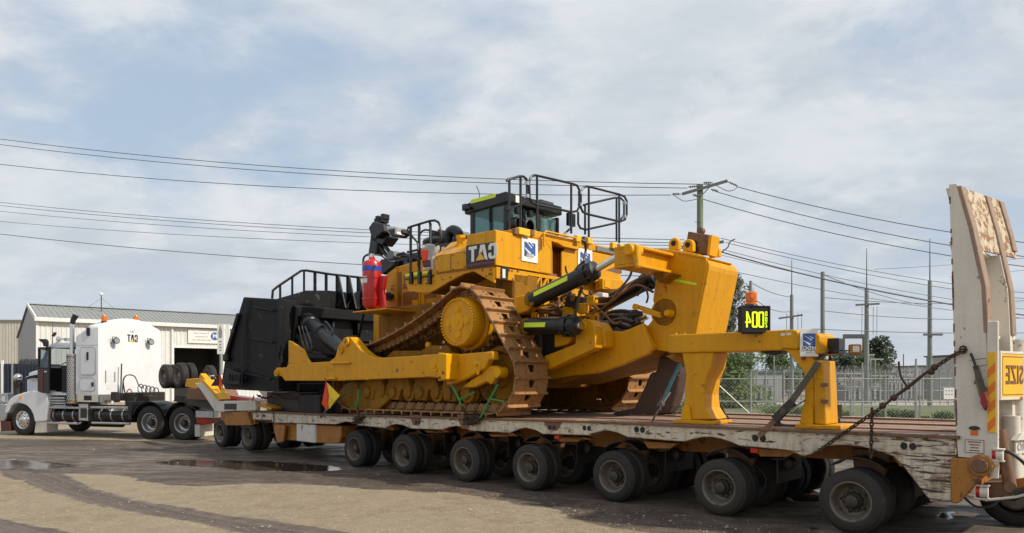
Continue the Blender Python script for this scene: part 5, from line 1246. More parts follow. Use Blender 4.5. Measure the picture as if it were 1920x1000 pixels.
# rear wall fittings
def kpx(px, py, d=.0): y_, z_ = kx(px, py, XR+d); return (XR+d, y_, z_)
for px, py in ((219, 639), (284, 641.5)):
    c = kpx(px, py, .16)
    part('work_lamp', MB().lathe((c[0]-.07, c[1], c[2]), (1, -.3, 0), [(0, .05), (.03, .10), (.10, .11), (.105, .085)], 14), M['darksteel'], tr, TK)
    part('lamp_glass', MB().lathe((c[0]-.07+.1, c[1]-.03, c[2]), (1, -.3, 0), [(0, .088), (.01, .085)], 14), M['alu'], tr, TK)
    part('lamp_bracket', MB().tube([(XR, c[1]-.05, c[2]-.02), (XR+.10, c[1]-.12, c[2]-.02), (XR+.10, c[1]-.12, c[2]+.12), (XR+.10, c[1]+.06, c[2]+.12)], .014, 5), M['darksteel'], tr, TK)
ux = (0, 1, 0)
def rear_text(s, size, px, py, mat, bold=.0, sx_=1.0, nm='lettering', up=0): part(nm, place(text_mesh(s, size, .003, bold, True, 1.0, sx_), kpx(px, py, .005), ux), mat, tr, TK)
part('logo', place(block_logo(.25, .135), kpx(248.5, 634.5, .006), ux), M['print_black'], tr, TK)
c = kpx(248, 641, .010); part('logo_triangle', place(MB().prism([(-.085, 0), (.085, 0), (0, .11)], -.003, .0), c, ux), M['print_yellow'], tr, TK)
rear_text('ULS', .10, 248, 622, M['grey_print'])
for px0, py0, px1, py1 in ((197, 695, 198, 718), (214, 698, 215, 716)):
    a = kpx(px0, py1); b_ = kpx(px1, py0); part('grab_rail', MB().box(XR, XR+.03, a[1], b_[1], a[2], b_[2]), M['grey_print'], tr, TK)
a = kpx(200, 731); b_ = kpx(209, 721); part('notice_plate', MB().box(XR, XR+.006, a[1], b_[1], a[2], b_[2]), M['label'], tr, TK)
for px, py in ((194, 600), (259, 600)):
    c = (XR-.12 if px < 220 else XR-.25,)+kx(px, py, XR-.15)
    part('beacon', MB().lathe((c[0], c[1], c[2]-.05), (0, 0, 1), [(0, .08), (.0, .085), (.14, .082), (.20, .06), (.21, .001)], 14), M['amber'], tr, TK)
    part('beacon_base', MB().lathe((c[0], c[1], c[2]-.14), (0, 0, 1), [(0, .09), (.09, .09)], 14), M['black'], tr, TK)
# lower body: polished panel, steps, fuel tanks, rails
a = kq(142, 739, 184, 754, .03); part('kick_panel', MB().box(a[0], a[1], .03, .4, a[2], a[3]), M['chrome'], tr, TK, .01)
a = kq(157, 742, 171, 751, .02); part('panel_vent', MB().box(a[0], a[1], .022, .1, a[2], a[3]), M['darksteel'], tr, TK)
part('rear_skirt', MB().box(XR-.03, XR+.02, .1, .9, zb_-.28, zb_), M['alu'], tr, TK, .01)
a = kq(91, 742, 122, 762, .05)
for k in range(4): part('step', MB().box(a[0], a[1], .02+.02*k, .35, a[2]+(a[3]-a[2])*(3-k)/4-.02, a[2]+(a[3]-a[2])*(3-k)/4+.045), M['alu'], tr, TK, .006)
part('step_back', MB().box(a[0], a[1], .36, .4, a[2], a[3]), M['darksteel'], tr, TK)
for (p0, p1) in ((88, 147), (173, 242)):
    a = kq(p0, 766, p1, 791, .1); r_ = (a[3]-a[2])/2
    part('fuel_tank', MB().lathe((a[0], .1+r_, (a[2]+a[3])/2), (1, 0, 0), [(0, r_*.8), (.04, r_*.97), (.08, r_), (a[1]-a[0]-.08, r_), (a[1]-a[0]-.04, r_*.97), (a[1]-a[0], r_*.8)], 24), M['black'], tr, TK)
    for k in range(3):
        x = a[0]+(a[1]-a[0])*(.18+.31*k); part('tank_strap', MB().lathe((x, .1+r_, (a[2]+a[3])/2), (1, 0, 0), [(0, r_+.004), (.0, r_+.016), (.05, r_+.016), (.05, r_+.004)], 24), M['alu'], tr, TK)
    a = kq(p0-4, 763, p1-1 if p0 < 100 else p1+4, 766, .0); part('tank_rail', MB().box(a[0], a[1], .0, .12, a[2], a[3]), M['alu'], tr, TK, .01)
    a = kq(p0-2, 792, p1-3 if p0 < 100 else p1, 796, -.01); part('lower_rail', MB().cyl((a[0], .03, (a[2]+a[3])/2), (a[1], .03, (a[2]+a[3])/2), .038, n=10), M['alu'], tr, TK)
a = kq(147, 758, 164, 789, .02); part('battery_box', MB().box(a[0], a[1], .02, .6, a[2], a[3]), M['alu'], tr, TK, .012)
b2 = kq(150, 766, 162, 784, .0); part('step_recess', MB().box(b2[0], b2[1], .015, .1, b2[2], b2[3]), M['darksteel'], tr, TK)
part('step_tread', MB().box(b2[0], b2[1], .008, .06, b2[2]-.05, b2[2]-.02).box(b2[0], b2[1], .008, .06, b2[3]+.04, b2[3]+.08), M['chrome'], tr, TK)
part('belly_pan', MB().box(ky(90, 795)[0], ky(240, 795)[0], .4, 1.9, .5, .75), M['darksteel'], tr, TK)
part('air_tank', MB().cyl((2.1, .9, .45), (3.4, .9, .45), .16, n=14), M['darksteel'], tr, TK)
# rear: mudguards, lamps, flaps, fifth wheel
for ax in (5.39, 6.68):
    part('rear_guard', MB().prism(arc(ax, .535, .70, 20, 160, 14)+arc(ax, .535, .67, 160, 20, 14), -.02, .66), M['black'], tr, TK)
    part('rear_guard', MB().prism(arc(ax, .535, .70, 20, 160, 14)+arc(ax, .535, .67, 160, 20, 14), 1.8, 2.48), M['black'], tr, TK)
a = kq(241, 753, 250, 800, .0); part('side_flap', MB().box(a[0]-.03, a[0]+.12, -.01, .6, .62, a[3]), M['black'], tr, TK, .01)
part('fifth_wheel', MB().prism([(5.2, 1.15), (6.8, 1.15), (7.0, 1.06), (5.0, 1.06)], .6, 1.85), M['darksteel'], tr, TK, .02)
part('turntable_base', MB().box(5.3, 6.7, .7, 1.75, 1.0, 1.06), M['rustbrown'], tr, TK)
a = kq(366, 770, 400, 784, -.05); part('rear_flap_top', MB().box(a[0], a[1], -.05, .5, a[2], a[3]), M['alu'], tr, TK, .02)
a = kq(368, 785, 389, 795, -.06); part('tail_lamp', MB().box(a[0], a[1], -.06, .5, a[2], a[3]), M['redlens'], tr, TK, .008)
a = kq(365, 797, 388, 819, -.04); part('rear_mud_flap', MB().box(a[0], a[0]+.2, -.04, .6, a[2], a[3]), M['ramp_white'], tr, TK, .006)
part('sloping_guard', MB().prism([ky(*p, .1) for p in [(340, 745), (352, 752), (372, 785), (366, 790), (350, 764)]], .1, .65), M['black'], tr, TK)
# coiled air lines and hoses behind the sleeper
c0 = kpx(231, 745, .25)
part('suzi_post', MB().cyl(kpx(226, 750, .15), kpx(228, 682, .15), .022, n=6), M['darksteel'], tr, TK)
for k, (col, dy) in enumerate((('rubber', 0), ('red', .12), ('rubber', .25))):
    pts = [kpx(230+3*k, 745, .2), kpx(231, 715, .25), kpx(238, 704, .4), kpx(252, 706, .7), kpx(260, 722, .9), kpx(266, 728, 1.1)]
    part('air_line', MB().tube(smooth_path(pts if k != 1 else [kpx(236, 748, .2), kpx(238, 735, .3), kpx(244, 730, .4), kpx(250, 742, .5)]), .02, 6), M['rubber'] if k != 1 else M['red'], tr, TK)
hp = []
for k in range(60):
    u = k/59; a = u*2*math.pi*4.5; b_ = kpx(262+32*u, 729+8*u, .9+1.6*u); hp.append((b_[0], b_[1]+.16*math.cos(a), b_[2]+.16*math.sin(a)))
part('coiled_line', MB().tube(hp, .017, 5), M['rubber'], tr, TK)
for q in ((232, 737, 240, 752), (270, 738, 284, 750), (216, 735, 222, 752)):
    a = kx(q[0], q[3], XR+.5); b_ = kx(q[2], q[1], XR+.5); part('valve_block', MB().box(XR+.3, XR+.55, a[0], b_[0], a[1], b_[1]), M['darksteel'], tr, TK, .015)
part('white_stub', MB().cyl(kpx(210, 757, .1), kpx(210, 748, .1), .05, n=10), M['print_white'], tr, TK)
part('load_frame', MB().box(XR+.6, XR+1.0, .5, 1.9, 1.05, 1.5), M['darksteel'], tr, TK, .02)

# =================================================================== BULLDOZER (on the deck, frame TR: x rearwards, y to the far side)
bd = thing('bulldozer', 'huge yellow tracked bulldozer with black cab and rear ripper on the low loader', 'bulldozer', TR, (-8.2, 2.3, 1.22))
def perf_mat():
    m, t, bs = mat_new('perforated_yellow_panel')
    oc = t.add('ShaderNodeTexCoord').outputs['Object']; sp = t.add('ShaderNodeSeparateXYZ'); t.put(sp.inputs[0], oc)
    a = t.math('SINE', t.math('MULTIPLY', sp.outputs[0], 130)); b_ = t.math('SINE', t.math('MULTIPLY', sp.outputs[2], 130))
    k = t.ramp(t.math('MULTIPLY', a, b_), -.15, .10)
    t.put(bs.inputs['Base Color'], t.mix(k, (.42, .20, .01), (.015, .009, .005))); bs.inputs['Roughness'].default_value = .5
    return m
M['perf'] = perf_mat()
def circ(c, r, n=48): return [(c[0]+r*math.cos(6.28318*i/n), c[1]+r*math.sin(6.28318*i/n)) for i in range(n)]
def hull(P):
    P = sorted(set(P)); 
    def half(Q):
        h = []
        for p in Q:
            while len(h) > 1 and (h[-1][0]-h[-2][0])*(p[1]-h[-2][1])-(h[-1][1]-h[-2][1])*(p[0]-h[-2][0]) <= 0: h.pop()
            h.append(p)
        return h
    a = half(P); b_ = half(P[::-1]); return a[:-1]+b_[:-1]
CS = (-7.08, 3.02); CR = (-6.33, 1.98); CF = (-10.60, 1.935)
hp = hull(circ(CS, .74)+circ(CR, .75)+circ(CF, .73))
# sag on the long upper run from the sprocket down to the front idler
out = []
for i, p in enumerate(hp):
    q = hp[(i+1) % len(hp)]; out.append(p); L = math.dist(p, q)
    if L > 1.5 and (p[1]+q[1])/2 > 2.2 and (p[0]+q[0])/2 < -7.6:
        for k in range(1, 12): u = k/12; out.append((p[0]+(q[0]-p[0])*u, p[1]+(q[1]-p[1])*u-.20*4*u*(1-u)))
hp = out; per = [0]
for i in range(len(hp)): per.append(per[-1]+math.dist(hp[i], hp[(i+1) % len(hp)]))
NS = 46; pitch = per[-1]/NS
def at_len(s):
    s %= per[-1]
    for i in range(len(hp)):
        if per[i+1] >= s: break
    p = hp[i]; q = hp[(i+1) % len(hp)]; u = (s-per[i])/(per[i+1]-per[i]+1e-9)
    return (p[0]+(q[0]-p[0])*u, p[1]+(q[1]-p[1])*u)
TWd = .90
# one shoe: local x along the run, y across, z outward (0 = grouser tip)
mb = MB(); L2 = pitch*.5-.004; zo, zi_ = -.062, -.092
hx0, hx1, hy = -.070, .065, .090
O_ = [(-L2, 0), (L2, 0), (L2, TWd), (-L2, TWd)]; I_ = [(hx0, TWd/2-hy), (hx1, TWd/2-hy*.6), (hx1, TWd/2+hy*.6), (hx0, TWd/2+hy)]
v = [(x, y, zo) for x, y in O_]+[(x, y, zo) for x, y in I_]+[(x, y, zi_) for x, y in O_]+[(x, y, zi_) for x, y in I_]
f = []
for i in range(4):
    j = (i+1) % 4; f += [(i, j, 4+j, 4+i), (8+j, 8+i, 12+i, 12+j), (j, i, 8+i, 8+j), (4+i, 4+j, 12+j, 12+i)]
mb.add(v, f)
mb.prism([(-L2, zo-.002), (-L2+.055, zo-.002), (-L2+.035, .0), (-L2+.012, .0)], 0, TWd)
mb.prism([(L2-.03, zo-.001), (L2+.012, zo+.006), (L2+.012, zo-.012), (L2-.03, zo-.02)], 0, TWd)
for sx_ in (-.05, .06):
    for sy_ in (-.17, .17): mb.cyl((sx_, TWd/2+sy_, zo-.002), (sx_, TWd/2+sy_, zo+.018), .022, n=6)
me_shoe = mb.mesh('track_shoe'); me_shoe.materials.append(M['shoe'])
mb = MB()
for s in (-1, 1):
    yy = TWd/2+s*.19
    mb.prism([(-.17, -.125), (-.14, -.10), (.10, -.10), (.15, -.13), (.155, -.20), (.10, -.25), (.04, -.25), (-.02, -.20), (-.07, -.25), (-.13, -.25), (-.18, -.20)], yy-.035, yy+.035)
    mb.lathe((.085, yy+s*.03, -.175), (0, s, 0), [(0, .072), (.03, .066), (.032, .03), (.05, .028), (.05, .001)], 10)
mb.cyl((.085, TWd/2-.20, -.175), (.085, TWd/2+.20, -.175), .036, n=8)
me_link = mb.mesh('track_link'); me_link.materials.append(M['link'])
def build_track(y0, nearside):
    sgn = 1 if nearside else -1
    yc = y0+TWd/2
    # roller frame: the part; everything that runs on it is a sub-part
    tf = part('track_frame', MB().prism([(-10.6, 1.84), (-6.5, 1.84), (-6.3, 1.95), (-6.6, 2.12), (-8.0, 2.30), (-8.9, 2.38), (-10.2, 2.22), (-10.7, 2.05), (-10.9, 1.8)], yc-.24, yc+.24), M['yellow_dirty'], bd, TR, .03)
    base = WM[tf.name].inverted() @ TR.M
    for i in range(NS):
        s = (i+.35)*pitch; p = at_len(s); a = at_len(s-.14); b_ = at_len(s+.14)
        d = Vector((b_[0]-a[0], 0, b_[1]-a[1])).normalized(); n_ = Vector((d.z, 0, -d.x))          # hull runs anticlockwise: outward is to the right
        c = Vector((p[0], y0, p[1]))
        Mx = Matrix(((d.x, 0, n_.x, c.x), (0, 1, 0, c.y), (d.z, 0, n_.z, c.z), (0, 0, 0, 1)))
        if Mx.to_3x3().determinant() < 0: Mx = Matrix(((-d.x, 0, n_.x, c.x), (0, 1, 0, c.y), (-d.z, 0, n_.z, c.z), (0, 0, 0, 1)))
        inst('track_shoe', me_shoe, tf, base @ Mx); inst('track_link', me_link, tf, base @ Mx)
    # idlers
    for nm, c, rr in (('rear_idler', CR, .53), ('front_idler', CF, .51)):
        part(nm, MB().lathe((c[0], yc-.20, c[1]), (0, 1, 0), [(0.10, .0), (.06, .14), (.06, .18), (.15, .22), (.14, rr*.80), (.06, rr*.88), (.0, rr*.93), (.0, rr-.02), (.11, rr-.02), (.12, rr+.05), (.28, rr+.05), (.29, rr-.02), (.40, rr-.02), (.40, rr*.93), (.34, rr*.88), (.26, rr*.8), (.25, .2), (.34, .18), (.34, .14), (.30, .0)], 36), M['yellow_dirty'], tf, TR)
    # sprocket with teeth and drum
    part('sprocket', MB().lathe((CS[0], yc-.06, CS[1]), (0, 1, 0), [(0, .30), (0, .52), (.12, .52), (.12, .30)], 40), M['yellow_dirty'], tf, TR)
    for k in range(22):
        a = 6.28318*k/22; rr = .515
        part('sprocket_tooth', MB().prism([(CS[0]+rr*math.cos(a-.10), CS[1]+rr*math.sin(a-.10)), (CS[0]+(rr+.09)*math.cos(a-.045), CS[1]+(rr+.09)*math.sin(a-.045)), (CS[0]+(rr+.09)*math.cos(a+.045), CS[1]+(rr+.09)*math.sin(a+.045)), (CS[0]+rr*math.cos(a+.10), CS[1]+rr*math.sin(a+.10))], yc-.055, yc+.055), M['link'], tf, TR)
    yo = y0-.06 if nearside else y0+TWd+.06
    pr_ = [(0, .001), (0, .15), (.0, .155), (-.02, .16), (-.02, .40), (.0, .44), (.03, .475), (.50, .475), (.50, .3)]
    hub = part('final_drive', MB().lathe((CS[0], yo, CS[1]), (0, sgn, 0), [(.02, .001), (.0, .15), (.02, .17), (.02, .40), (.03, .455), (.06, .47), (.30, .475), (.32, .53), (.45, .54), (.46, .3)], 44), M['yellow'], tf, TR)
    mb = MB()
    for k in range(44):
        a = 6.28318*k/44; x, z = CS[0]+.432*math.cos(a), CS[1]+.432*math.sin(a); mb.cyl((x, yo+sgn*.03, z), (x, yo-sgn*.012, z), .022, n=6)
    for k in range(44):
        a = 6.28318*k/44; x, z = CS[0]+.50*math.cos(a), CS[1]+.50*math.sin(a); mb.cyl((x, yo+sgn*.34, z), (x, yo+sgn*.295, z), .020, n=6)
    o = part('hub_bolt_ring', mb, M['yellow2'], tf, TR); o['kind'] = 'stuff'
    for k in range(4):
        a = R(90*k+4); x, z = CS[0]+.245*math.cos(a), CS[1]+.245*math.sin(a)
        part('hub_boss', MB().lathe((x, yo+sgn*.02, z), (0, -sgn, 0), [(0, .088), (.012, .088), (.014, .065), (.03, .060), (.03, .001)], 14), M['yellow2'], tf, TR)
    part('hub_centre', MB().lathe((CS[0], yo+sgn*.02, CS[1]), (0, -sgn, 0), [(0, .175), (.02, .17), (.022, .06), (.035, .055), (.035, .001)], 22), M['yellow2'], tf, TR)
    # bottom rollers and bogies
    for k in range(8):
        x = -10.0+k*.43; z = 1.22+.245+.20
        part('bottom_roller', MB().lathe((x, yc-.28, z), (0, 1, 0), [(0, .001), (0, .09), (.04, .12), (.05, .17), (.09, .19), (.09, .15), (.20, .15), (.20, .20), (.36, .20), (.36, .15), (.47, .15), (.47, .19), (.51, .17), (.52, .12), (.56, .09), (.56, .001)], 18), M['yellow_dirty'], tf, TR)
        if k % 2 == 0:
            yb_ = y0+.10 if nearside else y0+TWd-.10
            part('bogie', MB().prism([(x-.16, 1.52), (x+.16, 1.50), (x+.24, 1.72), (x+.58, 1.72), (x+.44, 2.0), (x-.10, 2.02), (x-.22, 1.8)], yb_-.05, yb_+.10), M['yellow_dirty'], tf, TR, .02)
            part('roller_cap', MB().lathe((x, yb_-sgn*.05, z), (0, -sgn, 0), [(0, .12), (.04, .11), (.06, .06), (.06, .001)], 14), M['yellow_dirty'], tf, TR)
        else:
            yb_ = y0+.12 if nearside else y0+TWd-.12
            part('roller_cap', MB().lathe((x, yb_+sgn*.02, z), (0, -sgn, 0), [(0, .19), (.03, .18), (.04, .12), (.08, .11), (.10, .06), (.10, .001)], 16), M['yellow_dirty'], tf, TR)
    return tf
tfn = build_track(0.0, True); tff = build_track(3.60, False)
part('light_block_plate', MB().box(-10.3, -6.6, 3.72, 3.75, 1.32, 1.95).box(-10.3, -6.6, .80, .83, 1.32, 1.95), M['yellow_dirty'], tff, TR)  # plates added to block light leaking through between the rollers
part('guide_guard', MB().prism([oy(*p, .06) for p in [(650, 716), (700, 716), (712, 730), (730, 748), (700, 775), (660, 772), (632, 752), (632, 735)]], .08, .18), M['yellow_dirty'], tfn, TR, .02)
part('frame_cover', MB().prism([oy(*p, .2) for p in [(727, 666), (738, 658), (790, 658), (805, 648), (840, 648), (850, 664), (850, 680), (727, 680)]], .18, .5), M['yellow_dirty'], tfn, TR, .02)
part('frame_tube', MB().cyl((-7.3, .45, 2.20), (-10.1, .45, 1.98), .24, n=18), M['yellow_dirty'], tfn, TR)
X, Z = oy(802, 647, .25); part('lifting_eye', MB().lathe((X, .24, Z), (0, 1, 0), [(0, .03), (0, .065), (.05, .065), (.05, .03)], 12), M['yellow2'], tfn, TR)
# ---- push arm on the near side
py_ = -.24
arm = part('push_arm', MB().prism([oy(*p, py_) for p in [(517, 690), (536, 689), (540, 683), (617, 678), (628, 670), (633, 652), (640, 640), (650, 632), (657, 632), (665, 643), (676, 656), (690, 667), (706, 671.5), (817, 665), (817, 707), (632, 714.5), (534, 714.5), (528, 706), (517, 704)]], py_, .0), M['yellow'], bd, TR, .02, 2, label='long yellow push arm along the near side')
part('arm_end_plate', MB().prism([oy(*p, py_-.02) for p in [(790, 666), (824, 664), (843, 662), (844, 712), (836, 715), (826, 714), (822, 709), (799, 707), (796, 700), (790, 699)]], py_-.03, .02), M['yellow'], arm, TR, .02)
part('arm_fin', MB().prism([oy(*p, py_+.08) for p in [(542, 639), (548, 641), (570, 656), (575, 669), (583, 681), (542, 683)]], py_+.06, py_+.12), M['yellow'], arm, TR, .01)
for px, py, r_ in ((518.5, 699.5, .085), (649, 641, .095), (638.5, 656, .085)):
    X, Z = oy(px, py, py_-.03); part('pin_boss', MB().lathe((X, py_-.05, Z), (0, 1, 0), [(0, r_*.45), (.0, r_), (.30, r_), (.30, r_*.45), (0, r_*.45)], 18), M['yellow'], arm, TR)
    part('pin', MB().lathe((X, py_-.03, Z), (0, 1, 0), [(0, .001), (0, r_*.5), (.2, r_*.5)], 12), M['rustbrown'], arm, TR)
part('web_plate', MB().prism([oy(*p, .05) for p in [(655, 634), (664, 634), (676, 650), (690, 662), (707, 670), (660, 672)]], .02, .08), M['yellow2'], arm, TR, .01)
for q in ((623, 678, 659, 683), (614, 707, 632, 712)):
    a = oy(q[0], q[3], py_); b_ = oy(q[2], q[1], py_); part('pad_eye', MB().box(a[0], b_[0], py_-.06, py_, a[1], b_[1]), M['yellow2'], arm, TR, .012)
part('weld_rib', MB().bar(TR.py(606, 685, py_-.002), TR.py(690, 712, py_-.002), .012, .02), M['yellow2'], arm, TR)
X, Z = oy(814.5, 686, py_-.05)
for r_, d_ in ((.17, .0), (.12, .02), (.05, .035)): part('trunnion_ring', MB().lathe((X, py_-.03, Z), (0, -1, 0), [(0, r_), (d_+.01, r_), (d_+.012, r_*.75), (d_, .001)], 20), M['yellow2'], arm, TR)
a = oy(825, 715, py_-.1); b_ = oy(841, 661, py_-.1)
part('trunnion_yoke', MB().prism([(a[0], a[1]), (b_[0], a[1]+.03), (b_[0], b_[1]-.03), (a[0], b_[1])], py_-.16, -.04), M['yellow2'], arm, TR, .02, 2)
for dz_ in (.06, .16, .62, .72): part('yoke_bolt', MB().cyl((a[0]+.06+(.1 if dz_ in (.16, .72) else 0), py_-.18, a[1]+dz_), (a[0]+.06+(.1 if dz_ in (.16, .72) else 0), py_-.15, a[1]+dz_), .03, n=8), M['rustbrown'], arm, TR)
part('rear_guard_plate', MB().prism([oy(*p, .02) for p in [(845, 667), (920, 660), (932, 659), (934, 675), (925, 675), (916, 692), (905, 698), (886, 709), (855, 722), (845, 722)]], -.10, .06), M['yellow'], bd, TR, .02)
part('idler_arm', MB().prism([oy(*p, .05) for p in [(888, 712), (908, 700), (918, 686), (936, 686), (944, 696), (936, 708), (925, 722), (917, 716), (893, 727), (870, 727)]], -.02, .12), M['yellow'], bd, TR, .02)
X, Z = oy(934, 699, -.02); part('idler_pin', MB().lathe((X, -.05, Z), (0, 1, 0), [(0, .05), (0, .09), (.2, .1)], 14), M['yellow2'], bd, TR)
mb = MB(); X, Z = oy(896, 688, -.1); part('triangle_plate', MB().prism([(X-.11, Z+.10), (X+.11, Z+.10), (X+.03, Z-.15), (X-.02, Z-.15)], -.112, -.10), M['yellow2'], bd, TR, .005)
X2, Z2 = X, Z+.02; part('plate_ring', MB().lathe((X2, -.113, Z2), (0, -1, 0), [(0, .05), (.01, .05), (.01, .03), (0, .03)], 14), M['yellow2'], bd, TR)
# ---- main hull between the tracks
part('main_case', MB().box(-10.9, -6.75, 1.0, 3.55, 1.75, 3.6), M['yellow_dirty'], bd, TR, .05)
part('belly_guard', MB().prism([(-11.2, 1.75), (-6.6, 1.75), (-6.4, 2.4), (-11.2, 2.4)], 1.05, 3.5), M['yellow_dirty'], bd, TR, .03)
part('radiator_guard', MB().prism([oy(*p, 1.15) for p in [(699, 588), (722, 587), (722, 516), (742, 500), (742, 668), (699, 668)]], 1.15, 3.45), M['yellow'], bd, TR, .03)
part('engine_side', MB().prism([oy(*p, 1.18) for p in [(742.5, 500), (816, 480), (940, 470), (940, 600), (846, 645), (742.5, 660)]], 1.20, 3.40), M['yellow'], bd, TR, .02)
for q in ((746, 510, 752, 587), (755, 545, 784, 585), (755, 531, 764, 542), (795, 550, 816, 560), (812, 525, 850, 541), (757, 512, 775, 530)):
    a = oy(q[0], q[3], 1.185); b_ = oy(q[2], q[1], 1.185); part('grille_panel', MB().box(a[0], b_[0], 1.188, 1.199, a[1], b_[1]), M['perf'], bd, TR)
for q in ((743.5, 500, 745, 650), (786, 548, 788, 600), (795, 560, 796.5, 600)): a = oy(q[0], q[3], 1.185); b_ = oy(q[2], q[1], 1.185); part('panel_seam', MB().box(a[0], b_[0], 1.175, 1.199, a[1], b_[1]), M['yellow2'], bd, TR)
part('panel_box', MB().prism([oy(*p, 1.15) for p in [(772, 563), (784, 563), (784, 576), (772, 576)]], 1.15, 1.2), M['yellow'], bd, TR, .01)
part('side_valve', MB().cyl(TR.py(728, 556, .95), TR.py(728, 556, 1.2), .10, n=12).cyl(TR.py(722, 556, 1.0), TR.py(736, 556, 1.0), .05, n=8), M['black'], bd, TR)
part('red_number', place(text_mesh('10', .16, .003, .003), TR.py(736, 539, 1.145), (0, 0, 1), (-1, 0, 0)), M['print_red'], bd, TR)
# ---- fender, battery box, rear side box
part('fender', MB().prism([oy(*p, .5) for p in [(758, 524), (760, 521), (874, 504.5), (927, 499.5), (926.5, 531), (908, 521), (887, 509), (870, 514), (856, 521), (836, 532), (820, 542), (804, 550), (785, 549), (766, 547)]], .5, .56), M['yellow'], bd, TR, .012)
fx0 = oy(760, 521, .5)[0]; fx1 = -6.62
part('fender_top', MB().prism([(fx0, oy(760, 521, .5)[1]), (oy(874, 504.5, .5)[0], oy(874, 504.5, .5)[1]), (oy(874, 504.5, .5)[0], oy(874, 504.5, .5)[1]-.05), (fx0, oy(760, 521, .5)[1]-.05)], .565, 1.2), M['yellow'], bd, TR)
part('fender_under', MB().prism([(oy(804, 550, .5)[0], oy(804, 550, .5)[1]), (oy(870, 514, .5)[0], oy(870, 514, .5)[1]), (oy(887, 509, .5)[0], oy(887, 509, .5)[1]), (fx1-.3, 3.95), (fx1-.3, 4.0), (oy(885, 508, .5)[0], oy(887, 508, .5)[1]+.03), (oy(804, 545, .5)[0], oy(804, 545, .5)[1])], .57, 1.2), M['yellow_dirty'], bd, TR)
part('battery_box', MB().prism([oy(*p, .5) for p in [(816, 481.5), (875, 470.5), (875, 503.5), (816, 513)]], .49, 1.5), M['yellow'], bd, TR, .015)
a_, b_, c_ = oy(816, 481.5, .5), oy(875, 470.5, .5), oy(862, 455, 1.2)
bx = MB(); xa, za = a_; xb, zb2 = b_; q1 = TR.py(846, 455, 1.25); q2 = TR.py(874.5, 447, 1.25)
bx.add([(xa, .49, za), (xb, .49, zb2), (xb, q2[1], q2[2]), (q1[0], q1[1], q1[2]), (xb, 1.25, zb2), (xa, 1.25, za)], [(0, 1, 2, 3), (0, 3, 5), (3, 2, 4, 5), (0, 5, 4, 1)]); part('sloped_cover', bx, M['yellow'], bd, TR)
part('filler_neck', MB().lathe(TR.py(864, 469, .95), (0, 0, 1), [(0, .12), (.10, .12), (.11, .085), (.22, .085), (.23, .10), (.30, .10), (.30, .001)], 14), M['yellow2'], bd, TR)
part('filler_pipe', MB().cyl(TR.py(855, 468, .9), TR.py(870, 466, .9), .05, n=8), M['yellow2'], bd, TR)
xr = -6.60
tz = lambda px, py: oy(px, py, .5)
tl = tz(874.5, 440.5); tbm = tz(874.5, 503.5); zt2 = tz(930, 430.5)[1]; zb3 = tz(927, 498)[1]
part('fuel_tank', MB().prism([tbm, (xr, zb3), (xr, zt2), tl], .5, 2.18).prism([tbm, (xr, zb3), (xr, zt2-.02), (tl[0], zt2-.02)], 2.98, 4.72), M['yellow'], bd, TR, .02, 2, label='big yellow fuel tank across the rear')
# the recess between the two tank blocks: funnel of plates
part('tank_floor', MB().prism([(tbm[0], zb3-.0), (xr-.32, zb3), (xr-.45, zt2-.02), (tbm[0], zt2-.02)], 2.185, 2.975), M['yellow'], bd, TR)
sx2 = lambda px, py, x=xr: TR.on_x(px, py, x)
fun = MB(); A1, A2, A3, A4 = sx2(1021, 450), sx2(1035, 472), sx2(1036, 505), sx2(1021, 502); B1, B2, B3 = sx2(1073, 453), sx2(1053, 473), sx2(1053, 512)
part('recess_plate', MB().prism([A1, A2, (A2[0], zb3), (2.17, zb3), (2.17, A1[1])], xr-.03, xr+.006, 'x'), M['yellow'], bd, TR, .006)
part('recess_plate', MB().prism([B1, B2, (B2[0], zb3), (3.0, zb3), (3.0, B1[1])], xr-.03, xr+.006, 'x'), M['yellow'], bd, TR, .006)
part('step_hood', MB().prism([(2.2, zt2-.02), (2.98, zt2-.02), (2.98, zt2-.08), (2.45, zt2-.08)], xr-.02, xr+.10, 'x'), M['yellow'], bd, TR, .008)
part('wall_rib', MB().box(xr, xr+.02, .5, 1.75, zb3+.005, zb3+.03), M['yellow2'], bd, TR)
for (px0, py0, px1, py1) in ((845, 476, 846, 508), ):
    a = oy(px0, py1, .49); b_ = oy(px1, py0, .49); part('panel_seam', MB().box(a[0], b_[0], .484, .4895, a[1], b_[1]), M['brown_print'], bd, TR)
for px, py in ((820, 485), (871, 475), (820, 509), (871, 500), (850, 479), (850, 505)):
    X, Z = oy(px, py, .49); part('bolt', MB().cyl((X, .489, Z), (X, .475, Z), .016, n=6), M['yellow_dirty'], bd, TR)
for px, py in ((780, 535), (800, 532), (830, 524), (845, 520), (905, 507), (920, 506), (912, 518)):
    X, Z = oy(px, py, .5); part('bolt', MB().cyl((X, .5, Z), (X, .486, Z), .018, n=6), M['yellow_dirty'], bd, TR)
part('hinge_strip', MB().bar(TR.py(818, 513.6, .488), TR.py(925, 499.6, .488), .012, .012), M['brown_print'], bd, TR)
part('lift_hook', MB().tube(smooth_path([TR.py(917, 515, .49), TR.py(919, 512, .46), TR.py(921, 516, .49)]), .012, 5), M['rustbrown'], bd, TR)
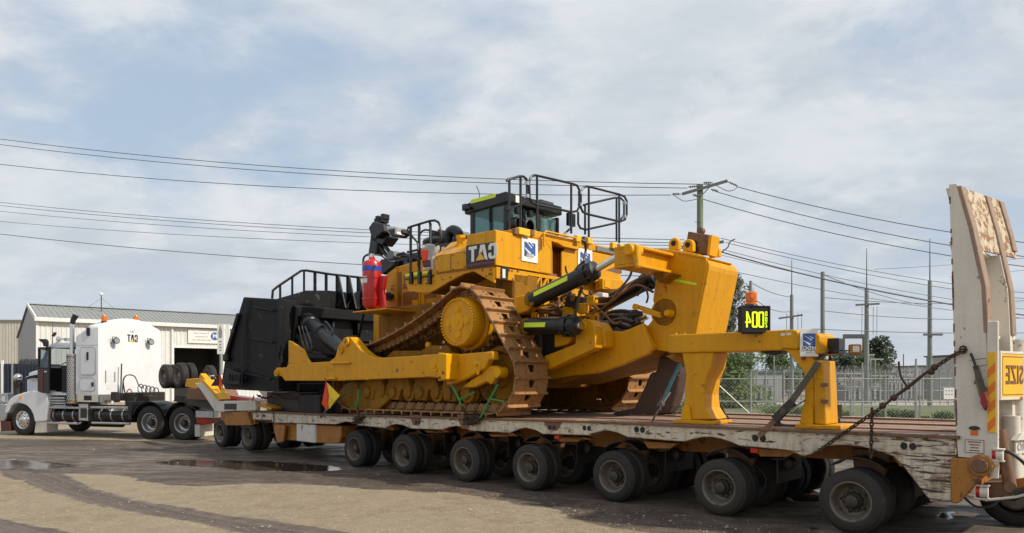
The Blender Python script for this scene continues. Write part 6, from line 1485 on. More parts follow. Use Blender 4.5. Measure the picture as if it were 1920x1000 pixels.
# decals: a reversed company panel on the near side and two boards on the rear
q = [oy(*p, .488) for p in [(874.5, 461), (926, 454), (926.5, 497), (874.5, 503)]]
part('name_panel', MB().prism(q, .480, .4885), M['print_black'], bd, TR)
m1 = oy(903, 474, .48); tv = (oy(926, 454, .48)[0]-oy(874.5, 461, .48)[0], 0, oy(926, 454, .48)[1]-oy(874.5, 461, .48)[1])
tm = block_logo(.30, .225)
part('logo', place(tm, (m1[0]+.03, .4785, m1[1]+.0), (1, 0, .0)), M['print_white'], bd, TR)
mt = oy(901, 486, .476); part('logo_triangle', place(MB().prism([(-.15, 0), (.15, 0), (.0, .17)], -.004, 0), (mt[0], .4755, mt[1]-.03), (1, 0, 0)), M['print_black'], bd, TR)
part('logo_triangle', place(MB().prism([(-.125, 0), (.125, 0), (.0, .145)], -.004, 0), (mt[0], .471, mt[1]-.02), (1, 0, 0)), M['print_yellow'], bd, TR)
s0 = oy(876, 498, .479); s1 = oy(926, 491, .479); part('red_stripe', MB().bar((s0[0], .478, s0[1]), (s1[0], .478, s1[1]), .004, .025), M['print_red'], bd, TR)
def mdg(parent, o, xd, w_, h_):
    """white company board: blue square with three white streaks and reversed letters"""
    pl_ = part('company_board', place(MB().prism([(-w_/2, -h_/2), (w_/2, -h_/2), (w_/2, h_/2), (-w_/2, h_/2)], -.006, 0), o, xd), M['print_white'], parent, TR, .002)
    n = Vector((0, 0, 1)).cross(Vector(xd)).normalized()
    def q_(nm, P, mat, d): 
        c = Vector(o)-n*d; part(nm, place(MB().prism(P, -.002, 0), tuple(c), xd), M[mat], pl_, TR)
    a, b_ = w_*.34, h_
    q_('blue_field', [(-a, -h_*.12), (-a+.35*a, -h_*.20), (a, -h_*.20), (a, h_*.32), (-a, h_*.32)], 'logo_blue', .0065)
    q_('navy_corner', [(-a, -h_*.28), (-a*.2, -h_*.28), (-a, -h_*.02)], 'logo_navy', .0068)
    for (x0_, z0_, x1_, z1_, w1) in ((-.95, .02, .15, -.46, .15), (-.75, .62, .35, .10, .08), (-.10, .62, .62, .30, .06)):
        d = Vector((x1_-x0_, 0, z1_-z0_)).normalized(); nn = Vector((-d.z, 0, d.x))*w1*a
        zz = lambda v_: v_*h_*.32 if False else v_*a*1.35+h_*.06
        P = [(x0_*a-nn.x*.4, zz(z0_)-nn.z*.4), (x1_*a-nn.x, zz(z1_)-nn.z), (x1_*a+nn.x, zz(z1_)+nn.z), (x0_*a+nn.x*.4, zz(z0_)+nn.z*.4)]
        q_('white_streak', P, 'print_white', .0092)
    c = Vector(o)-n*.010-Vector((0, 0, h_*.215))
    part('lettering', place(text_mesh('MDG', h_*.20, .002, .012*h_, True, 1.0, 1.05), tuple(c), xd), M['logo_navy'], pl_, TR)
    c = Vector(o)-n*.011-Vector((0, 0, h_*.215))
    part('lettering', place(text_mesh('MDG', h_*.195, .002, .001, True, 1.04, 1.05), tuple(c-n*.003), xd), M['print_white'], pl_, TR)
    q_('tag_line', [(-a*.5, -h_*.36), (a*.5, -h_*.36), (a*.5, -h_*.345), (-a*.5, -h_*.345)], 'grey_print', .0065)
for (px0, py0, px1, py1) in ((977.5, 444, 1008, 495), (1083, 464, 1110, 512)):
    a = sx2(px0, (py0+py1)/2-3.5, xr+.01); b_ = sx2(px1, (py0+py1)/2+3.5, xr+.01); cz = sx2((px0+px1)/2, (py0+py1)/2, xr+.01)
    z_1 = sx2(px0, py0, xr)[1]; z_0 = sx2(px0, py1-6, xr)[1]
    mdg(bd, (xr+.012, (a[0]+b_[0])/2, cz[1]), (0, 1, 0), b_[0]-a[0], z_1-z_0)
# catwalk edge, grab rail and lamps over the rear of the tank
zc1 = zt2
part('catwalk', MB().box(-7.25, xr-.02, 1.25, 4.75, zc1+.005, zc1+.16), M['yellow'], bd, TR, .015)
part('mesh_step', MB().box(xr-.03, xr+.01, 3.75, 4.45, zc1+.02, zc1+.12), M['polycarb'], bd, TR)
for px, py in ((978, 434), (988, 437), (1085, 448), (1106, 452), (1152, 461), (1166, 464)):
    y_, z_ = sx2(px, py, xr+.06); part('yellow_lamp', MB().box(xr-.02, xr+.08, y_-.09, y_+.09, z_-.07, z_+.07), M['sign_yellow'], bd, TR, .012)
for px, py in ((968, 434), (999, 437), (1098, 449), (1160, 463)):
    y_, z_ = sx2(px, py, xr+.04); part('rail_clamp', MB().box(xr-.04, xr+.05, y_-.05, y_+.05, z_-.06, z_+.06), M['rustbrown'], bd, TR, .008)
pts = [(xr+.05,)+sx2(*p, xr+.05) for p in [(1020, 462), (1020, 438), (1024, 434), (1078, 446), (1082, 451), (1082, 466)]]
part('grab_rail', MB().tube(pts, .022, 7), M['yellow2'], bd, TR)
for px in (1013, 1076, 1079): part('cable_tail', MB().tube([(xr+.03,)+sx2(px, 445, xr+.03), (xr+.03,)+sx2(px, 470, xr+.03)], .013, 5), M['rustbrown'], bd, TR)
# rear lower hull: plates with the lattice of triangular openings
zl0 = tz(927, 530)[1]
def rp_(L, d=0.0): return [sx2(px, py, xr+d) for px, py in L]
part('rear_plate', MB().prism(rp_([(931, 500), (990, 510), (990, 538), (985, 537), (980, 530), (931, 522)]), xr-.06, xr, 'x'), M['yellow'], bd, TR, .01)
part('rear_plate', MB().prism(rp_([(989, 510), (1062, 522), (1062, 528), (989, 516)]), xr-.06, xr-.003, 'x'), M['yellow'], bd, TR)
part('rear_plate', MB().prism(rp_([(985, 537), (1060, 551), (1060, 560), (1000, 549), (992, 544)]), xr-.06, xr-.003, 'x'), M['yellow'], bd, TR)
for i in range(5):
    x0_ = 1003+i*13; p0 = sx2(x0_, 541+i*2.4, xr); p1 = sx2(x0_+11, 519+i*1.9, xr)
    part('lattice_bar', MB().bar((xr-.03, p0[0], p0[1]), (xr-.03, p1[0], p1[1]), .05, .04, (1, 0, 0)), M['yellow'], bd, TR)
    p2 = sx2(x0_+12.5, 543+i*2.4, xr); part('lattice_bar', MB().bar((xr-.03, p1[0]+.03, p1[1]), (xr-.03, p2[0], p2[1]), .04, .04, (1, 0, 0)), M['yellow'], bd, TR)
part('lattice_back', MB().box(xr-.14, xr-.10, 1.1, 3.0, 3.72, 4.15), M['rustbrown'], bd, TR)
part('rear_wall', MB().prism(rp_([(1060, 505), (1168, 528), (1168, 558), (1150, 556), (1110, 560), (1062, 570)], -.2), xr-.4, xr-.2, 'x'), M['yellow'], bd, TR, .02)
part('wall_pocket', MB().prism(rp_([(1136, 507), (1165, 496), (1166, 512), (1162, 514)], .0), xr-.01, xr+.003, 'x'), M['rustbrown'], bd, TR)
part('rear_box', MB().prism(rp_([(1129, 522), (1168, 525), (1168, 544), (1129, 543)], .1), xr-.1, xr+.12, 'x'), M['yellow'], bd, TR, .015)
part('box_lid', MB().prism(rp_([(1134, 527), (1144, 529), (1144, 541), (1134, 539)], .13), xr+.12, xr+.135, 'x'), M['yellow2'], bd, TR, .004)
for px, py in ((1121, 527), (1124, 531), (1121, 535), (939, 506), (939, 512), (939, 518), (955, 507), (960, 508), (970, 509), (972, 508), (950, 521), (961, 524), (973, 526)):
    y_, z_ = sx2(px, py, xr); part('bolt', MB().cyl((xr-.01, y_, z_), (xr+.012, y_, z_), .022, n=6), M['rustbrown'], bd, TR)
y_, z_ = sx2(945, 512, xr); part('isolator_box', MB().prism([(y_-.11, z_-.13), (y_+.10, z_-.13), (y_+.13, z_+.12), (y_-.09, z_+.14)], xr, xr+.012, 'x'), M['print_black'], bd, TR, .004)
part('isolator_label', MB().prism([(y_-.06, z_-.10), (y_+.02, z_-.10), (y_+.02, z_+.07), (y_-.06, z_+.07)], xr+.013, xr+.018, 'x'), M['label'], bd, TR)
part('final_case', MB().prism([(-7.1, 3.2), (-6.6, 3.2), (-6.6, 4.02), (-7.1, 4.05)], 1.0, 1.75), M['yellow_dirty'], bd, TR, .03)
part('rear_case', MB().box(-6.85, -6.2, 1.35, 3.4, 2.2, 3.35), M['darksteel'], bd, TR, .06)
# ---- cab
yc0, yc1 = 1.62, 3.36; xcb = -7.35
cyz = lambda px, py: oy(px, py, yc0)
cx0 = cyz(880, 400)[0]; ztp = TR.on_x(950, 359, xcb)[1]; zcb = zt2-.15; zsill = cyz(905, 437)[1]
cab = part('cab', MB().box(cx0+.02, xcb, yc0+.0, yc1, zcb, zsill-.02), M['black'], bd, TR, .02, label='black operator cab with roll over roof')
part('cab_roof', MB().prism([(cx0-.12, ztp-.30), (xcb+.06, ztp-.22), (xcb+.06, ztp-.03), (xcb-.02, ztp), (cx0, ztp-.06), (cx0-.14, ztp-.14)], yc0-.03, yc1+.03), M['black'], cab, TR, .02, 2)
zw = ztp-.27
for (xa_, xb_) in ((cx0+.02, cx0+.13), (cx0+.60, cx0+.67), (xcb-.10, xcb)):
    part('cab_pillar', MB().box(xa_, xb_, yc0, yc0+.07, zsill-.02, zw), M['black'], cab, TR, .008); part('cab_pillar', MB().box(xa_, xb_, yc1-.07, yc1, zsill-.02, zw), M['black'], cab, TR, .008)
for ya_, yb_ in ((yc0+.52, yc0+.58), (yc0+1.02, yc0+1.08)): part('cab_pillar', MB().box(xcb-.08, xcb-.002, ya_, yb_, zsill-.02, zw), M['black'], cab, TR, .006)
part('window', MB().box(cx0+.13, cx0+.60, yc0+.025, yc0+.035, zsill, zw), M['glass'], cab, TR); part('window', MB().box(cx0+.67, xcb-.10, yc0+.025, yc0+.035, zsill, zw), M['glass'], cab, TR)
part('window', MB().box(cx0+.1, xcb-.1, yc1-.035, yc1-.025, zsill, zw), M['glass'], cab, TR)
for ya_, yb_ in ((yc0+.07, yc0+.52), (yc0+.58, yc0+1.02), (yc0+1.08, yc1-.07)): part('window', MB().box(xcb-.045, xcb-.035, ya_, yb_, zsill+.04, zw-.03), M['glass'], cab, TR)
part('windscreen', MB().box(cx0+.03, cx0+.04, yc0+.07, yc1-.07, zsill, zw), M['glass'], cab, TR)
part('operator_seat', MB().prism([(cx0+.55, zsill-.1), (cx0+.95, zsill-.1), (cx0+1.02, zsill+.62), (cx0+.86, zsill+.62), (cx0+.8, zsill+.1), (cx0+.55, zsill+.1)], 2.2, 2.75), M['interior'], cab, TR, .04)
part('side_lamp', MB().prism([oy(*p, yc0-.1) for p in [(868, 386), (872, 384), (881, 388), (881, 393), (873, 392)]], yc0-.12, yc0+.1), M['black'], cab, TR, .012)
part('roof_lamp', MB().box(cx0-.16, cx0-.02, yc0-.08, yc0+.06, ztp-.22, ztp-.08), M['black'], cab, TR, .012)
p0 = cyz(885, 379); p1 = cyz(931, 367); part('reflective_strip', MB().prism([(p0[0], p0[1]-.045), (p1[0], p1[1]-.045), (p1[0], p1[1]+.04), (p0[0], p0[1]+.035)], yc0-.042, yc0-.031), M['hivis'], cab, TR)
part('aerial', MB().tube(smooth_path([TR.py(899, 372, yc0+.1), TR.py(898, 360, yc0+.1), TR.py(893, 349, yc0+.1)]), .009, 5), M['black'], cab, TR)
part('white_plate', MB().box(xcb+.062, xcb+.07, yc0+.20, yc0+.38, ztp-.20, ztp-.05), M['print_white'], cab, TR)
part('door_handle', MB().box(cx0+.62, cx0+.65, yc0-.03, yc0, zsill+.2, zsill+.5), M['black'], cab, TR)
part('cab_apron', MB().prism([(xcb-.02, zcb), (xcb+.35, zcb+.05), (xcb+.30, zcb+.30), (xcb, zsill+.02)], yc0+.1, yc1), M['polycarb'], cab, TR, .015)
part('roof_unit', MB().prism([(xcb-.55, ztp-.02), (xcb-.05, ztp-.02), (xcb-.08, ztp+.07), (xcb-.5, ztp+.07)], yc0+1.2, yc1-.1), M['black'], cab, TR, .015)
for y_ in (yc0+.18, yc0+.50):
    part('intake_drum', MB().lathe((xcb+.02, y_, zsill+.10), (1, 0, 0), [(0, .15), (.18, .15), (.19, .12), (.06, .11), (.05, .001)], 18), M['black'], cab, TR)
for y_ in (yc0+.22, yc0+.62): part('roof_floodlight', MB().box(xcb+.05, xcb+.15, y_-.06, y_+.06, zw-.18, zw-.05), M['black'], cab, TR, .01)
part('mirror_stalk', MB().tube([(xcb+.2, yc1-.2, zsill), (xcb+.25, yc1+.1, zsill+.25), (xcb+.25, yc1+.15, zsill+.4)], .025, 6).box(xcb+.2, xcb+.27, yc1+.0, yc1+.25, zsill+.3, zsill+.58), M['black'], cab, TR)
# ---- handrails
def rail(pts, plane='x', c=xr-.12, r_=.026, closed=False, nm='handrail'):
    P = [((c,)+sx2(px, py, c)) if plane == 'x' else TR.py(px, py, c) for px, py in pts]
    part(nm, MB().tube(P, r_, 8, closed), M['black'], bd, TR)
rail([(950, 340), (952, 337), (974, 331), (981, 331), (987, 336), (988, 342), (988, 372), (984, 380), (975, 385), (948, 393)])
rail([(955, 338), (955, 430)]); rail([(976, 332), (976, 430)])
rail([(1005, 329), (1074, 345), (1082, 348), (1086, 356), (1086, 388), (1082, 396), (1072, 398), (1006, 384), (997, 380), (993, 372), (992, 342), (995, 333), (1000, 329.5)], closed=True)
rail([(1007, 330), (1007, 430)]); rail([(1071, 345), (1071, 438)])
rail([(1103, 350), (1162, 365), (1171, 369), (1175, 377), (1175, 403), (1172, 412), (1163, 416), (1102, 402), (1093, 398), (1089, 390), (1089, 360), (1093, 353), (1098, 350)], closed=True)
rail([(1104, 351), (1104, 445)]); rail([(1161, 365), (1161, 456)])
rail([(1094, 385), (1100, 383), (1153, 371), (1163, 371), (1170, 378), (1170, 402), (1165, 411), (1153, 419), (1098, 431), (1088, 428), (1084, 420), (1084, 398)], c=xr-.45)
rail([(1097, 383), (1097, 440)], c=xr-.45); rail([(1156, 371), (1156, 452)], c=xr-.45)
for p in ((988, 344), (988, 368), (1087.5, 362), (1087.5, 384), (1171, 381), (1171, 407)):
    y_, z_ = sx2(*p, xr-.12); part('rail_joint', MB().box(xr-.16, xr-.08, y_-.03, y_+.03, z_-.035, z_+.035), M['alu'], bd, TR)
yh = .62
rail([(768, 426), (806, 414.5), (815, 413.5), (822, 417), (826, 425), (826, 450), (822, 457), (812, 463), (764, 473)], 'y', yh)
rail([(770, 426), (770, 530)], 'y', yh, .030); rail([(786, 421), (786, 528)], 'y', yh+.02, .030); rail([(804, 415), (807, 420), (807, 526)], 'y', yh, .030)
rail([(764, 430), (766, 436), (782, 454), (784, 460), (784, 500)], 'y', yh-.03, .022)
rail([(765, 428), (768, 426)], 'y', yh); rail([(786, 456), (787, 440), (792, 433), (798, 431), (824, 436)], 'y', yh+.5, .022)
for px in (770, 786, 805):
    a = oy(px-2.6, 533, .46); b_ = oy(px+2.6, 509, .46); part('rail_foot', MB().box(a[0], b_[0], .44, .50, a[1], b_[1]), M['black'], bd, TR, .006)
for q in ((760, 513, 768, 519), (776, 510.5, 783, 516.5), (793, 508, 802, 514)): a = oy(q[0], q[3], .44); b_ = oy(q[2], q[1], .44); part('reflective_strip', MB().box(a[0], b_[0], .43, .445, a[1], b_[1]), M['hivis'], bd, TR)
a = oy(758, 520, .46); b_ = oy(812, 508, .46); part('rail_base', MB().box(a[0], b_[0], .452, .49, a[1]-.03, b_[1]-.1), M['black'], bd, TR, .006)
# ---- bonnet, air cleaner, engine top
part('engine_hood', MB().prism([oy(*p, 1.45) for p in [(736, 500), (742, 486), (756, 476), (812, 468), (820, 458), (868, 452), (874, 500)]], 1.45, 3.1), M['black'], bd, TR, .04, 2)
part('hood_letters', place(block_logo(.24, .17), TR.py(831, 473, 1.44), (1, 0, .03)), M['print_white'], bd, TR)
part('hood_emblem', place(MB().prism([(-.09, -.06), (.09, -.06), (.09, .06), (-.09, .06)], -.004, 0), TR.py(762, 494, 1.44), (1, 0, .03)), M['logo_blue'], bd, TR)
X, Y, Z = TR.py(826, 455, 2.0)
part('air_cleaner', MB().lathe((X, Y, Z-.35), (0, 0, 1), [(0, .36), (.30, .36), (.30, .42), (.36, .43), (.42, .38), (.47, .22), (.48, .001)], 22), M['black'], bd, TR)
for i in range(7): a = i*.9; part('air_cleaner_fin', MB().box(X-.18+.06*i, X-.15+.06*i, Y-.2, Y+.2, Z+.08, Z+.20+.03*(i % 3)), M['darksteel'], bd, TR)
part('exhaust_elbow', MB().tube(smooth_path([TR.py(838, 470, 1.9), TR.py(842, 440, 1.9), TR.py(850, 432, 1.9), TR.py(860, 440, 1.9), TR.py(862, 465, 1.9)]), .12, 10), M['black'], bd, TR)
part('rear_lift_lamp', MB().prism([oy(*p, 2.2) for p in [(848, 436), (862, 432), (868, 440), (860, 447), (850, 445)]], 2.1, 2.5), M['polycarb'], bd, TR, .02)
rsg = random.Random(2)
for i in range(9):
    p = [TR.py(742+rsg.uniform(0, 60), 478+rsg.uniform(0, 14), 1.40)] ; q = TR.py(742+rsg.uniform(0, 70), 478+rsg.uniform(0, 12), 1.42)
    part('engine_hose', MB().tube(smooth_path([p[0], tuple((Vector(p[0])+Vector(q))/2+Vector((0, -.06, .05))), q]), .028, 6), M['rubber'] if i % 3 else M['logo_navy'], bd, TR)
# lift-cylinder post with the lamp cluster at the front
yl = 1.5
part('lift_post', MB().prism([oy(*p, yl) for p in [(701, 437), (717, 440), (711, 480), (695, 478)]], yl-.10, yl+.15), M['black'], bd, TR, .05, 2)
part('post_head', MB().prism([oy(*p, yl) for p in [(700, 420), (735, 445), (722, 462), (700, 452)]], yl-.1, yl+.25), M['black'], bd, TR, .03)
for L, y_, mt_ in (([(690, 427), (698, 415), (716, 419), (719, 435), (704, 447), (694, 441)], yl-.25, 'polycarb'), ([(728, 430), (740, 425), (752, 430), (755, 438), (745, 445), (732, 443)], yl-.2, 'black'), ([(722, 424), (742, 425), (742, 434), (744, 441), (728, 440)], yl-.35, 'alu')):
    part('floodlight', MB().prism([oy(*p, y_) for p in L], y_, y_+.28), M[mt_ if mt_ != 'polycarb' else 'black'], bd, TR, .03)
part('floodlight_glass', MB().prism([oy(*p, yl-.37) for p in [(727, 431), (739, 429), (737, 438), (731, 438)]], yl-.375, yl-.36), M['print_black'], bd, TR)
for i in range(8):
    px = 703+rsg.uniform(0, 20); py = 406+rsg.uniform(0, 10); part('lamp_bracket', MB().box(oy(px, py, yl)[0]-.06, oy(px, py, yl)[0]+.05, yl-.1, yl+.1, oy(px, py, yl)[1]-.06, oy(px, py, yl)[1]+.07), M['black'], bd, TR, .01)
part('lift_rod', MB().cyl(TR.py(715, 452, yl), TR.py(734, 478, yl), .05, n=10).cyl(TR.py(712, 462, yl), TR.py(728, 484, yl), .05, n=10), M['black'], bd, TR)
part('rod_housing', MB().prism([oy(*p, yl) for p in [(730, 478), (737, 470), (746, 480), (740, 492), (728, 488)]], yl-.1, yl+.2), M['polycarb'], bd, TR, .02)
part('front_cover', MB().prism([oy(*p, 1.3) for p in [(714, 487), (742, 484), (742, 500), (722, 516), (712, 512)]], 1.25, 3.2), M['black'], bd, TR, .04)
# fire suppression cylinder in its red bracket
ft = .42
X, Z0 = oy(699, 583, ft); Z1 = oy(699, 487, ft)[1]; rr = .215
fs = part('suppression_cylinder', MB().lathe((X-.03, ft, Z0+.05), (0, 0, 1), [(0, .001), (.0, .10), (.03, rr*.85), (.10, rr), (Z1-Z0-.17, rr), (Z1-Z0-.10, rr*.86), (Z1-Z0-.06, .10), (Z1-Z0-.03, .07), (Z1-Z0-.0, .07), (Z1-Z0, .001)], 26), M['red'], bd, TR, label='red fire suppression cylinder with a blue band')
part('blue_band', MB().lathe((X-.03, ft, Z0+(Z1-Z0)*.765), (0, 0, 1), [(0, rr+.001), (0, rr+.003), (.11, rr+.003), (.11, rr+.001)], 26), M['blueband'], fs, TR)
part('paper_label', MB().add([(X-.03+(rr+.004)*math.sin(a), ft-(rr+.004)*math.cos(a), Z0+(Z1-Z0)*zz) for zz in (.53, .66) for a in [R(-30+11*k) for k in range(6)]], [(k, k+1, k+7, k+6) for k in range(5)]), M['label'], fs, TR)
part('cylinder_strap', MB().lathe((X-.03, ft, Z0+(Z1-Z0)*.62), (0, 0, 1), [(0, rr+.001), (0, rr+.010), (.03, rr+.010), (.03, rr+.001)], 26), M['red'], fs, TR)
part('cylinder_strap', MB().lathe((X-.03, ft, Z0+(Z1-Z0)*.22), (0, 0, 1), [(0, rr+.001), (0, rr+.010), (.03, rr+.010), (.03, rr+.001)], 26), M['red'], fs, TR)
bk = [oy(*p, ft+.22) for p in [(708, 517), (724, 517), (722, 530), (719, 545), (722, 583), (686, 583), (690, 560), (700, 520)]]
part('bracket', MB().prism(bk, ft+.22, ft+.28), M['red'], fs, TR, .008); part('bracket_wing', MB().prism([oy(*p, ft) for p in [(706, 516), (722, 520), (716, 545), (722, 582), (710, 584)]], ft+.02, ft+.05), M['red'], fs, TR, .006)
part('valve', MB().cyl((X-.03, ft, Z1+.05), (X-.03, ft, Z1+.13), .045, n=10).cyl((X-.14, ft, Z1+.10), (X+.08, ft, Z1+.10), .02, n=8), M['chrome'], fs, TR)
part('discharge_hose', MB().tube(smooth_path([(X-.03, ft, Z1+.12), TR.py(715, 480, .7), TR.py(728, 490, .9), TR.py(742, 490, 1.1), TR.py(765, 486, 1.3)]), .018, 6), M['rubber'], fs, TR)
part('discharge_hose', MB().tube(smooth_path([(X-.05, ft, Z1+.12), TR.py(689, 478, .5), TR.py(682, 484, .5), TR.py(681, 500, .5), TR.py(684, 510, .5)]), .025, 6), M['rubber'], fs, TR)
sh0 = oy(671, 586, ft); sh1 = oy(740, 588, ft); part('shelf', MB().box(sh0[0]+.15, sh1[0], ft-.25, 1.15, sh0[1]-.035, sh0[1]-.005), M['yellow'], bd, TR, .006)
part('shelf_stay', MB().bar(TR.py(682, 588, .8), TR.py(671, 640, .95), .04, .05), M['black'], bd, TR)
# ---- ripper
yn, yf = 1.75, 2.90
side = [oy(*p, yn) for p in [(1234, 512), (1236, 480), (1262, 470), (1298, 476), (1311, 479), (1319, 483), (1325, 489), (1328, 497), (1327.5, 506), (1303, 628), (1300, 640), (1255, 660), (1222, 655), (1196, 640), (1212, 615), (1232, 590), (1225, 563), (1228, 540)]]
rb = part('ripper_box', MB().prism(side, yn, yf), M['yellow'], bd, TR, .05, 3, label='tall rounded yellow ripper box at the rear')
part('side_plate', MB().prism([(x+(.022 if x > -3.2 else 0), z+(.012 if z > 3.6 else 0)) for x, z in side], yn-.012, yn+.035), M['yellow'], rb, TR, .008)
rim_ = [oy(*p, yn) for p in [(1300, 640), (1303, 628), (1328.5, 497), (1327, 487), (1322, 481), (1312, 479)]]
part('edge_weld', MB().tube([(x-.02, yn-.013, z) for x, z in rim_], .012, 5), M['yellow2'], rb, TR)
part('reflective_strip', MB().prism([oy(*p, yn-.006) for p in [(1236.5, 517.5), (1307, 531), (1306, 536), (1236, 522)]], yn-.020, yn-.0125), M['hivis'], rb, TR)
X, Z = oy(1247, 586, yn); part('round_pocket', MB().lathe((X, yn-.012, Z), (0, -1, 0), [(0, .27), (.012, .27), (.012, .245), (0, .24)], 26), M['yellow2'], rb, TR)
part('pocket_disc', MB().lathe((X, yn-.0125, Z), (0, -1, 0), [(0, .24), (.004, .238), (.004, .001)], 26), M['yellow_dirty'], rb, TR)
# shank locking puller
part('pin_puller', MB().bar(TR.py(1189, 573, yn-.14), TR.py(1238, 590, yn-.14), .10, .07).bar(TR.py(1206, 584, yn-.14), TR.py(1240, 594, yn-.14), .10, .05), M['yellow2'], rb, TR, .012)
part('puller_pin', MB().cyl(TR.py(1191, 576, yn-.24), TR.py(1191, 576, yn-.03), .055, n=12), M['yellow2'], rb, TR)
part('puller_nut', MB().lathe(TR.py(1249, 587, yn-.20), (0, 1, 0), [(0, .001), (0, .05), (.03, .06), (.18, .07)], 8), M['yellow2'], rb, TR)
part('puller_rod', MB().cyl(TR.py(1204, 577, yn-.13), TR.py(1232, 586, yn-.13), .03, n=8), M['rustbrown'], rb, TR)
# link plates at the foot of the box
part('link_plate', MB().prism([oy(*p, yn-.15) for p in [(1168, 620), (1180, 618), (1193, 623), (1206, 616), (1226, 650), (1222, 657), (1178, 642), (1167, 634)]], yn-.16, yn-.01), M['yellow'], rb, TR, .012)
part('link_pin', MB().lathe(TR.py(1175, 630, yn-.2), (0, 1, 0), [(0, .001), (0, .04), (.0, .05), (.06, .06)], 12), M['yellow2'], rb, TR)
part('keeper', MB().bar(TR.py(1180, 640, yn-.18), TR.py(1193, 628, yn-.18), .03, .04).box(oy(1191, 629, yn-.2)[0], oy(1198, 629, yn-.2)[0], yn-.2, yn-.15, oy(1191, 632, yn-.2)[1], oy(1191, 621, yn-.2)[1]), M['yellow2'], rb, TR, .006)
# upper crossbeam with recessed rear face
xb0 = -3.48
cb = lambda px, py, x=xb0: TR.on_x(px, py, x)
zA = cb(1193, 458)[1]; zB = cb(1193, 499)[1]; yA = cb(1192, 480)[0]; 
cbm = part('ripper_crossbeam', MB().box(xb0-.42, xb0, yA, yn-.01, zB, zB+.05).box(xb0-.42, xb0, yA, yn-.01, zA-.05, zA).box(xb0-.42, xb0-.10, yA+.05, yn-.01, zB+.05, zA-.05).box(xb0-.42, xb0, yA, yA+.05, zB+.05, zA-.05), M['yellow'], bd, TR, .008)
part('beam_far_half', MB().box(xb0-.42, xb0, yf+.01, yf+.25, zB, zA), M['yellow'], cbm, TR, .012)
part('beam_eye', MB().prism([oy(*p, yA-.08) for p in [(1168, 464), (1172, 458), (1184, 456), (1196, 459), (1198, 500), (1192, 505), (1186, 482), (1172, 478)]], yA-.1, yA+.02), M['yellow'], cbm, TR, .02)
X, Z = oy(1179, 468, yA-.12); part('eye_boss', MB().lathe((X, yA-.16, Z), (0, 1, 0), [(0, .001), (0, .085), (.02, .10), (.3, .11)], 18), M['yellow2'], cbm, TR)
part('beam_gusset', MB().prism([oy(*p, yn-.3) for p in [(1200, 505), (1262, 513), (1238, 530), (1225, 512)]], yn-.35, yn), M['yellow_dirty'], cbm, TR)
part('top_plate', MB().prism([oy(*p, yn-.03) for p in [(1230, 466), (1262, 469), (1324, 482), (1322, 485), (1262, 474), (1232, 471)]], yn-.03, yf-.2), M['yellow'], rb, TR, .006)
# lifting lugs and the rusty top of the shank
def lug(px, py, w_, h__, y_, nm='lifting_lug'):
    X, Z = oy(px, py, y_); w2 = w_/2; P = [(X-w2, Z)]+[(X+w2*math.cos(R(180-20*k)), Z+h__-w2+w2*math.sin(R(180-20*k))) for k in range(10)]+[(X+w2, Z)]
    part(nm, MB().prism(P, y_-.05, y_+.05), M['yellow2'], rb, TR, .01)
    part('lug_hole', MB().lathe((X, y_-.056, Z+h__-w2), (0, 1, 0), [(0, .001), (0, w2*.5), (.112, w2*.5), (.112, .001)], 12), M['interior'], rb, TR)
lug(1265.5, 470, .20, .22, 1.95); lug(1292, 473, .20, .22, 1.85); lug(1341, 483, .20, .20, 2.6)
shk = part('shank_head', MB().prism([oy(*p, 2.1) for p in [(1283, 474), (1290, 434), (1336, 441.5), (1328, 478)]], 2.10, 2.32), M['rustbrown'], bd, TR, .012)
part('shank_edge', MB().prism([oy(*p, 2.08) for p in [(1326, 478), (1330, 441), (1336, 441), (1331, 479)]], 2.06, 2.36), M['yellow2'], shk, TR, .006)
for px, py in ((1302, 457), (1304, 468)): X, Z = oy(px, py, 2.09); part('shank_hole', MB().lathe((X, 2.088, Z), (0, 1, 0), [(0, .001), (0, .055), (.02, .055)], 14), M['interior'], shk, TR)
X, Z = oy(1314, 433, 2.2); part('shank_top_eye', MB().lathe((X, 2.16, Z), (0, 1, 0), [(0, .03), (0, .06), (.1, .06), (.1, .03)], 12), M['rustbrown'], shk, TR)
part('shank', MB().prism([oy(*p, 2.15) for p in [(1238, 668), (1277, 676), (1276, 700), (1270, 735), (1262, 762), (1256, 772), (1247, 777), (1236, 779), (1225, 788), (1190, 792), (1172, 786), (1148, 776), (1165, 770), (1190, 766), (1199, 748), (1210, 725), (1218, 705), (1222, 699), (1232, 697)]], 2.12, 2.42), M['shank'], bd, TR, .025, label='dark brown curved ripper shank resting on the deck')
part('shank_tooth', MB().prism([oy(*p, 2.05) for p in [(1200, 775), (1236, 779), (1247, 777), (1240, 790), (1195, 792), (1170, 786)]], 2.06, 2.48), M['shank'], bd, TR, .02)
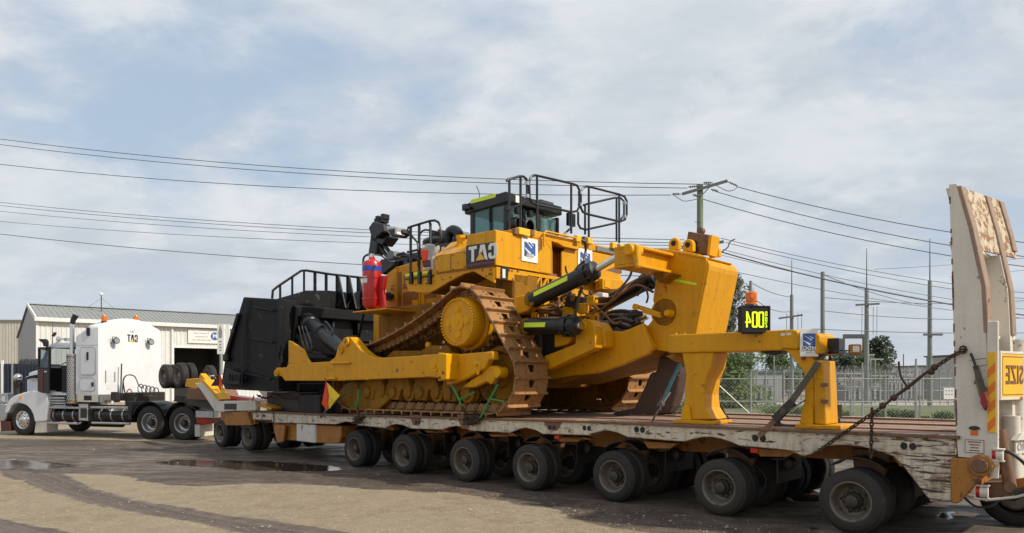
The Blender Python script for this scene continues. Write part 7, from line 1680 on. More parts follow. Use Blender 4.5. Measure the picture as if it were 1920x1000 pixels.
# lower ripper frame
lf = part('ripper_frame', MB().prism([oy(*p, .95) for p in [(1020, 694), (1020, 668), (1078, 645), (1081, 612), (1087, 600), (1096, 598), (1110, 601), (1115, 612), (1116, 652), (1108, 657), (1060, 678), (1030, 692)]], .95, 1.20), M['yellow'], bd, TR, .02, 2)
part('frame_boss', MB().lathe(TR.py(1091, 610, .92), (0, 1, 0), [(0, .001), (0, .07), (.02, .085), (.3, .09)], 18), M['yellow2'], lf, TR)
part('frame_web', MB().prism([oy(*p, 1.2) for p in [(1115, 603), (1125, 605), (1133, 620), (1136, 652), (1116, 654)]], 1.18, 1.5), M['yellow'], lf, TR, .03)
part('frame_side', MB().prism([oy(*p, 1.5) for p in [(1115, 622), (1136, 620), (1168, 622), (1205, 606), (1222, 655), (1214, 664), (1165, 685), (1120, 700), (1070, 705), (1030, 712), (1025, 690), (1060, 678), (1116, 652)]], 1.50, 1.62), M['yellow'], lf, TR, .02)
part('frame_underside', MB().prism([oy(*p, 1.62) for p in [(1116, 652), (1222, 655), (1214, 664), (1165, 685), (1120, 700), (1040, 722), (1030, 700)]], 1.62, 3.1), M['yellow_dirty'], lf, TR, .03)
part('frame_side_far', MB().prism([oy(*p, 1.5) for p in [(1115, 622), (1136, 620), (1168, 622), (1205, 606), (1222, 655), (1214, 664), (1165, 685), (1120, 700), (1070, 705), (1030, 712), (1025, 690), (1060, 678), (1116, 652)]], 3.1, 3.25), M['yellow'], lf, TR, .02)
part('frame_arm_far', MB().prism([oy(*p, .95) for p in [(1020, 694), (1020, 668), (1078, 645), (1081, 612), (1087, 600), (1096, 598), (1110, 601), (1115, 612), (1116, 652), (1060, 678)]], 3.45, 3.7), M['yellow'], lf, TR, .02)
part('frame_bolt', MB().cyl(TR.py(1143, 643, 1.48), TR.py(1143, 643, 1.52), .03, n=8), M['rustbrown'], lf, TR)
part('tractor_lug', MB().prism([oy(*p, .75) for p in [(968, 556), (985, 553), (998, 560), (1001, 572), (990, 584), (970, 590)]], .72, .95), M['yellow'], bd, TR, .02)
part('lug_pin', MB().lathe(TR.py(986, 564, .68), (0, 1, 0), [(0, .001), (0, .05), (.01, .065), (.2, .07)], 14), M['yellow2'], bd, TR)
part('lower_lug', MB().prism([oy(*p, 1.2) for p in [(1052, 628), (1082, 628), (1085, 622), (1082, 640), (1076, 646), (1052, 652)]], 1.0, 1.5), M['yellow2'], bd, TR, .01)
part('rear_frame_block', MB().prism([oy(*p, 1.3) for p in [(975, 600), (1030, 590), (1110, 600), (1110, 660), (1010, 690), (975, 640)]], 1.45, 3.3), M['darksteel'], bd, TR, .04)
# hydraulic cylinders
def ram(p0, pm, p1, r0, r1, tape=None, far=False):
    g_ = part('hydraulic_cylinder', MB().cyl(p0, pm, r0, n=20), M['black'], bd, TR)
    d = (Vector(pm)-Vector(p0)).normalized(); U = d.cross(Vector((0, 1, 0))).normalized()
    part('cylinder_head', MB().lathe(pm, tuple(d), [(-.16, r0), (-.16, r0*1.22), (-.05, r0*1.22), (-.05, r0*1.05), (.02, r0*1.12), (.10, r0*1.05), (.12, r1*1.3)], 16), M['black'], g_, TR)
    part('piston_rod', MB().cyl(tuple(Vector(pm)+d*.10), p1, r1, n=16), M['chrome'], g_, TR)
    part('base_eye', MB().lathe(tuple(Vector(p0)-Vector((0, .13, 0))), (0, 1, 0), [(0, .001), (0, r0*.55), (.02, r0*.9), (.24, r0*.9), (.26, .06)], 14), M['yellow_dirty'], g_, TR)
    for k in range(8):
        a = 6.283*k/8; W_ = d.cross(U); c = Vector(pm)+(U*math.cos(a)+W_*math.sin(a))*r0*1.08
        part('head_bolt', MB().cyl(tuple(c-d*.2), tuple(c+d*.05), .022, n=6), M['darksteel'], g_, TR)
    if tape:
        s0, s1, tz_ = tape; a = Vector(p0)+d*s0; b_ = Vector(p0)+d*s1; n = Vector((0, -1, 0)); Zu = d.cross(n).normalized()
        if Zu.z < 0: Zu = -Zu
        sh = n*(r0*math.cos(R(tz_))+.004)+Zu*(r0*math.sin(R(tz_)))
        tn = (Zu*math.cos(R(tz_))-n*math.sin(R(tz_)))*.042
        q = [a+sh-tn, b_+sh-tn, b_+sh+tn, a+sh+tn]
        part('reflective_strip', MB().add([tuple(v_) for v_ in q]+[tuple(v_-sh.normalized()*.01) for v_ in q], [(0, 1, 2, 3), (4, 7, 6, 5), (0, 4, 5, 1), (1, 5, 6, 2), (2, 6, 7, 3), (3, 7, 4, 0)]), M['hivis'], g_, TR)
    return g_
ycyl = .62
ram(TR.py(1000, 562, ycyl), TR.py(1108, 510, ycyl), TR.py(1180, 469, ycyl), .15, .058, (.15, .95, 12))
ram(TR.py(992, 612, ycyl+.1), TR.py(1073, 611, ycyl+.1), TR.py(1090, 610, ycyl+.1), .165, .07, (.02, .52, 5))
ram(TR.py(1128, 573, 3.9), TR.py(1222, 524, 3.9), TR.py(1262, 500, 3.9), .17, .06)
ram(TR.py(1120, 604, 3.6), TR.py(1192, 600, 3.6), TR.py(1215, 592, 3.6), .18, .07)
# tangle of hoses and fittings behind the tractor
HS = [([(1105, 545), (1115, 560), (1130, 560), (1160, 552), (1180, 535), (1200, 522), (1218, 516)], 2.2, .022, 'hose'),
      ([(1010, 585), (1040, 575), (1070, 582), (1100, 572), (1140, 570), (1165, 552), (1195, 535), (1225, 548)], 1.8, .024, 'hose'),
      ([(990, 590), (1000, 580), (1030, 582), (1048, 575), (1050, 560), (1072, 548)], 1.0, .03, 'hose'),
      ([(1000, 592), (1020, 586), (1045, 590), (1050, 582), (1038, 572), (1010, 574), (998, 580)], 1.1, .022, 'hose'),
      ([(1085, 575), (1110, 573), (1135, 592), (1150, 606), (1165, 604)], 1.6, .026, 'hose'),
      ([(1088, 538), (1095, 552), (1108, 556), (1125, 562)], 1.2, .016, 'rubber'),
      ([(1060, 500), (1062, 510), (1066, 520), (1058, 530), (1064, 540)], 1.0, .018, 'rubber'),
      ([(1087, 545), (1082, 570), (1078, 592)], .8, .022, 'rubber'),
      ([(1095, 490), (1098, 470), (1097, 455), (1090, 450)], .75, .022, 'rubber'),
      ([(1097, 490), (1085, 500), (1076, 512), (1068, 525)], .8, .030, 'rubber'),
      ([(1186, 500), (1180, 520), (1160, 545), (1140, 570), (1120, 585)], 1.4, .022, 'hose'),
      ([(1130, 600), (1140, 588), (1160, 583), (1180, 585), (1190, 592), (1180, 604)], 2.4, .035, 'rubber'),
      ([(1120, 612), (1135, 596), (1155, 592), (1175, 600), (1192, 612)], 2.2, .04, 'rubber'),
      ([(1140, 618), (1150, 604), (1170, 600), (1188, 606)], 1.9, .05, 'rubber'),
      ([(1150, 600), (1165, 612), (1185, 616), (1200, 606)], 2.0, .05, 'rubber'),
      ([(1195, 555), (1208, 540), (1215, 555), (1212, 568)], 1.6, .018, 'rubber'),
      ([(1036, 598), (1052, 592), (1075, 596), (1082, 604)], 1.3, .03, 'hose'),
      ([(1010, 596), (1016, 604), (1030, 604), (1050, 606)], 1.2, .03, 'hose')]
for L, y_, r_, mt_ in HS:
    y_ = y_*.6+.5 if y_ < 1.5 else y_
    P = [TR.py(px, py, y_+.10*math.sin(i*1.7)) for i, (px, py) in enumerate(L)]
    part('hydraulic_hose', MB().tube(smooth_path(P, 5), r_, 7), M[mt_], bd, TR)
rsf = random.Random(21)
for i in range(64):
    px = rsf.uniform(996, 1128); py = rsf.uniform(556, 606); y_ = rsf.uniform(1.15, 1.4); c = Vector(TR.py(px, py, y_)); s = rsf.uniform(.03, .08)
    if i % 3 == 0: part('fitting', MB().box(c.x-s, c.x+s, c.y-s, c.y+s, c.z-s*1.2, c.z+s*1.2), M['yellow2'], bd, TR, .008)
    elif i % 3 == 1: part('fitting', MB().cyl(tuple(c-Vector((0, 0, s))), tuple(c+Vector((0, 0, s*1.5))), s*.45, n=8), M['hose'], bd, TR)
    else: part('fitting', MB().cyl(tuple(c-Vector((s*1.5, 0, 0))), tuple(c+Vector((s*1.5, 0, 0))), s*.4, n=8), M['yellow_dirty'], bd, TR)
part('valve_block', MB().prism([oy(*p, 1.15) for p in [(1052, 578), (1072, 572), (1078, 590), (1076, 604), (1056, 602)]], 1.15, 1.5), M['yellow2'], bd, TR, .02)
part('control_box', MB().prism([oy(*p, 1.1) for p in [(1062, 552), (1084, 556), (1080, 578), (1058, 574)]], 1.1, 1.4), M['black'], bd, TR, .012)
part('control_box_lid', MB().prism([oy(*p, 1.09) for p in [(1070, 556), (1078, 557), (1076, 565), (1069, 564)]], 1.085, 1.1), M['yellow_dirty'], bd, TR)
part('work_lamp', MB().prism([oy(*p, 1.7) for p in [(1186, 586), (1202, 583), (1204, 592), (1188, 596)]], 1.55, 1.75), M['black'], bd, TR, .012)
part('cab_harness', MB().tube([TR.py(1092, 538, .9), TR.py(1084, 560, .9), TR.py(1078, 592, .9)], .028, 6), M['rubber'], bd, TR)
part('white_bottle', MB().prism([oy(*p, 1.9) for p in [(1112, 553), (1122, 548), (1130, 549), (1130, 557), (1114, 560)]], 1.9, 2.1), M['label'], bd, TR, .01)

# =================================================================== BLACK BLADE standing ahead of the bulldozer
bl = thing('dozer_blade', 'huge black bulldozer blade with spill guard standing at the front of the deck', 'bulldozer blade', TR, (-13.4, 2.3, 1.62))
XB = -13.6; bx_ = lambda px, py, x=XB: TR.on_x(px, py, x)
def V(*p): return tuple(p)
# near wing: a thick slab from the back corner out to the cutting edge
w0 = [V(XB, -.05, 3.9), TR.py(500, 556, -.22)] 
wing = [TR.py(519, 561, -.06), TR.py(456, 557, -.42), TR.py(449, 580, -.48), TR.py(422, 668, -.62), TR.py(415, 716, -.65), TR.py(421, 730, -.63), TR.py(519, 735, -.06)]
def slab(P, off):
    mb = MB(); n = len(P); v = list(P)+[tuple(Vector(p)+Vector(off)) for p in P]
    f = [tuple(range(n)), tuple(range(2*n-1, n-1, -1))]+[(i, i+n, (i+1) % n+n, (i+1) % n) for i in range(n)]; return mb.add(v, f)
wg = part('end_plate', slab(wing, (.05, .55, 0)), M['black_blade'], bl, TR, .02)
for (a, b_, c_, d_) in ((475, 576, 512, 583), (468, 635, 511, 642), (459, 701, 508, 711)):
    y_ = lambda px: -.06-(519-px)/63*.36-.03
    part('wing_rib', MB().bar(TR.py(a, b_, y_(a)), TR.py(c_, d_, y_(c_)), .06, .05), M['black_blade'], wg, TR, .012)
part('wing_fold', MB().bar(TR.py(463, 562, -.42), TR.py(452, 725, -.50), .03, .05, (0, 1, 0)), M['black_blade'], wg, TR, .01)
part('wing_edge', MB().bar(TR.py(448, 588, -.50), TR.py(424, 668, -.64), .10, .09), M['black_blade'], wg, TR, .015)
part('cutting_bit', slab([TR.py(426, 690, -.67), TR.py(440, 696, -.63), TR.py(452, 700, -.60), TR.py(450, 722, -.60), TR.py(418, 720, -.67)], (.0, -.03, 0)), M['black_blade'], wg, TR, .01)
for i in range(4): part('bit_slot', MB().bar(TR.py(430+5*i, 702, -.69+.015*i), TR.py(430+5*i, 714, -.69+.015*i), .02, .02), M['interior'], wg, TR)
part('wing_hook', MB().box(*[TR.py(427, 672, -.6)[0]-.1, TR.py(427, 672, -.6)[0]+.1], -.70, -.58, TR.py(427, 678, -.6)[2], TR.py(427, 664, -.6)[2]), M['black_blade'], wg, TR, .03)
YF = 5.0
# back of the blade: base sheet, mouldboard curve, horizontal beams, verticals
zbt = bx_(519, 735)[1]; ztop = bx_(519, 561)[1]
part('back_sheet', MB().box(XB-.10, XB-.04, -.03, YF, zbt, ztop-.10), M['black_blade'], bl, TR, .02)
mbd = [(XB-.12, zbt), (XB-.75, zbt+.05), (XB-.45, zbt+.6), (XB-.32, zbt+1.3), (XB-.42, zbt+1.9), (XB-.70, ztop), (XB-.12, ztop)]
part('mouldboard', MB().prism(mbd, .55, YF-.1), M['black_blade'], bl, TR, .03)
for za, zb_2, th in ((ztop-.42, ztop-.14, .22), (2.95, 3.12, .16), (2.35, 2.50, .18), (zbt, zbt+.22, .25)):
    part('back_beam', MB().box(XB-.04, XB+th, .40, YF-.1, za, zb_2), M['black_blade'], bl, TR, .025)
part('corner_post', MB().prism([(XB-.04, zbt), (XB+.10, zbt), (XB+.10, ztop), (XB-.04, ztop)], -.06, .08), M['black_blade'], bl, TR, .012)
for y_ in (.55, 1.5, 2.3, 3.3, 4.3): part('back_rib', MB().prism([(XB-.04, zbt+.2), (XB+.20, zbt+.25), (XB+.12, ztop-.45), (XB-.04, ztop-.4)], y_, y_+.07), M['black_blade'], bl, TR, .01)
# brace from corner down
part('corner_gusset', MB().prism([(XB+.0, ztop-.12), (XB+.28, ztop-.18), (XB+.22, ztop-.65), (XB+.0, zbt+.9)], .34, .42), M['black_blade'], bl, TR, .02)
# top deck and spill guard
zt_b = ztop-.02
g0 = [bx_(508, 553, XB-.05), bx_(524, 540, XB-.05)]
part('spill_base', MB().prism([(-.03, ztop-.14), (-.03, ztop), (.85, ztop+.30), (1.55, ztop+.36), (3.35, ztop+.36), (4.2, ztop+.30), (YF, ztop), (YF, ztop-.14)], XB-.16, XB-.08, 'x'), M['black_blade'], bl, TR, .01)
part('spill_hump', MB().prism([(1.95, ztop-.1), (2.35, ztop+.40), (2.9, ztop+.46), (3.4, ztop+.1), (3.4, ztop-.1)], XB-.08, XB+.02, 'x'), M['black_blade'], bl, TR, .02)
tops = [(-.10, ztop+.02), (-.08, ztop+.22), (.05, ztop+.33), (.72, ztop+.80), (.85, ztop+.82), (1.6, ztop+.80), (3.4, ztop+.82), (4.2, ztop+.80), (4.95, ztop+.35), (YF, ztop)]
part('guard_rail', MB().tube([(XB-.12, y_, z_) for y_, z_ in tops], .032, 7), M['black_blade'], bl, TR)
def top_at(y_):
    for (a, za), (b_, zb_2) in zip(tops[2:], tops[3:]):
        if a <= y_ <= b_: return za+(zb_2-za)*(y_-a)/(b_-a)
    return ztop+.3
for i in range(15):
    y_ = .12+.34*i
    if y_ > 4.85: break
    if i < 5 or i > 11:
        part('guard_bar', MB().bar((XB-.12, y_, ztop-.05-.15*(i % 2)), (XB-.12, y_, top_at(y_)), .05, .035), M['black_blade'], bl, TR)
    else:
        zt3 = top_at(y_)
        part('guard_gusset', MB().prism([(XB-.16, zt3), (XB-.06, zt3), (XB+.26, ztop-.10), (XB+.22, ztop-.16), (XB-.10, ztop-.1)], y_-.02, y_+.02), M['black_blade'], bl, TR)
for y_ in np.arange(.95, 3.9, .34): part('guard_bar', MB().bar((XB-.14, y_+.17, ztop), (XB-.14, y_+.17, top_at(y_+.17)), .05, .03), M['black_blade'], bl, TR)
# heavy black tilt brace with its hydraulic body
p0 = (XB+.10, .72, bx_(550, 603, XB+.1)[1]); p1 = TR.py(647, 660, .28)
tb = part('tilt_brace', MB().lathe(p0, tuple(Vector(p1)-Vector(p0)), [(0, .12), (.02, .24), (.34, .26), (.38, .21), (1.0, .215), (1.02, .235), (1.10, .235), (1.12, .19), (2.5, .175)], 22), M['black'], bl, TR, label='thick black tilt cylinder leaning against the blade back')
d = (Vector(p1)-Vector(p0)).normalized(); m1 = Vector(p0)+d*1.25
part('brace_handle', MB().tube(smooth_path([tuple(m1+Vector((0, 0, .18))), tuple(m1+d*.05+Vector((0, 0, .36))), tuple(m1+d*.45+Vector((0, 0, .30))), tuple(m1+d*.50+Vector((0, 0, .14)))]), .03, 7), M['black'], tb, TR)
part('brace_socket', MB().sphere((p0[0], p0[1], p0[2]), .28, 14), M['black'], tb, TR)
for i in range(3): part('brace_line', MB().tube(smooth_path([TR.py(560+6*i, 612, .2), TR.py(566+8*i, 640, .15), TR.py(575+6*i, 655+4*i, .2), TR.py(600, 662, .3), TR.py(618, 668, .4)]), .018, 6), M['rubber'], tb, TR)
part('push_bracket', slab([TR.py(556, 628, .3), TR.py(580, 622, .3), TR.py(640, 655, .3), TR.py(640, 668, .3), TR.py(560, 660, .3)], (0, .4, 0)), M['black_blade'], bl, TR, .02)
# packing below the blade
rst = random.Random(9)
for i, (px0, py0, px1, py1, y_, lb) in enumerate([(500, 736, 560, 772, .35, 'dark timber packer under the near end of the black blade'), (560, 742, 600, 772, .15, 'dark timber packer left of the near red and yellow pennant'),
        (604, 742, 640, 770, .55, 'dark timber packer behind the near red and yellow pennant'), (520, 734, 640, 745, 1.0, 'long dark timber bearer under the black blade'), (505, 745, 620, 772, 2.6, 'dark timber packer under the middle of the black blade')]):
    a = oy(px0, py1, y_); b_ = oy(px1, py0, y_); zb4 = deck_z(a[0])+.002
    mb = MB().box(a[0], b_[0], y_, y_+.55, zb4 if i != 3 else b_[1]-.16, max(b_[1], zb4+.2) if i != 3 else 1.66)
    solo('timber_packer', mb, M['interior'] if i % 2 else M['darksteel'], lb, 'timber block', TR, .015, 'timber packers under the blade')
sp = thing('spare_wheel', 'dark tyre lying flat under the black blade', 'spare wheel', TR, (-12.6, .9, 1.14)); 
wl = inst('wheel', me_rim, sp, Matrix.Translation((0, 0, .24)) @ Matrix.Rotation(R(-90), 4, 'X')); inst('tyre', me_tyre, wl, Matrix.Identity(4))
mb = MB(); chain_links(mb, smooth_path([TR.py(484, 742, .2), TR.py(500, 747, .2), TR.py(515, 738, .2), TR.py(535, 748, .2), TR.py(560, 744, .2)], 4), .08, .014, .03)
solo('chain', mb, M['chain'], 'dark chain slung below the black blade at the deck front', 'chain', TR)

# =================================================================== YELLOW STAND on the deck
ys, yt = .20, .72
st = thing('steel_stand', 'yellow steel stand with two splayed legs and a long top beam', 'stand', TR, (-1.4, .45, 1.28))
sy_ = lambda px, py, c=ys: TR.on_y(px, py, c)
beam = [sy_(*p) for p in [(1253, 630), (1256, 628), (1486, 618), (1492, 619), (1499, 626), (1500, 652), (1494, 655.5), (1468, 653.5), (1464, 657), (1270, 662), (1252, 662)]]
part('top_beam', MB().prism(beam, ys, yt), M['yellow'], st, TR, .02, 2)
xe_ = sy_(1499, 640)[0]
E1 = TR.on_x(1560, 630, xe_); E0 = TR.on_x(1524, 655, xe_)
part('beam_end', MB().prism([(xe_-.02, sy_(1499, 655)[1]), (xe_-.02, sy_(1499, 622)[1]), (xe_+.20, sy_(1499, 624)[1]), (xe_+.26, sy_(1499, 630)[1]), (xe_+.26, sy_(1499, 664)[1]), (xe_+.10, sy_(1499, 668)[1])], ys+.012, yt+.10), M['yellow'], st, TR, .02, 2)
col = [sy_(*p) for p in [(1468, 654), (1500, 655), (1519, 668), (1524, 676), (1524, 796), (1496, 795), (1503, 765), (1507, 745), (1506, 700), (1500, 690), (1482, 668)]]
xr1 = col[4][0]
part('leg', MB().prism(col, ys+.03, yt-.02).prism([(xr1, col[4][1]), (xr1+.16, col[4][1]), (xr1+.12, col[3][1]), (xr1, col[3][1])], ys+.03, yt-.02), M['yellow'], st, TR, .02, 2)
part('foot_plate', MB().box(sy_(1493, 800)[0], xr1+.34, ys-.05, yt+.05, deck_z(-.4)+.004, deck_z(-.4)+.06), M['yellow'], st, TR, .01)
part('leg_gusset', MB().prism([sy_(*p, ys-.0) for p in [(1500, 795), (1504, 765), (1510, 757), (1520, 758), (1524, 770), (1524, 797)]], ys-.01, ys+.03), M['yellow2'], st, TR, .008)
for py in (722, 753): y_, z_ = TR.on_x(1543, py, xr1+.14); part('leg_lug', MB().box(xr1+.12, xr1+.20, y_-.04, y_+.03, z_-.025, z_+.025), M['rustbrown'], st, TR, .006)
col2 = [sy_(*p) for p in [(1276, 661), (1336, 660), (1331, 690), (1322, 712), (1318, 740), (1321, 765), (1335, 787), (1290, 788), (1278, 786), (1282, 740), (1284, 700)]]
part('leg', MB().prism(col2, ys+.03, yt-.02), M['yellow'], st, TR, .02, 2)
part('foot_plate', MB().box(sy_(1264, 795)[0], sy_(1340, 795)[0], ys-.05, yt+.05, deck_z(-2.3)+.004, deck_z(-2.3)+.06), M['yellow'], st, TR, .01)
part('leg_gusset', MB().prism([sy_(*p, ys) for p in [(1276, 787), (1280, 762), (1287, 757), (1293, 764), (1296, 788)]], ys-.01, ys+.03), M['yellow2'], st, TR, .008)
part('skirt_plate', MB().prism([sy_(*p) for p in [(1252, 662), (1276, 661), (1280, 690), (1250, 676), (1235, 668)]], ys+.2, yt-.05), M['yellow_dirty'], st, TR, .01)
for px in (1268, 1284): X, Z = sy_(px, 629, ys+.1); part('stud', MB().cyl((X, ys+.1, Z-.02), (X, ys+.1, Z+.04), .014, n=6), M['yellow2'], st, TR)
for q in ((1464, 625, 1472, 630), (1475, 624, 1484, 629)): a = sy_(q[0], q[3]); b_ = sy_(q[2], q[1]); part('paper_label', MB().box(a[0], b_[0], ys-.004, ys-.001, a[1], b_[1]), M['label'], st, TR)
a = sy_(1505, 668); part('red_tag', MB().box(a[0]-.02, a[0]+.02, ys+.0, ys+.028, a[1]-.05, a[1]+.04), M['print_red'], st, TR)
# decal board wraps the end of the beam
dO = Vector(TR.py(1517, 642.5, ys-.03)); xdir = Vector((.78, .62, 0)).normalized()
mdg(st, tuple(dO), tuple(xdir), .235, .37)
# lamp cluster: black junction box, grey guard frame, amber rimmed work lamp
c = Vector(TR.py(1571, 650, .62)); k = 1/ (FOC/9.0)
part('junction_box', MB().box(c.x-.11, c.x+.05, c.y-.12, c.y+.12, c.z-.10, c.z+.11), M['black'], st, TR, .015)
gf = Frame(*[(1581-CX)/FOC*9.3, 9.3], 1, .0); kk9 = 9.3/FOC; zz9 = lambda py: EYE+(HY-py)*kk9
part('lamp_guard', MB().box(0, 39*kk9, -.02, .02, zz9(635), zz9(627)).box(0, 39*kk9, -.02, .02, zz9(668), zz9(661)).box(36.5*kk9, 39*kk9, -.02, .02, zz9(661), zz9(635)).box(0, 2.5*kk9, -.02, .02, zz9(661), zz9(635)), M['polycarb'], st, gf, .006)
part('work_lamp', MB().box(10*kk9, 32*kk9, -.05, .02, zz9(664.5), zz9(646)), M['orange'], st, gf, .015)
part('lamp_glass', MB().box(14.5*kk9, 27*kk9, -.056, -.048, zz9(660.5), zz9(649.5)), M['label'], st, gf, .004)
part('lamp_pin', MB().box(-18*kk9, 12*kk9, -.01, .01, zz9(659), zz9(656.5)), M['black'], st, gf)
part('lamp_cable', MB().tube(smooth_path([TR.py(1560, 666, .5), TR.py(1566, 674, .5), TR.py(1573, 672, .5), TR.py(1575, 664, .5)]), .008, 5), M['rubber'], st, TR)
# ---- lit number board with an orange beacon
dN = 10.15; nf = Frame(*[(1391-CX)/FOC*dN, dN], 1, .16); kN = dN/FOC; zN = lambda py: EYE+(HY-py)*kN
Wn = 55*kN*1.03
nb = thing('number_board', 'black lit board with reversed lime digits and an orange beacon on top', 'sign', nf, (Wn/2, 0, zN(621)))
part('board', MB().box(0, Wn, .0, .13, zN(623), zN(573)), M['black'], nb, nf, .01)
part('board_rim', MB().box(0, Wn, -.012, 0, zN(575), zN(573)).box(0, Wn, -.012, 0, zN(623), zN(620)).box(0, .02, -.012, 0, zN(620), zN(575)).box(Wn-.02, Wn, -.012, 0, zN(620), zN(575)), M['black'], nb, nf)
for ch, px in (('4', 1403), ('0', 1416), ('0', 1428.5)):
    part('digit', place(seg_digit(ch, 30*kN, 11.5*kN), ((px-1391)*kN*1.02, -.006, zN(599.2)), (1, 0, 0)), M['lcd'], nb, nf)
for i, ch in enumerate(('0', '0', '2')):
    part('digit', place(seg_digit(ch, 8.6*kN, 4*kN, .003), ((1438.5-1391)*kN*1.02, -.006, zN(588+10.5*i)), (1, 0, 0)), M['lcd'], nb, nf)
xm_ = (1414-1391)*kN
part('beacon_base', MB().lathe((xm_, .06, zN(573)), (0, 0, 1), [(0, .09), (2.5*kN, .085)], 16), M['black'], nb, nf)
part('beacon', MB().lathe((xm_, .06, zN(570.5)), (0, 0, 1), [(0, .074), (5*kN, .072), (6*kN, .078), (22*kN, .074), (24.5*kN, .055), (24.6*kN, .001)], 18), M['amber'], nb, nf)
part('beacon_core', MB().cyl((xm_, .06, zN(571)), (xm_, .06, zN(551)), .045, n=10), M['redlens'], nb, nf)
part('beacon_lens_ring', MB().lathe((xm_-.01, -.005, zN(556)), (0, -1, 0), [(0, .03), (.016, .042), (.018, .03)], 14), M['amber'], nb, nf)
part('board_foot', MB().box(.05, Wn-.05, .02, .12, zN(626), zN(623)), M['black'], nb, nf)
X_ = nf; 
bs_ = thing('flood_lamp', 'flat black lamp hanging below the middle of the yellow stand beam', 'lamp', TR, TR.py(1446, 660, .45))
part('lamp_body', MB().prism([oy(*p, .4) for p in [(1426, 658), (1468, 657), (1466, 664), (1452, 667), (1436, 664)]], .35, .6), M['black'], bs_, TR, .01)

# =================================================================== STRAPS, CHAINS, PENNANTS AND SMALL THINGS
def strap(pts, wd, th=.006, side=(0, 1, 0)):
    """flat webbing along a path"""
    mb = MB(); P = [Vector(p) for p in pts]
    vs = []
    for i, p in enumerate(P):
        d = (P[min(i+1, len(P)-1)]-P[max(i-1, 0)]).normalized(); S = d.cross(Vector(side)).normalized()*wd/2; N = d.cross(S).normalized()*th/2
        vs += [tuple(p-S-N), tuple(p+S-N), tuple(p+S+N), tuple(p-S+N)]
    f = []
    for i in range(len(P)-1):
        for k in range(4): f.append((i*4+k, i*4+(k+1) % 4, i*4+4+(k+1) % 4, i*4+4+k))
    f += [(0, 3, 2, 1), tuple((len(P)-1)*4+k for k in range(4))]
    return mb.add(vs, f)
def ratchet(parent, p, d, s=1.0):
    p = Vector(p); d = Vector(d).normalized(); S = d.cross(Vector((0, 1, 0))).normalized()
    part('ratchet_frame', MB().bar(tuple(p-d*.11*s+Vector((0, -.03, 0))), tuple(p+d*.11*s+Vector((0, -.03, 0))), .012, .07*s).bar(tuple(p-d*.11*s+Vector((0, .03, 0))), tuple(p+d*.11*s+Vector((0, .03, 0))), .012, .07*s), M['darksteel'], parent, TR, .004)
    part('ratchet_drum', MB().cyl(tuple(p+Vector((0, -.045, 0))), tuple(p+Vector((0, .045, 0))), .032*s, n=12), M['strap'], parent, TR)
    part('ratchet_handle', MB().bar(tuple(p+S*.03), tuple(p+S*.07*s-d*.20*s), .06, .014), M['galvdark'], parent, TR, .004)
P0, P1, P2, P3 = Vector(TR.py(1556, 645, .62)), Vector(TR.py(1528, 690, .12)), Vector(TR.py(1478, 762, .06)), Vector(TR.py(1423, 818, -.03))
t = thing('ratchet_strap', 'wide worn grey strap with a big ratchet from the stand top to the trailer side', 'strap', TR, tuple(P3))
part('webbing', strap([P0, P1, P2], .085), M['strap'], t, TR); part('webbing', strap([P2+(P3-P2)*.12, P3], .07), M['rustbrown'], t, TR); ratchet(t, P2+(P3-P2)*.15, P3-P2, 1.5)
P0, P1, P2 = Vector(TR.py(1276, 680, 1.95)), Vector(TR.py(1243, 750, 1.0)), Vector(TR.py(1213, 810, -.02))
t = thing('ratchet_strap', 'teal strap with ratchet pulled over the brown ripper shank', 'strap', TR, tuple(P2))
part('webbing', strap([P0, P0.lerp(P1, .5), P1], .09), M['strap_teal'], t, TR); part('webbing', strap([P1, P2], .07), M['strap'], t, TR); ratchet(t, P1.lerp(P2, .15), P2-P1, 1.6)
P0, P1, P2 = Vector(TR.py(1318, 700, .8)), Vector(TR.py(1346, 765, 1.1)), Vector(TR.py(1372, 800, 1.25))
t = thing('ratchet_strap', 'black strap with ratchet just right of the left leg of the stand', 'strap', TR, tuple(P2))
part('webbing', strap([P0, P1], .05), M['rubber'], t, TR); part('webbing', strap([P1, P2], .05), M['strap'], t, TR); ratchet(t, P1.lerp(P2, .4), P2-P1, 1.1); 
P0, P1, P2 = Vector(TR.py(1556, 660, .85)), Vector(TR.py(1566, 760, .95)), Vector(TR.py(1573, 806, 1.0))
t = thing('ratchet_strap', 'thin black strap hanging behind the right leg of the stand', 'strap', TR, tuple(P2))
part('webbing', strap([P0, P1], .03), M['rubber'], t, TR); part('webbing', strap([P1, P2], .06), M['strap'], t, TR); ratchet(t, P1.lerp(P2, .5), P2-P1, .9)
# rolled rubber mat at the foot of the right leg
c = Vector(TR.py(1478, 800, .55)); mb = MB().tube(smooth_path([TR.py(1456, 786, .5), TR.py(1457, 796, .5), TR.py(1468, 802, .52), TR.py(1486, 803, .55), TR.py(1500, 803, .55)]), [.05]*17+[.07]*4 if False else .055, 9)
solo('rubber_roll', mb, M['rubber'], 'dark rolled rubber mat leaning at the foot of the right stand leg', 'rubber mat', TR)
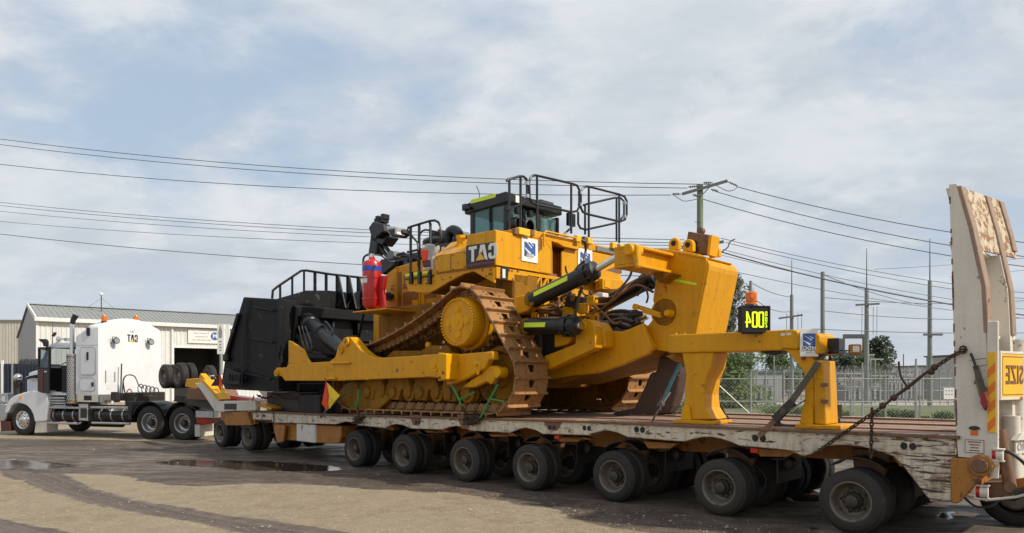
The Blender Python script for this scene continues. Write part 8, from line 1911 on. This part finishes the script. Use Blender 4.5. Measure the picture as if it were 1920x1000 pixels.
# long rusty chain from the ramp with its lever binder
yC = -.05
t = thing('load_chain', 'long rusty chain with lever binder from the ramp down to the trailer side', 'chain', TR, TR.py(1540, 845, yC))
mb = MB(); chain_links(mb, [TR.py(1804, 658, yC), TR.py(1780, 671, yC), TR.py(1752, 690, yC)], .055, .011, .02); o = part('upper_links', mb, M['chain'], t, TR); o['kind'] = 'stuff'
mb = MB(); chain_links(mb, [TR.py(1655, 763, yC), TR.py(1625, 783, yC), TR.py(1600, 800, yC), TR.py(1568, 822, yC), TR.py(1534, 847, yC)], .055, .010, .02); o = part('lower_links', mb, M['chain'], t, TR); o['kind'] = 'stuff'
mb = MB(); chain_links(mb, [TR.py(1635, 770, yC-.03), TR.py(1634, 815, yC-.03), TR.py(1633, 858, yC-.03)], .055, .010, .02); o = part('hanging_links', mb, M['chain'], t, TR); o['kind'] = 'stuff'
part('binder_screw', MB().tube([TR.py(1750, 690, yC), TR.py(1735, 700, yC), TR.py(1700, 728, yC), TR.py(1672, 748, yC), TR.py(1655, 763, yC)], [.014, .018, .022, .018, .014], 8), M['chain'], t, TR)
for p in ((1752, 689), (1746, 697), (1676, 746), (1655, 761)): part('hook', MB().sphere(TR.py(*p, yC), .042, 8), M['chain'], t, TR)
part('binder_lever', MB().tube(smooth_path([TR.py(1703, 727, yC-.03), TR.py(1692, 712, yC-.05), TR.py(1687, 697, yC-.05), TR.py(1685, 678, yC-.05)]), .014, 6), M['chain'], t, TR)
part('anchor_ring', MB().tube([(TR.py(1806, 656, yC)[0]+.035*math.cos(a*.785), yC, TR.py(1806, 656, yC)[2]+.04*math.sin(a*.785)) for a in range(8)], .013, 5, True), M['chain'], t, TR)
# old strap and red rag hanging on the ramp
t = thing('old_strap', 'frayed olive strap hanging on the ramp side above a red rag', 'strap', TR, TR.py(1848, 772, -.03))
part('dark_end', MB().tube([TR.py(1820, 663, -.05), TR.py(1825, 674, -.06), TR.py(1831, 692, -.06)], .016, 6), M['rubber'], t, TR)
part('webbing', strap([TR.py(1829, 686, -.06), TR.py(1836, 708, -.07), TR.py(1845, 735, -.06)], .06), M['strap'], t, TR)
part('webbing', strap([TR.py(1830, 690, -.045), TR.py(1832, 715, -.05), TR.py(1840, 745, -.05)], .035), paint('olive_webbing', (.20, .19, .09), .8, 0, .4), t, TR)
part('loose_tail', strap([TR.py(1850, 750, -.05), TR.py(1848, 770, -.05)], .025), M['rubber'], t, TR)
for a, b_, c_, d_ in ((1818, 676, 1848, 672), (1826, 690, 1850, 684)): part('thread', MB().tube([TR.py(a, b_, -.05), TR.py(c_, d_, -.05)], .005, 4), M['rubber'], t, TR)
solo('red_rag', slab([TR.py(1839, 734, -.08), TR.py(1847, 738, -.08), TR.py(1851, 752, -.08), TR.py(1844, 768, -.08), TR.py(1838, 755, -.08)], (.01, .03, 0)), M['print_red'], 'dark red rag knotted to the old strap on the ramp side', 'rag', TR)
# pennants
def pennant(name_label, A_, B_, y_, parent=None):
    t = thing('pennant', name_label, 'pennant', TR, TR.py(*A_[-1], y_))
    def cloth(L, dy):
        P = [Vector(TR.py(px, py, y_+dy*((i*7) % 3-1)*.5)) for i, (px, py) in enumerate(L)]; return slab([tuple(p) for p in P], (.004, .008, 0))
    part('red_half', cloth(A_, .05), M['pennant_r'], t, TR); part('yellow_half', cloth(B_, .05), M['pennant_y'], t, TR)
    return t
t = pennant('red and yellow pennant hanging below the near yellow push arm', [(611, 715), (614, 722), (617, 742), (613, 768), (609, 765), (603, 757), (607, 738)], [(613, 718), (622, 727), (637, 742), (628, 752), (618, 766), (614, 768), (617, 742)], -.34)
part('tie', MB().tube([TR.py(609, 709, -.30), TR.py(612, 718, -.34)], .008, 4), M['rubber'], t, TR)
t = pennant('faded red, black and yellow pennant on the gooseneck left of the black blade', [(412, 701), (416, 712), (418, 724), (413, 732), (407, 722), (408, 710)], [(416, 722), (421, 734), (423, 741), (414, 738), (412, 730)], -.10)
part('black_half', slab([TR.py(410, 702, -.12), TR.py(408, 724, -.12), TR.py(395, 724, -.12)], (.004, .01, 0)), M['interior'], t, TR)
# green chain binders at the near track
def binder(lb, pts, handle, links, loop=None):
    t = thing('chain_binder', lb, 'chain binder', TR, TR.py(*pts[-1][:2], pts[-1][2]))
    part('binder_rod', MB().tube([TR.py(*p) for p in pts], .019, 7), M['rope_green'], t, TR)
    part('binder_handle', MB().tube([TR.py(*p) for p in handle], [.020, .010], 6), M['rope_green'], t, TR)
    for L in links: mb = MB(); chain_links(mb, [TR.py(*p) for p in L], .05, .009, .018); o = part('chain_links', mb, M['chain'], t, TR); o['kind'] = 'stuff'
    return t
yb2 = -.16
binder('left green chain binder with its handle at the near track', [(846, 723, yb2), (854, 735, yb2), (862, 752, yb2), (866, 763, yb2)], [(862, 749, yb2), (891, 735, yb2)], [[(866, 763, yb2), (872, 778, -.08), (877, 788, -.04)], [(846, 726, yb2+.02), (845, 738, yb2), (846, 752, yb2)]])
binder('right green chain binder with its handle beside the rear track wheel', [(933, 722, yb2), (925, 737, yb2), (917, 752, yb2), (906, 775, yb2), (900, 784, yb2)], [(918, 748, yb2), (944, 753, yb2)], [[(935, 708, yb2+.03), (930, 724, yb2)], [(900, 784, yb2), (890, 792, -.05)], [(913, 728, yb2), (911, 740, yb2), (907, 752, yb2)]])
binder('green chain binder and chain at the front of the near track', [(672, 730, -.05), (672, 750, -.08), (668, 764, -.08)], [(672, 752, -.08), (654, 770, -.08)], [[(672, 716, -.05), (672, 732, -.05)], [(670, 764, -.08), (673, 780, -.05), (678, 790, -.04)]])
mb = MB()
for s_ in range(5):
    pts = [TR.py(rs.uniform(868, 908), rs.uniform(772, 796), rs.uniform(-.10, -.03)) for _ in range(6)]; chain_links(mb, smooth_path(pts, 3), .045, .010, .018)
solo('chain', mb, M['chain'], 'tangle of muddy chain hanging over the trailer side below the two green binders', 'chain', TR)
mb = MB()
for s_ in range(2):
    pts = [TR.py(rs.uniform(660, 682), rs.uniform(776, 794), rs.uniform(-.08, -.03)) for _ in range(5)]; chain_links(mb, smooth_path(pts, 3), .045, .010, .018)
solo('chain', mb, M['chain'], 'small bunch of chain on the trailer side at the front of the track', 'chain', TR)
solo('tie_strap', strap([TR.py(660, 716, -.1), TR.py(645, 742, -.1), TR.py(622, 760, -.06), TR.py(600, 782, -.03)], .04), M['strap'], 'dark strap slanting from the track front past the pennant to the deck edge', 'strap', TR)
solo('green_strap', strap([TR.py(612, 747, .1), TR.py(610, 772, .1)], .03).add(*[[], []]), M['rope_green'], 'short green strap hanging just behind the near pennant', 'strap', TR)
# clear bag with orange contents tied inside the front handrail
bgp = [oy(*p, .52) for p in [(784, 460), (797, 456), (811, 458), (813, 463), (808, 480), (809, 505), (788, 507), (790, 480)]]
t = thing('plastic_bag', 'clear plastic bag with red papers tied inside the front handrail', 'bag', TR, TR.py(798, 507, .55))
part('bag_skin', MB().prism(bgp, .56, .72), M['plasticbag'], t, TR, .03, 2)
part('red_contents', MB().prism([oy(*p, .55) for p in [(788, 469), (803, 468), (802, 484), (798, 491), (792, 488)]], .535, .57), M['pennant_r'], t, TR, .015)
part('dark_contents', MB().prism([oy(*p, .55) for p in [(791, 489), (806, 487), (807, 500), (794, 502)]], .54, .57), M['maroon'], t, TR, .01)
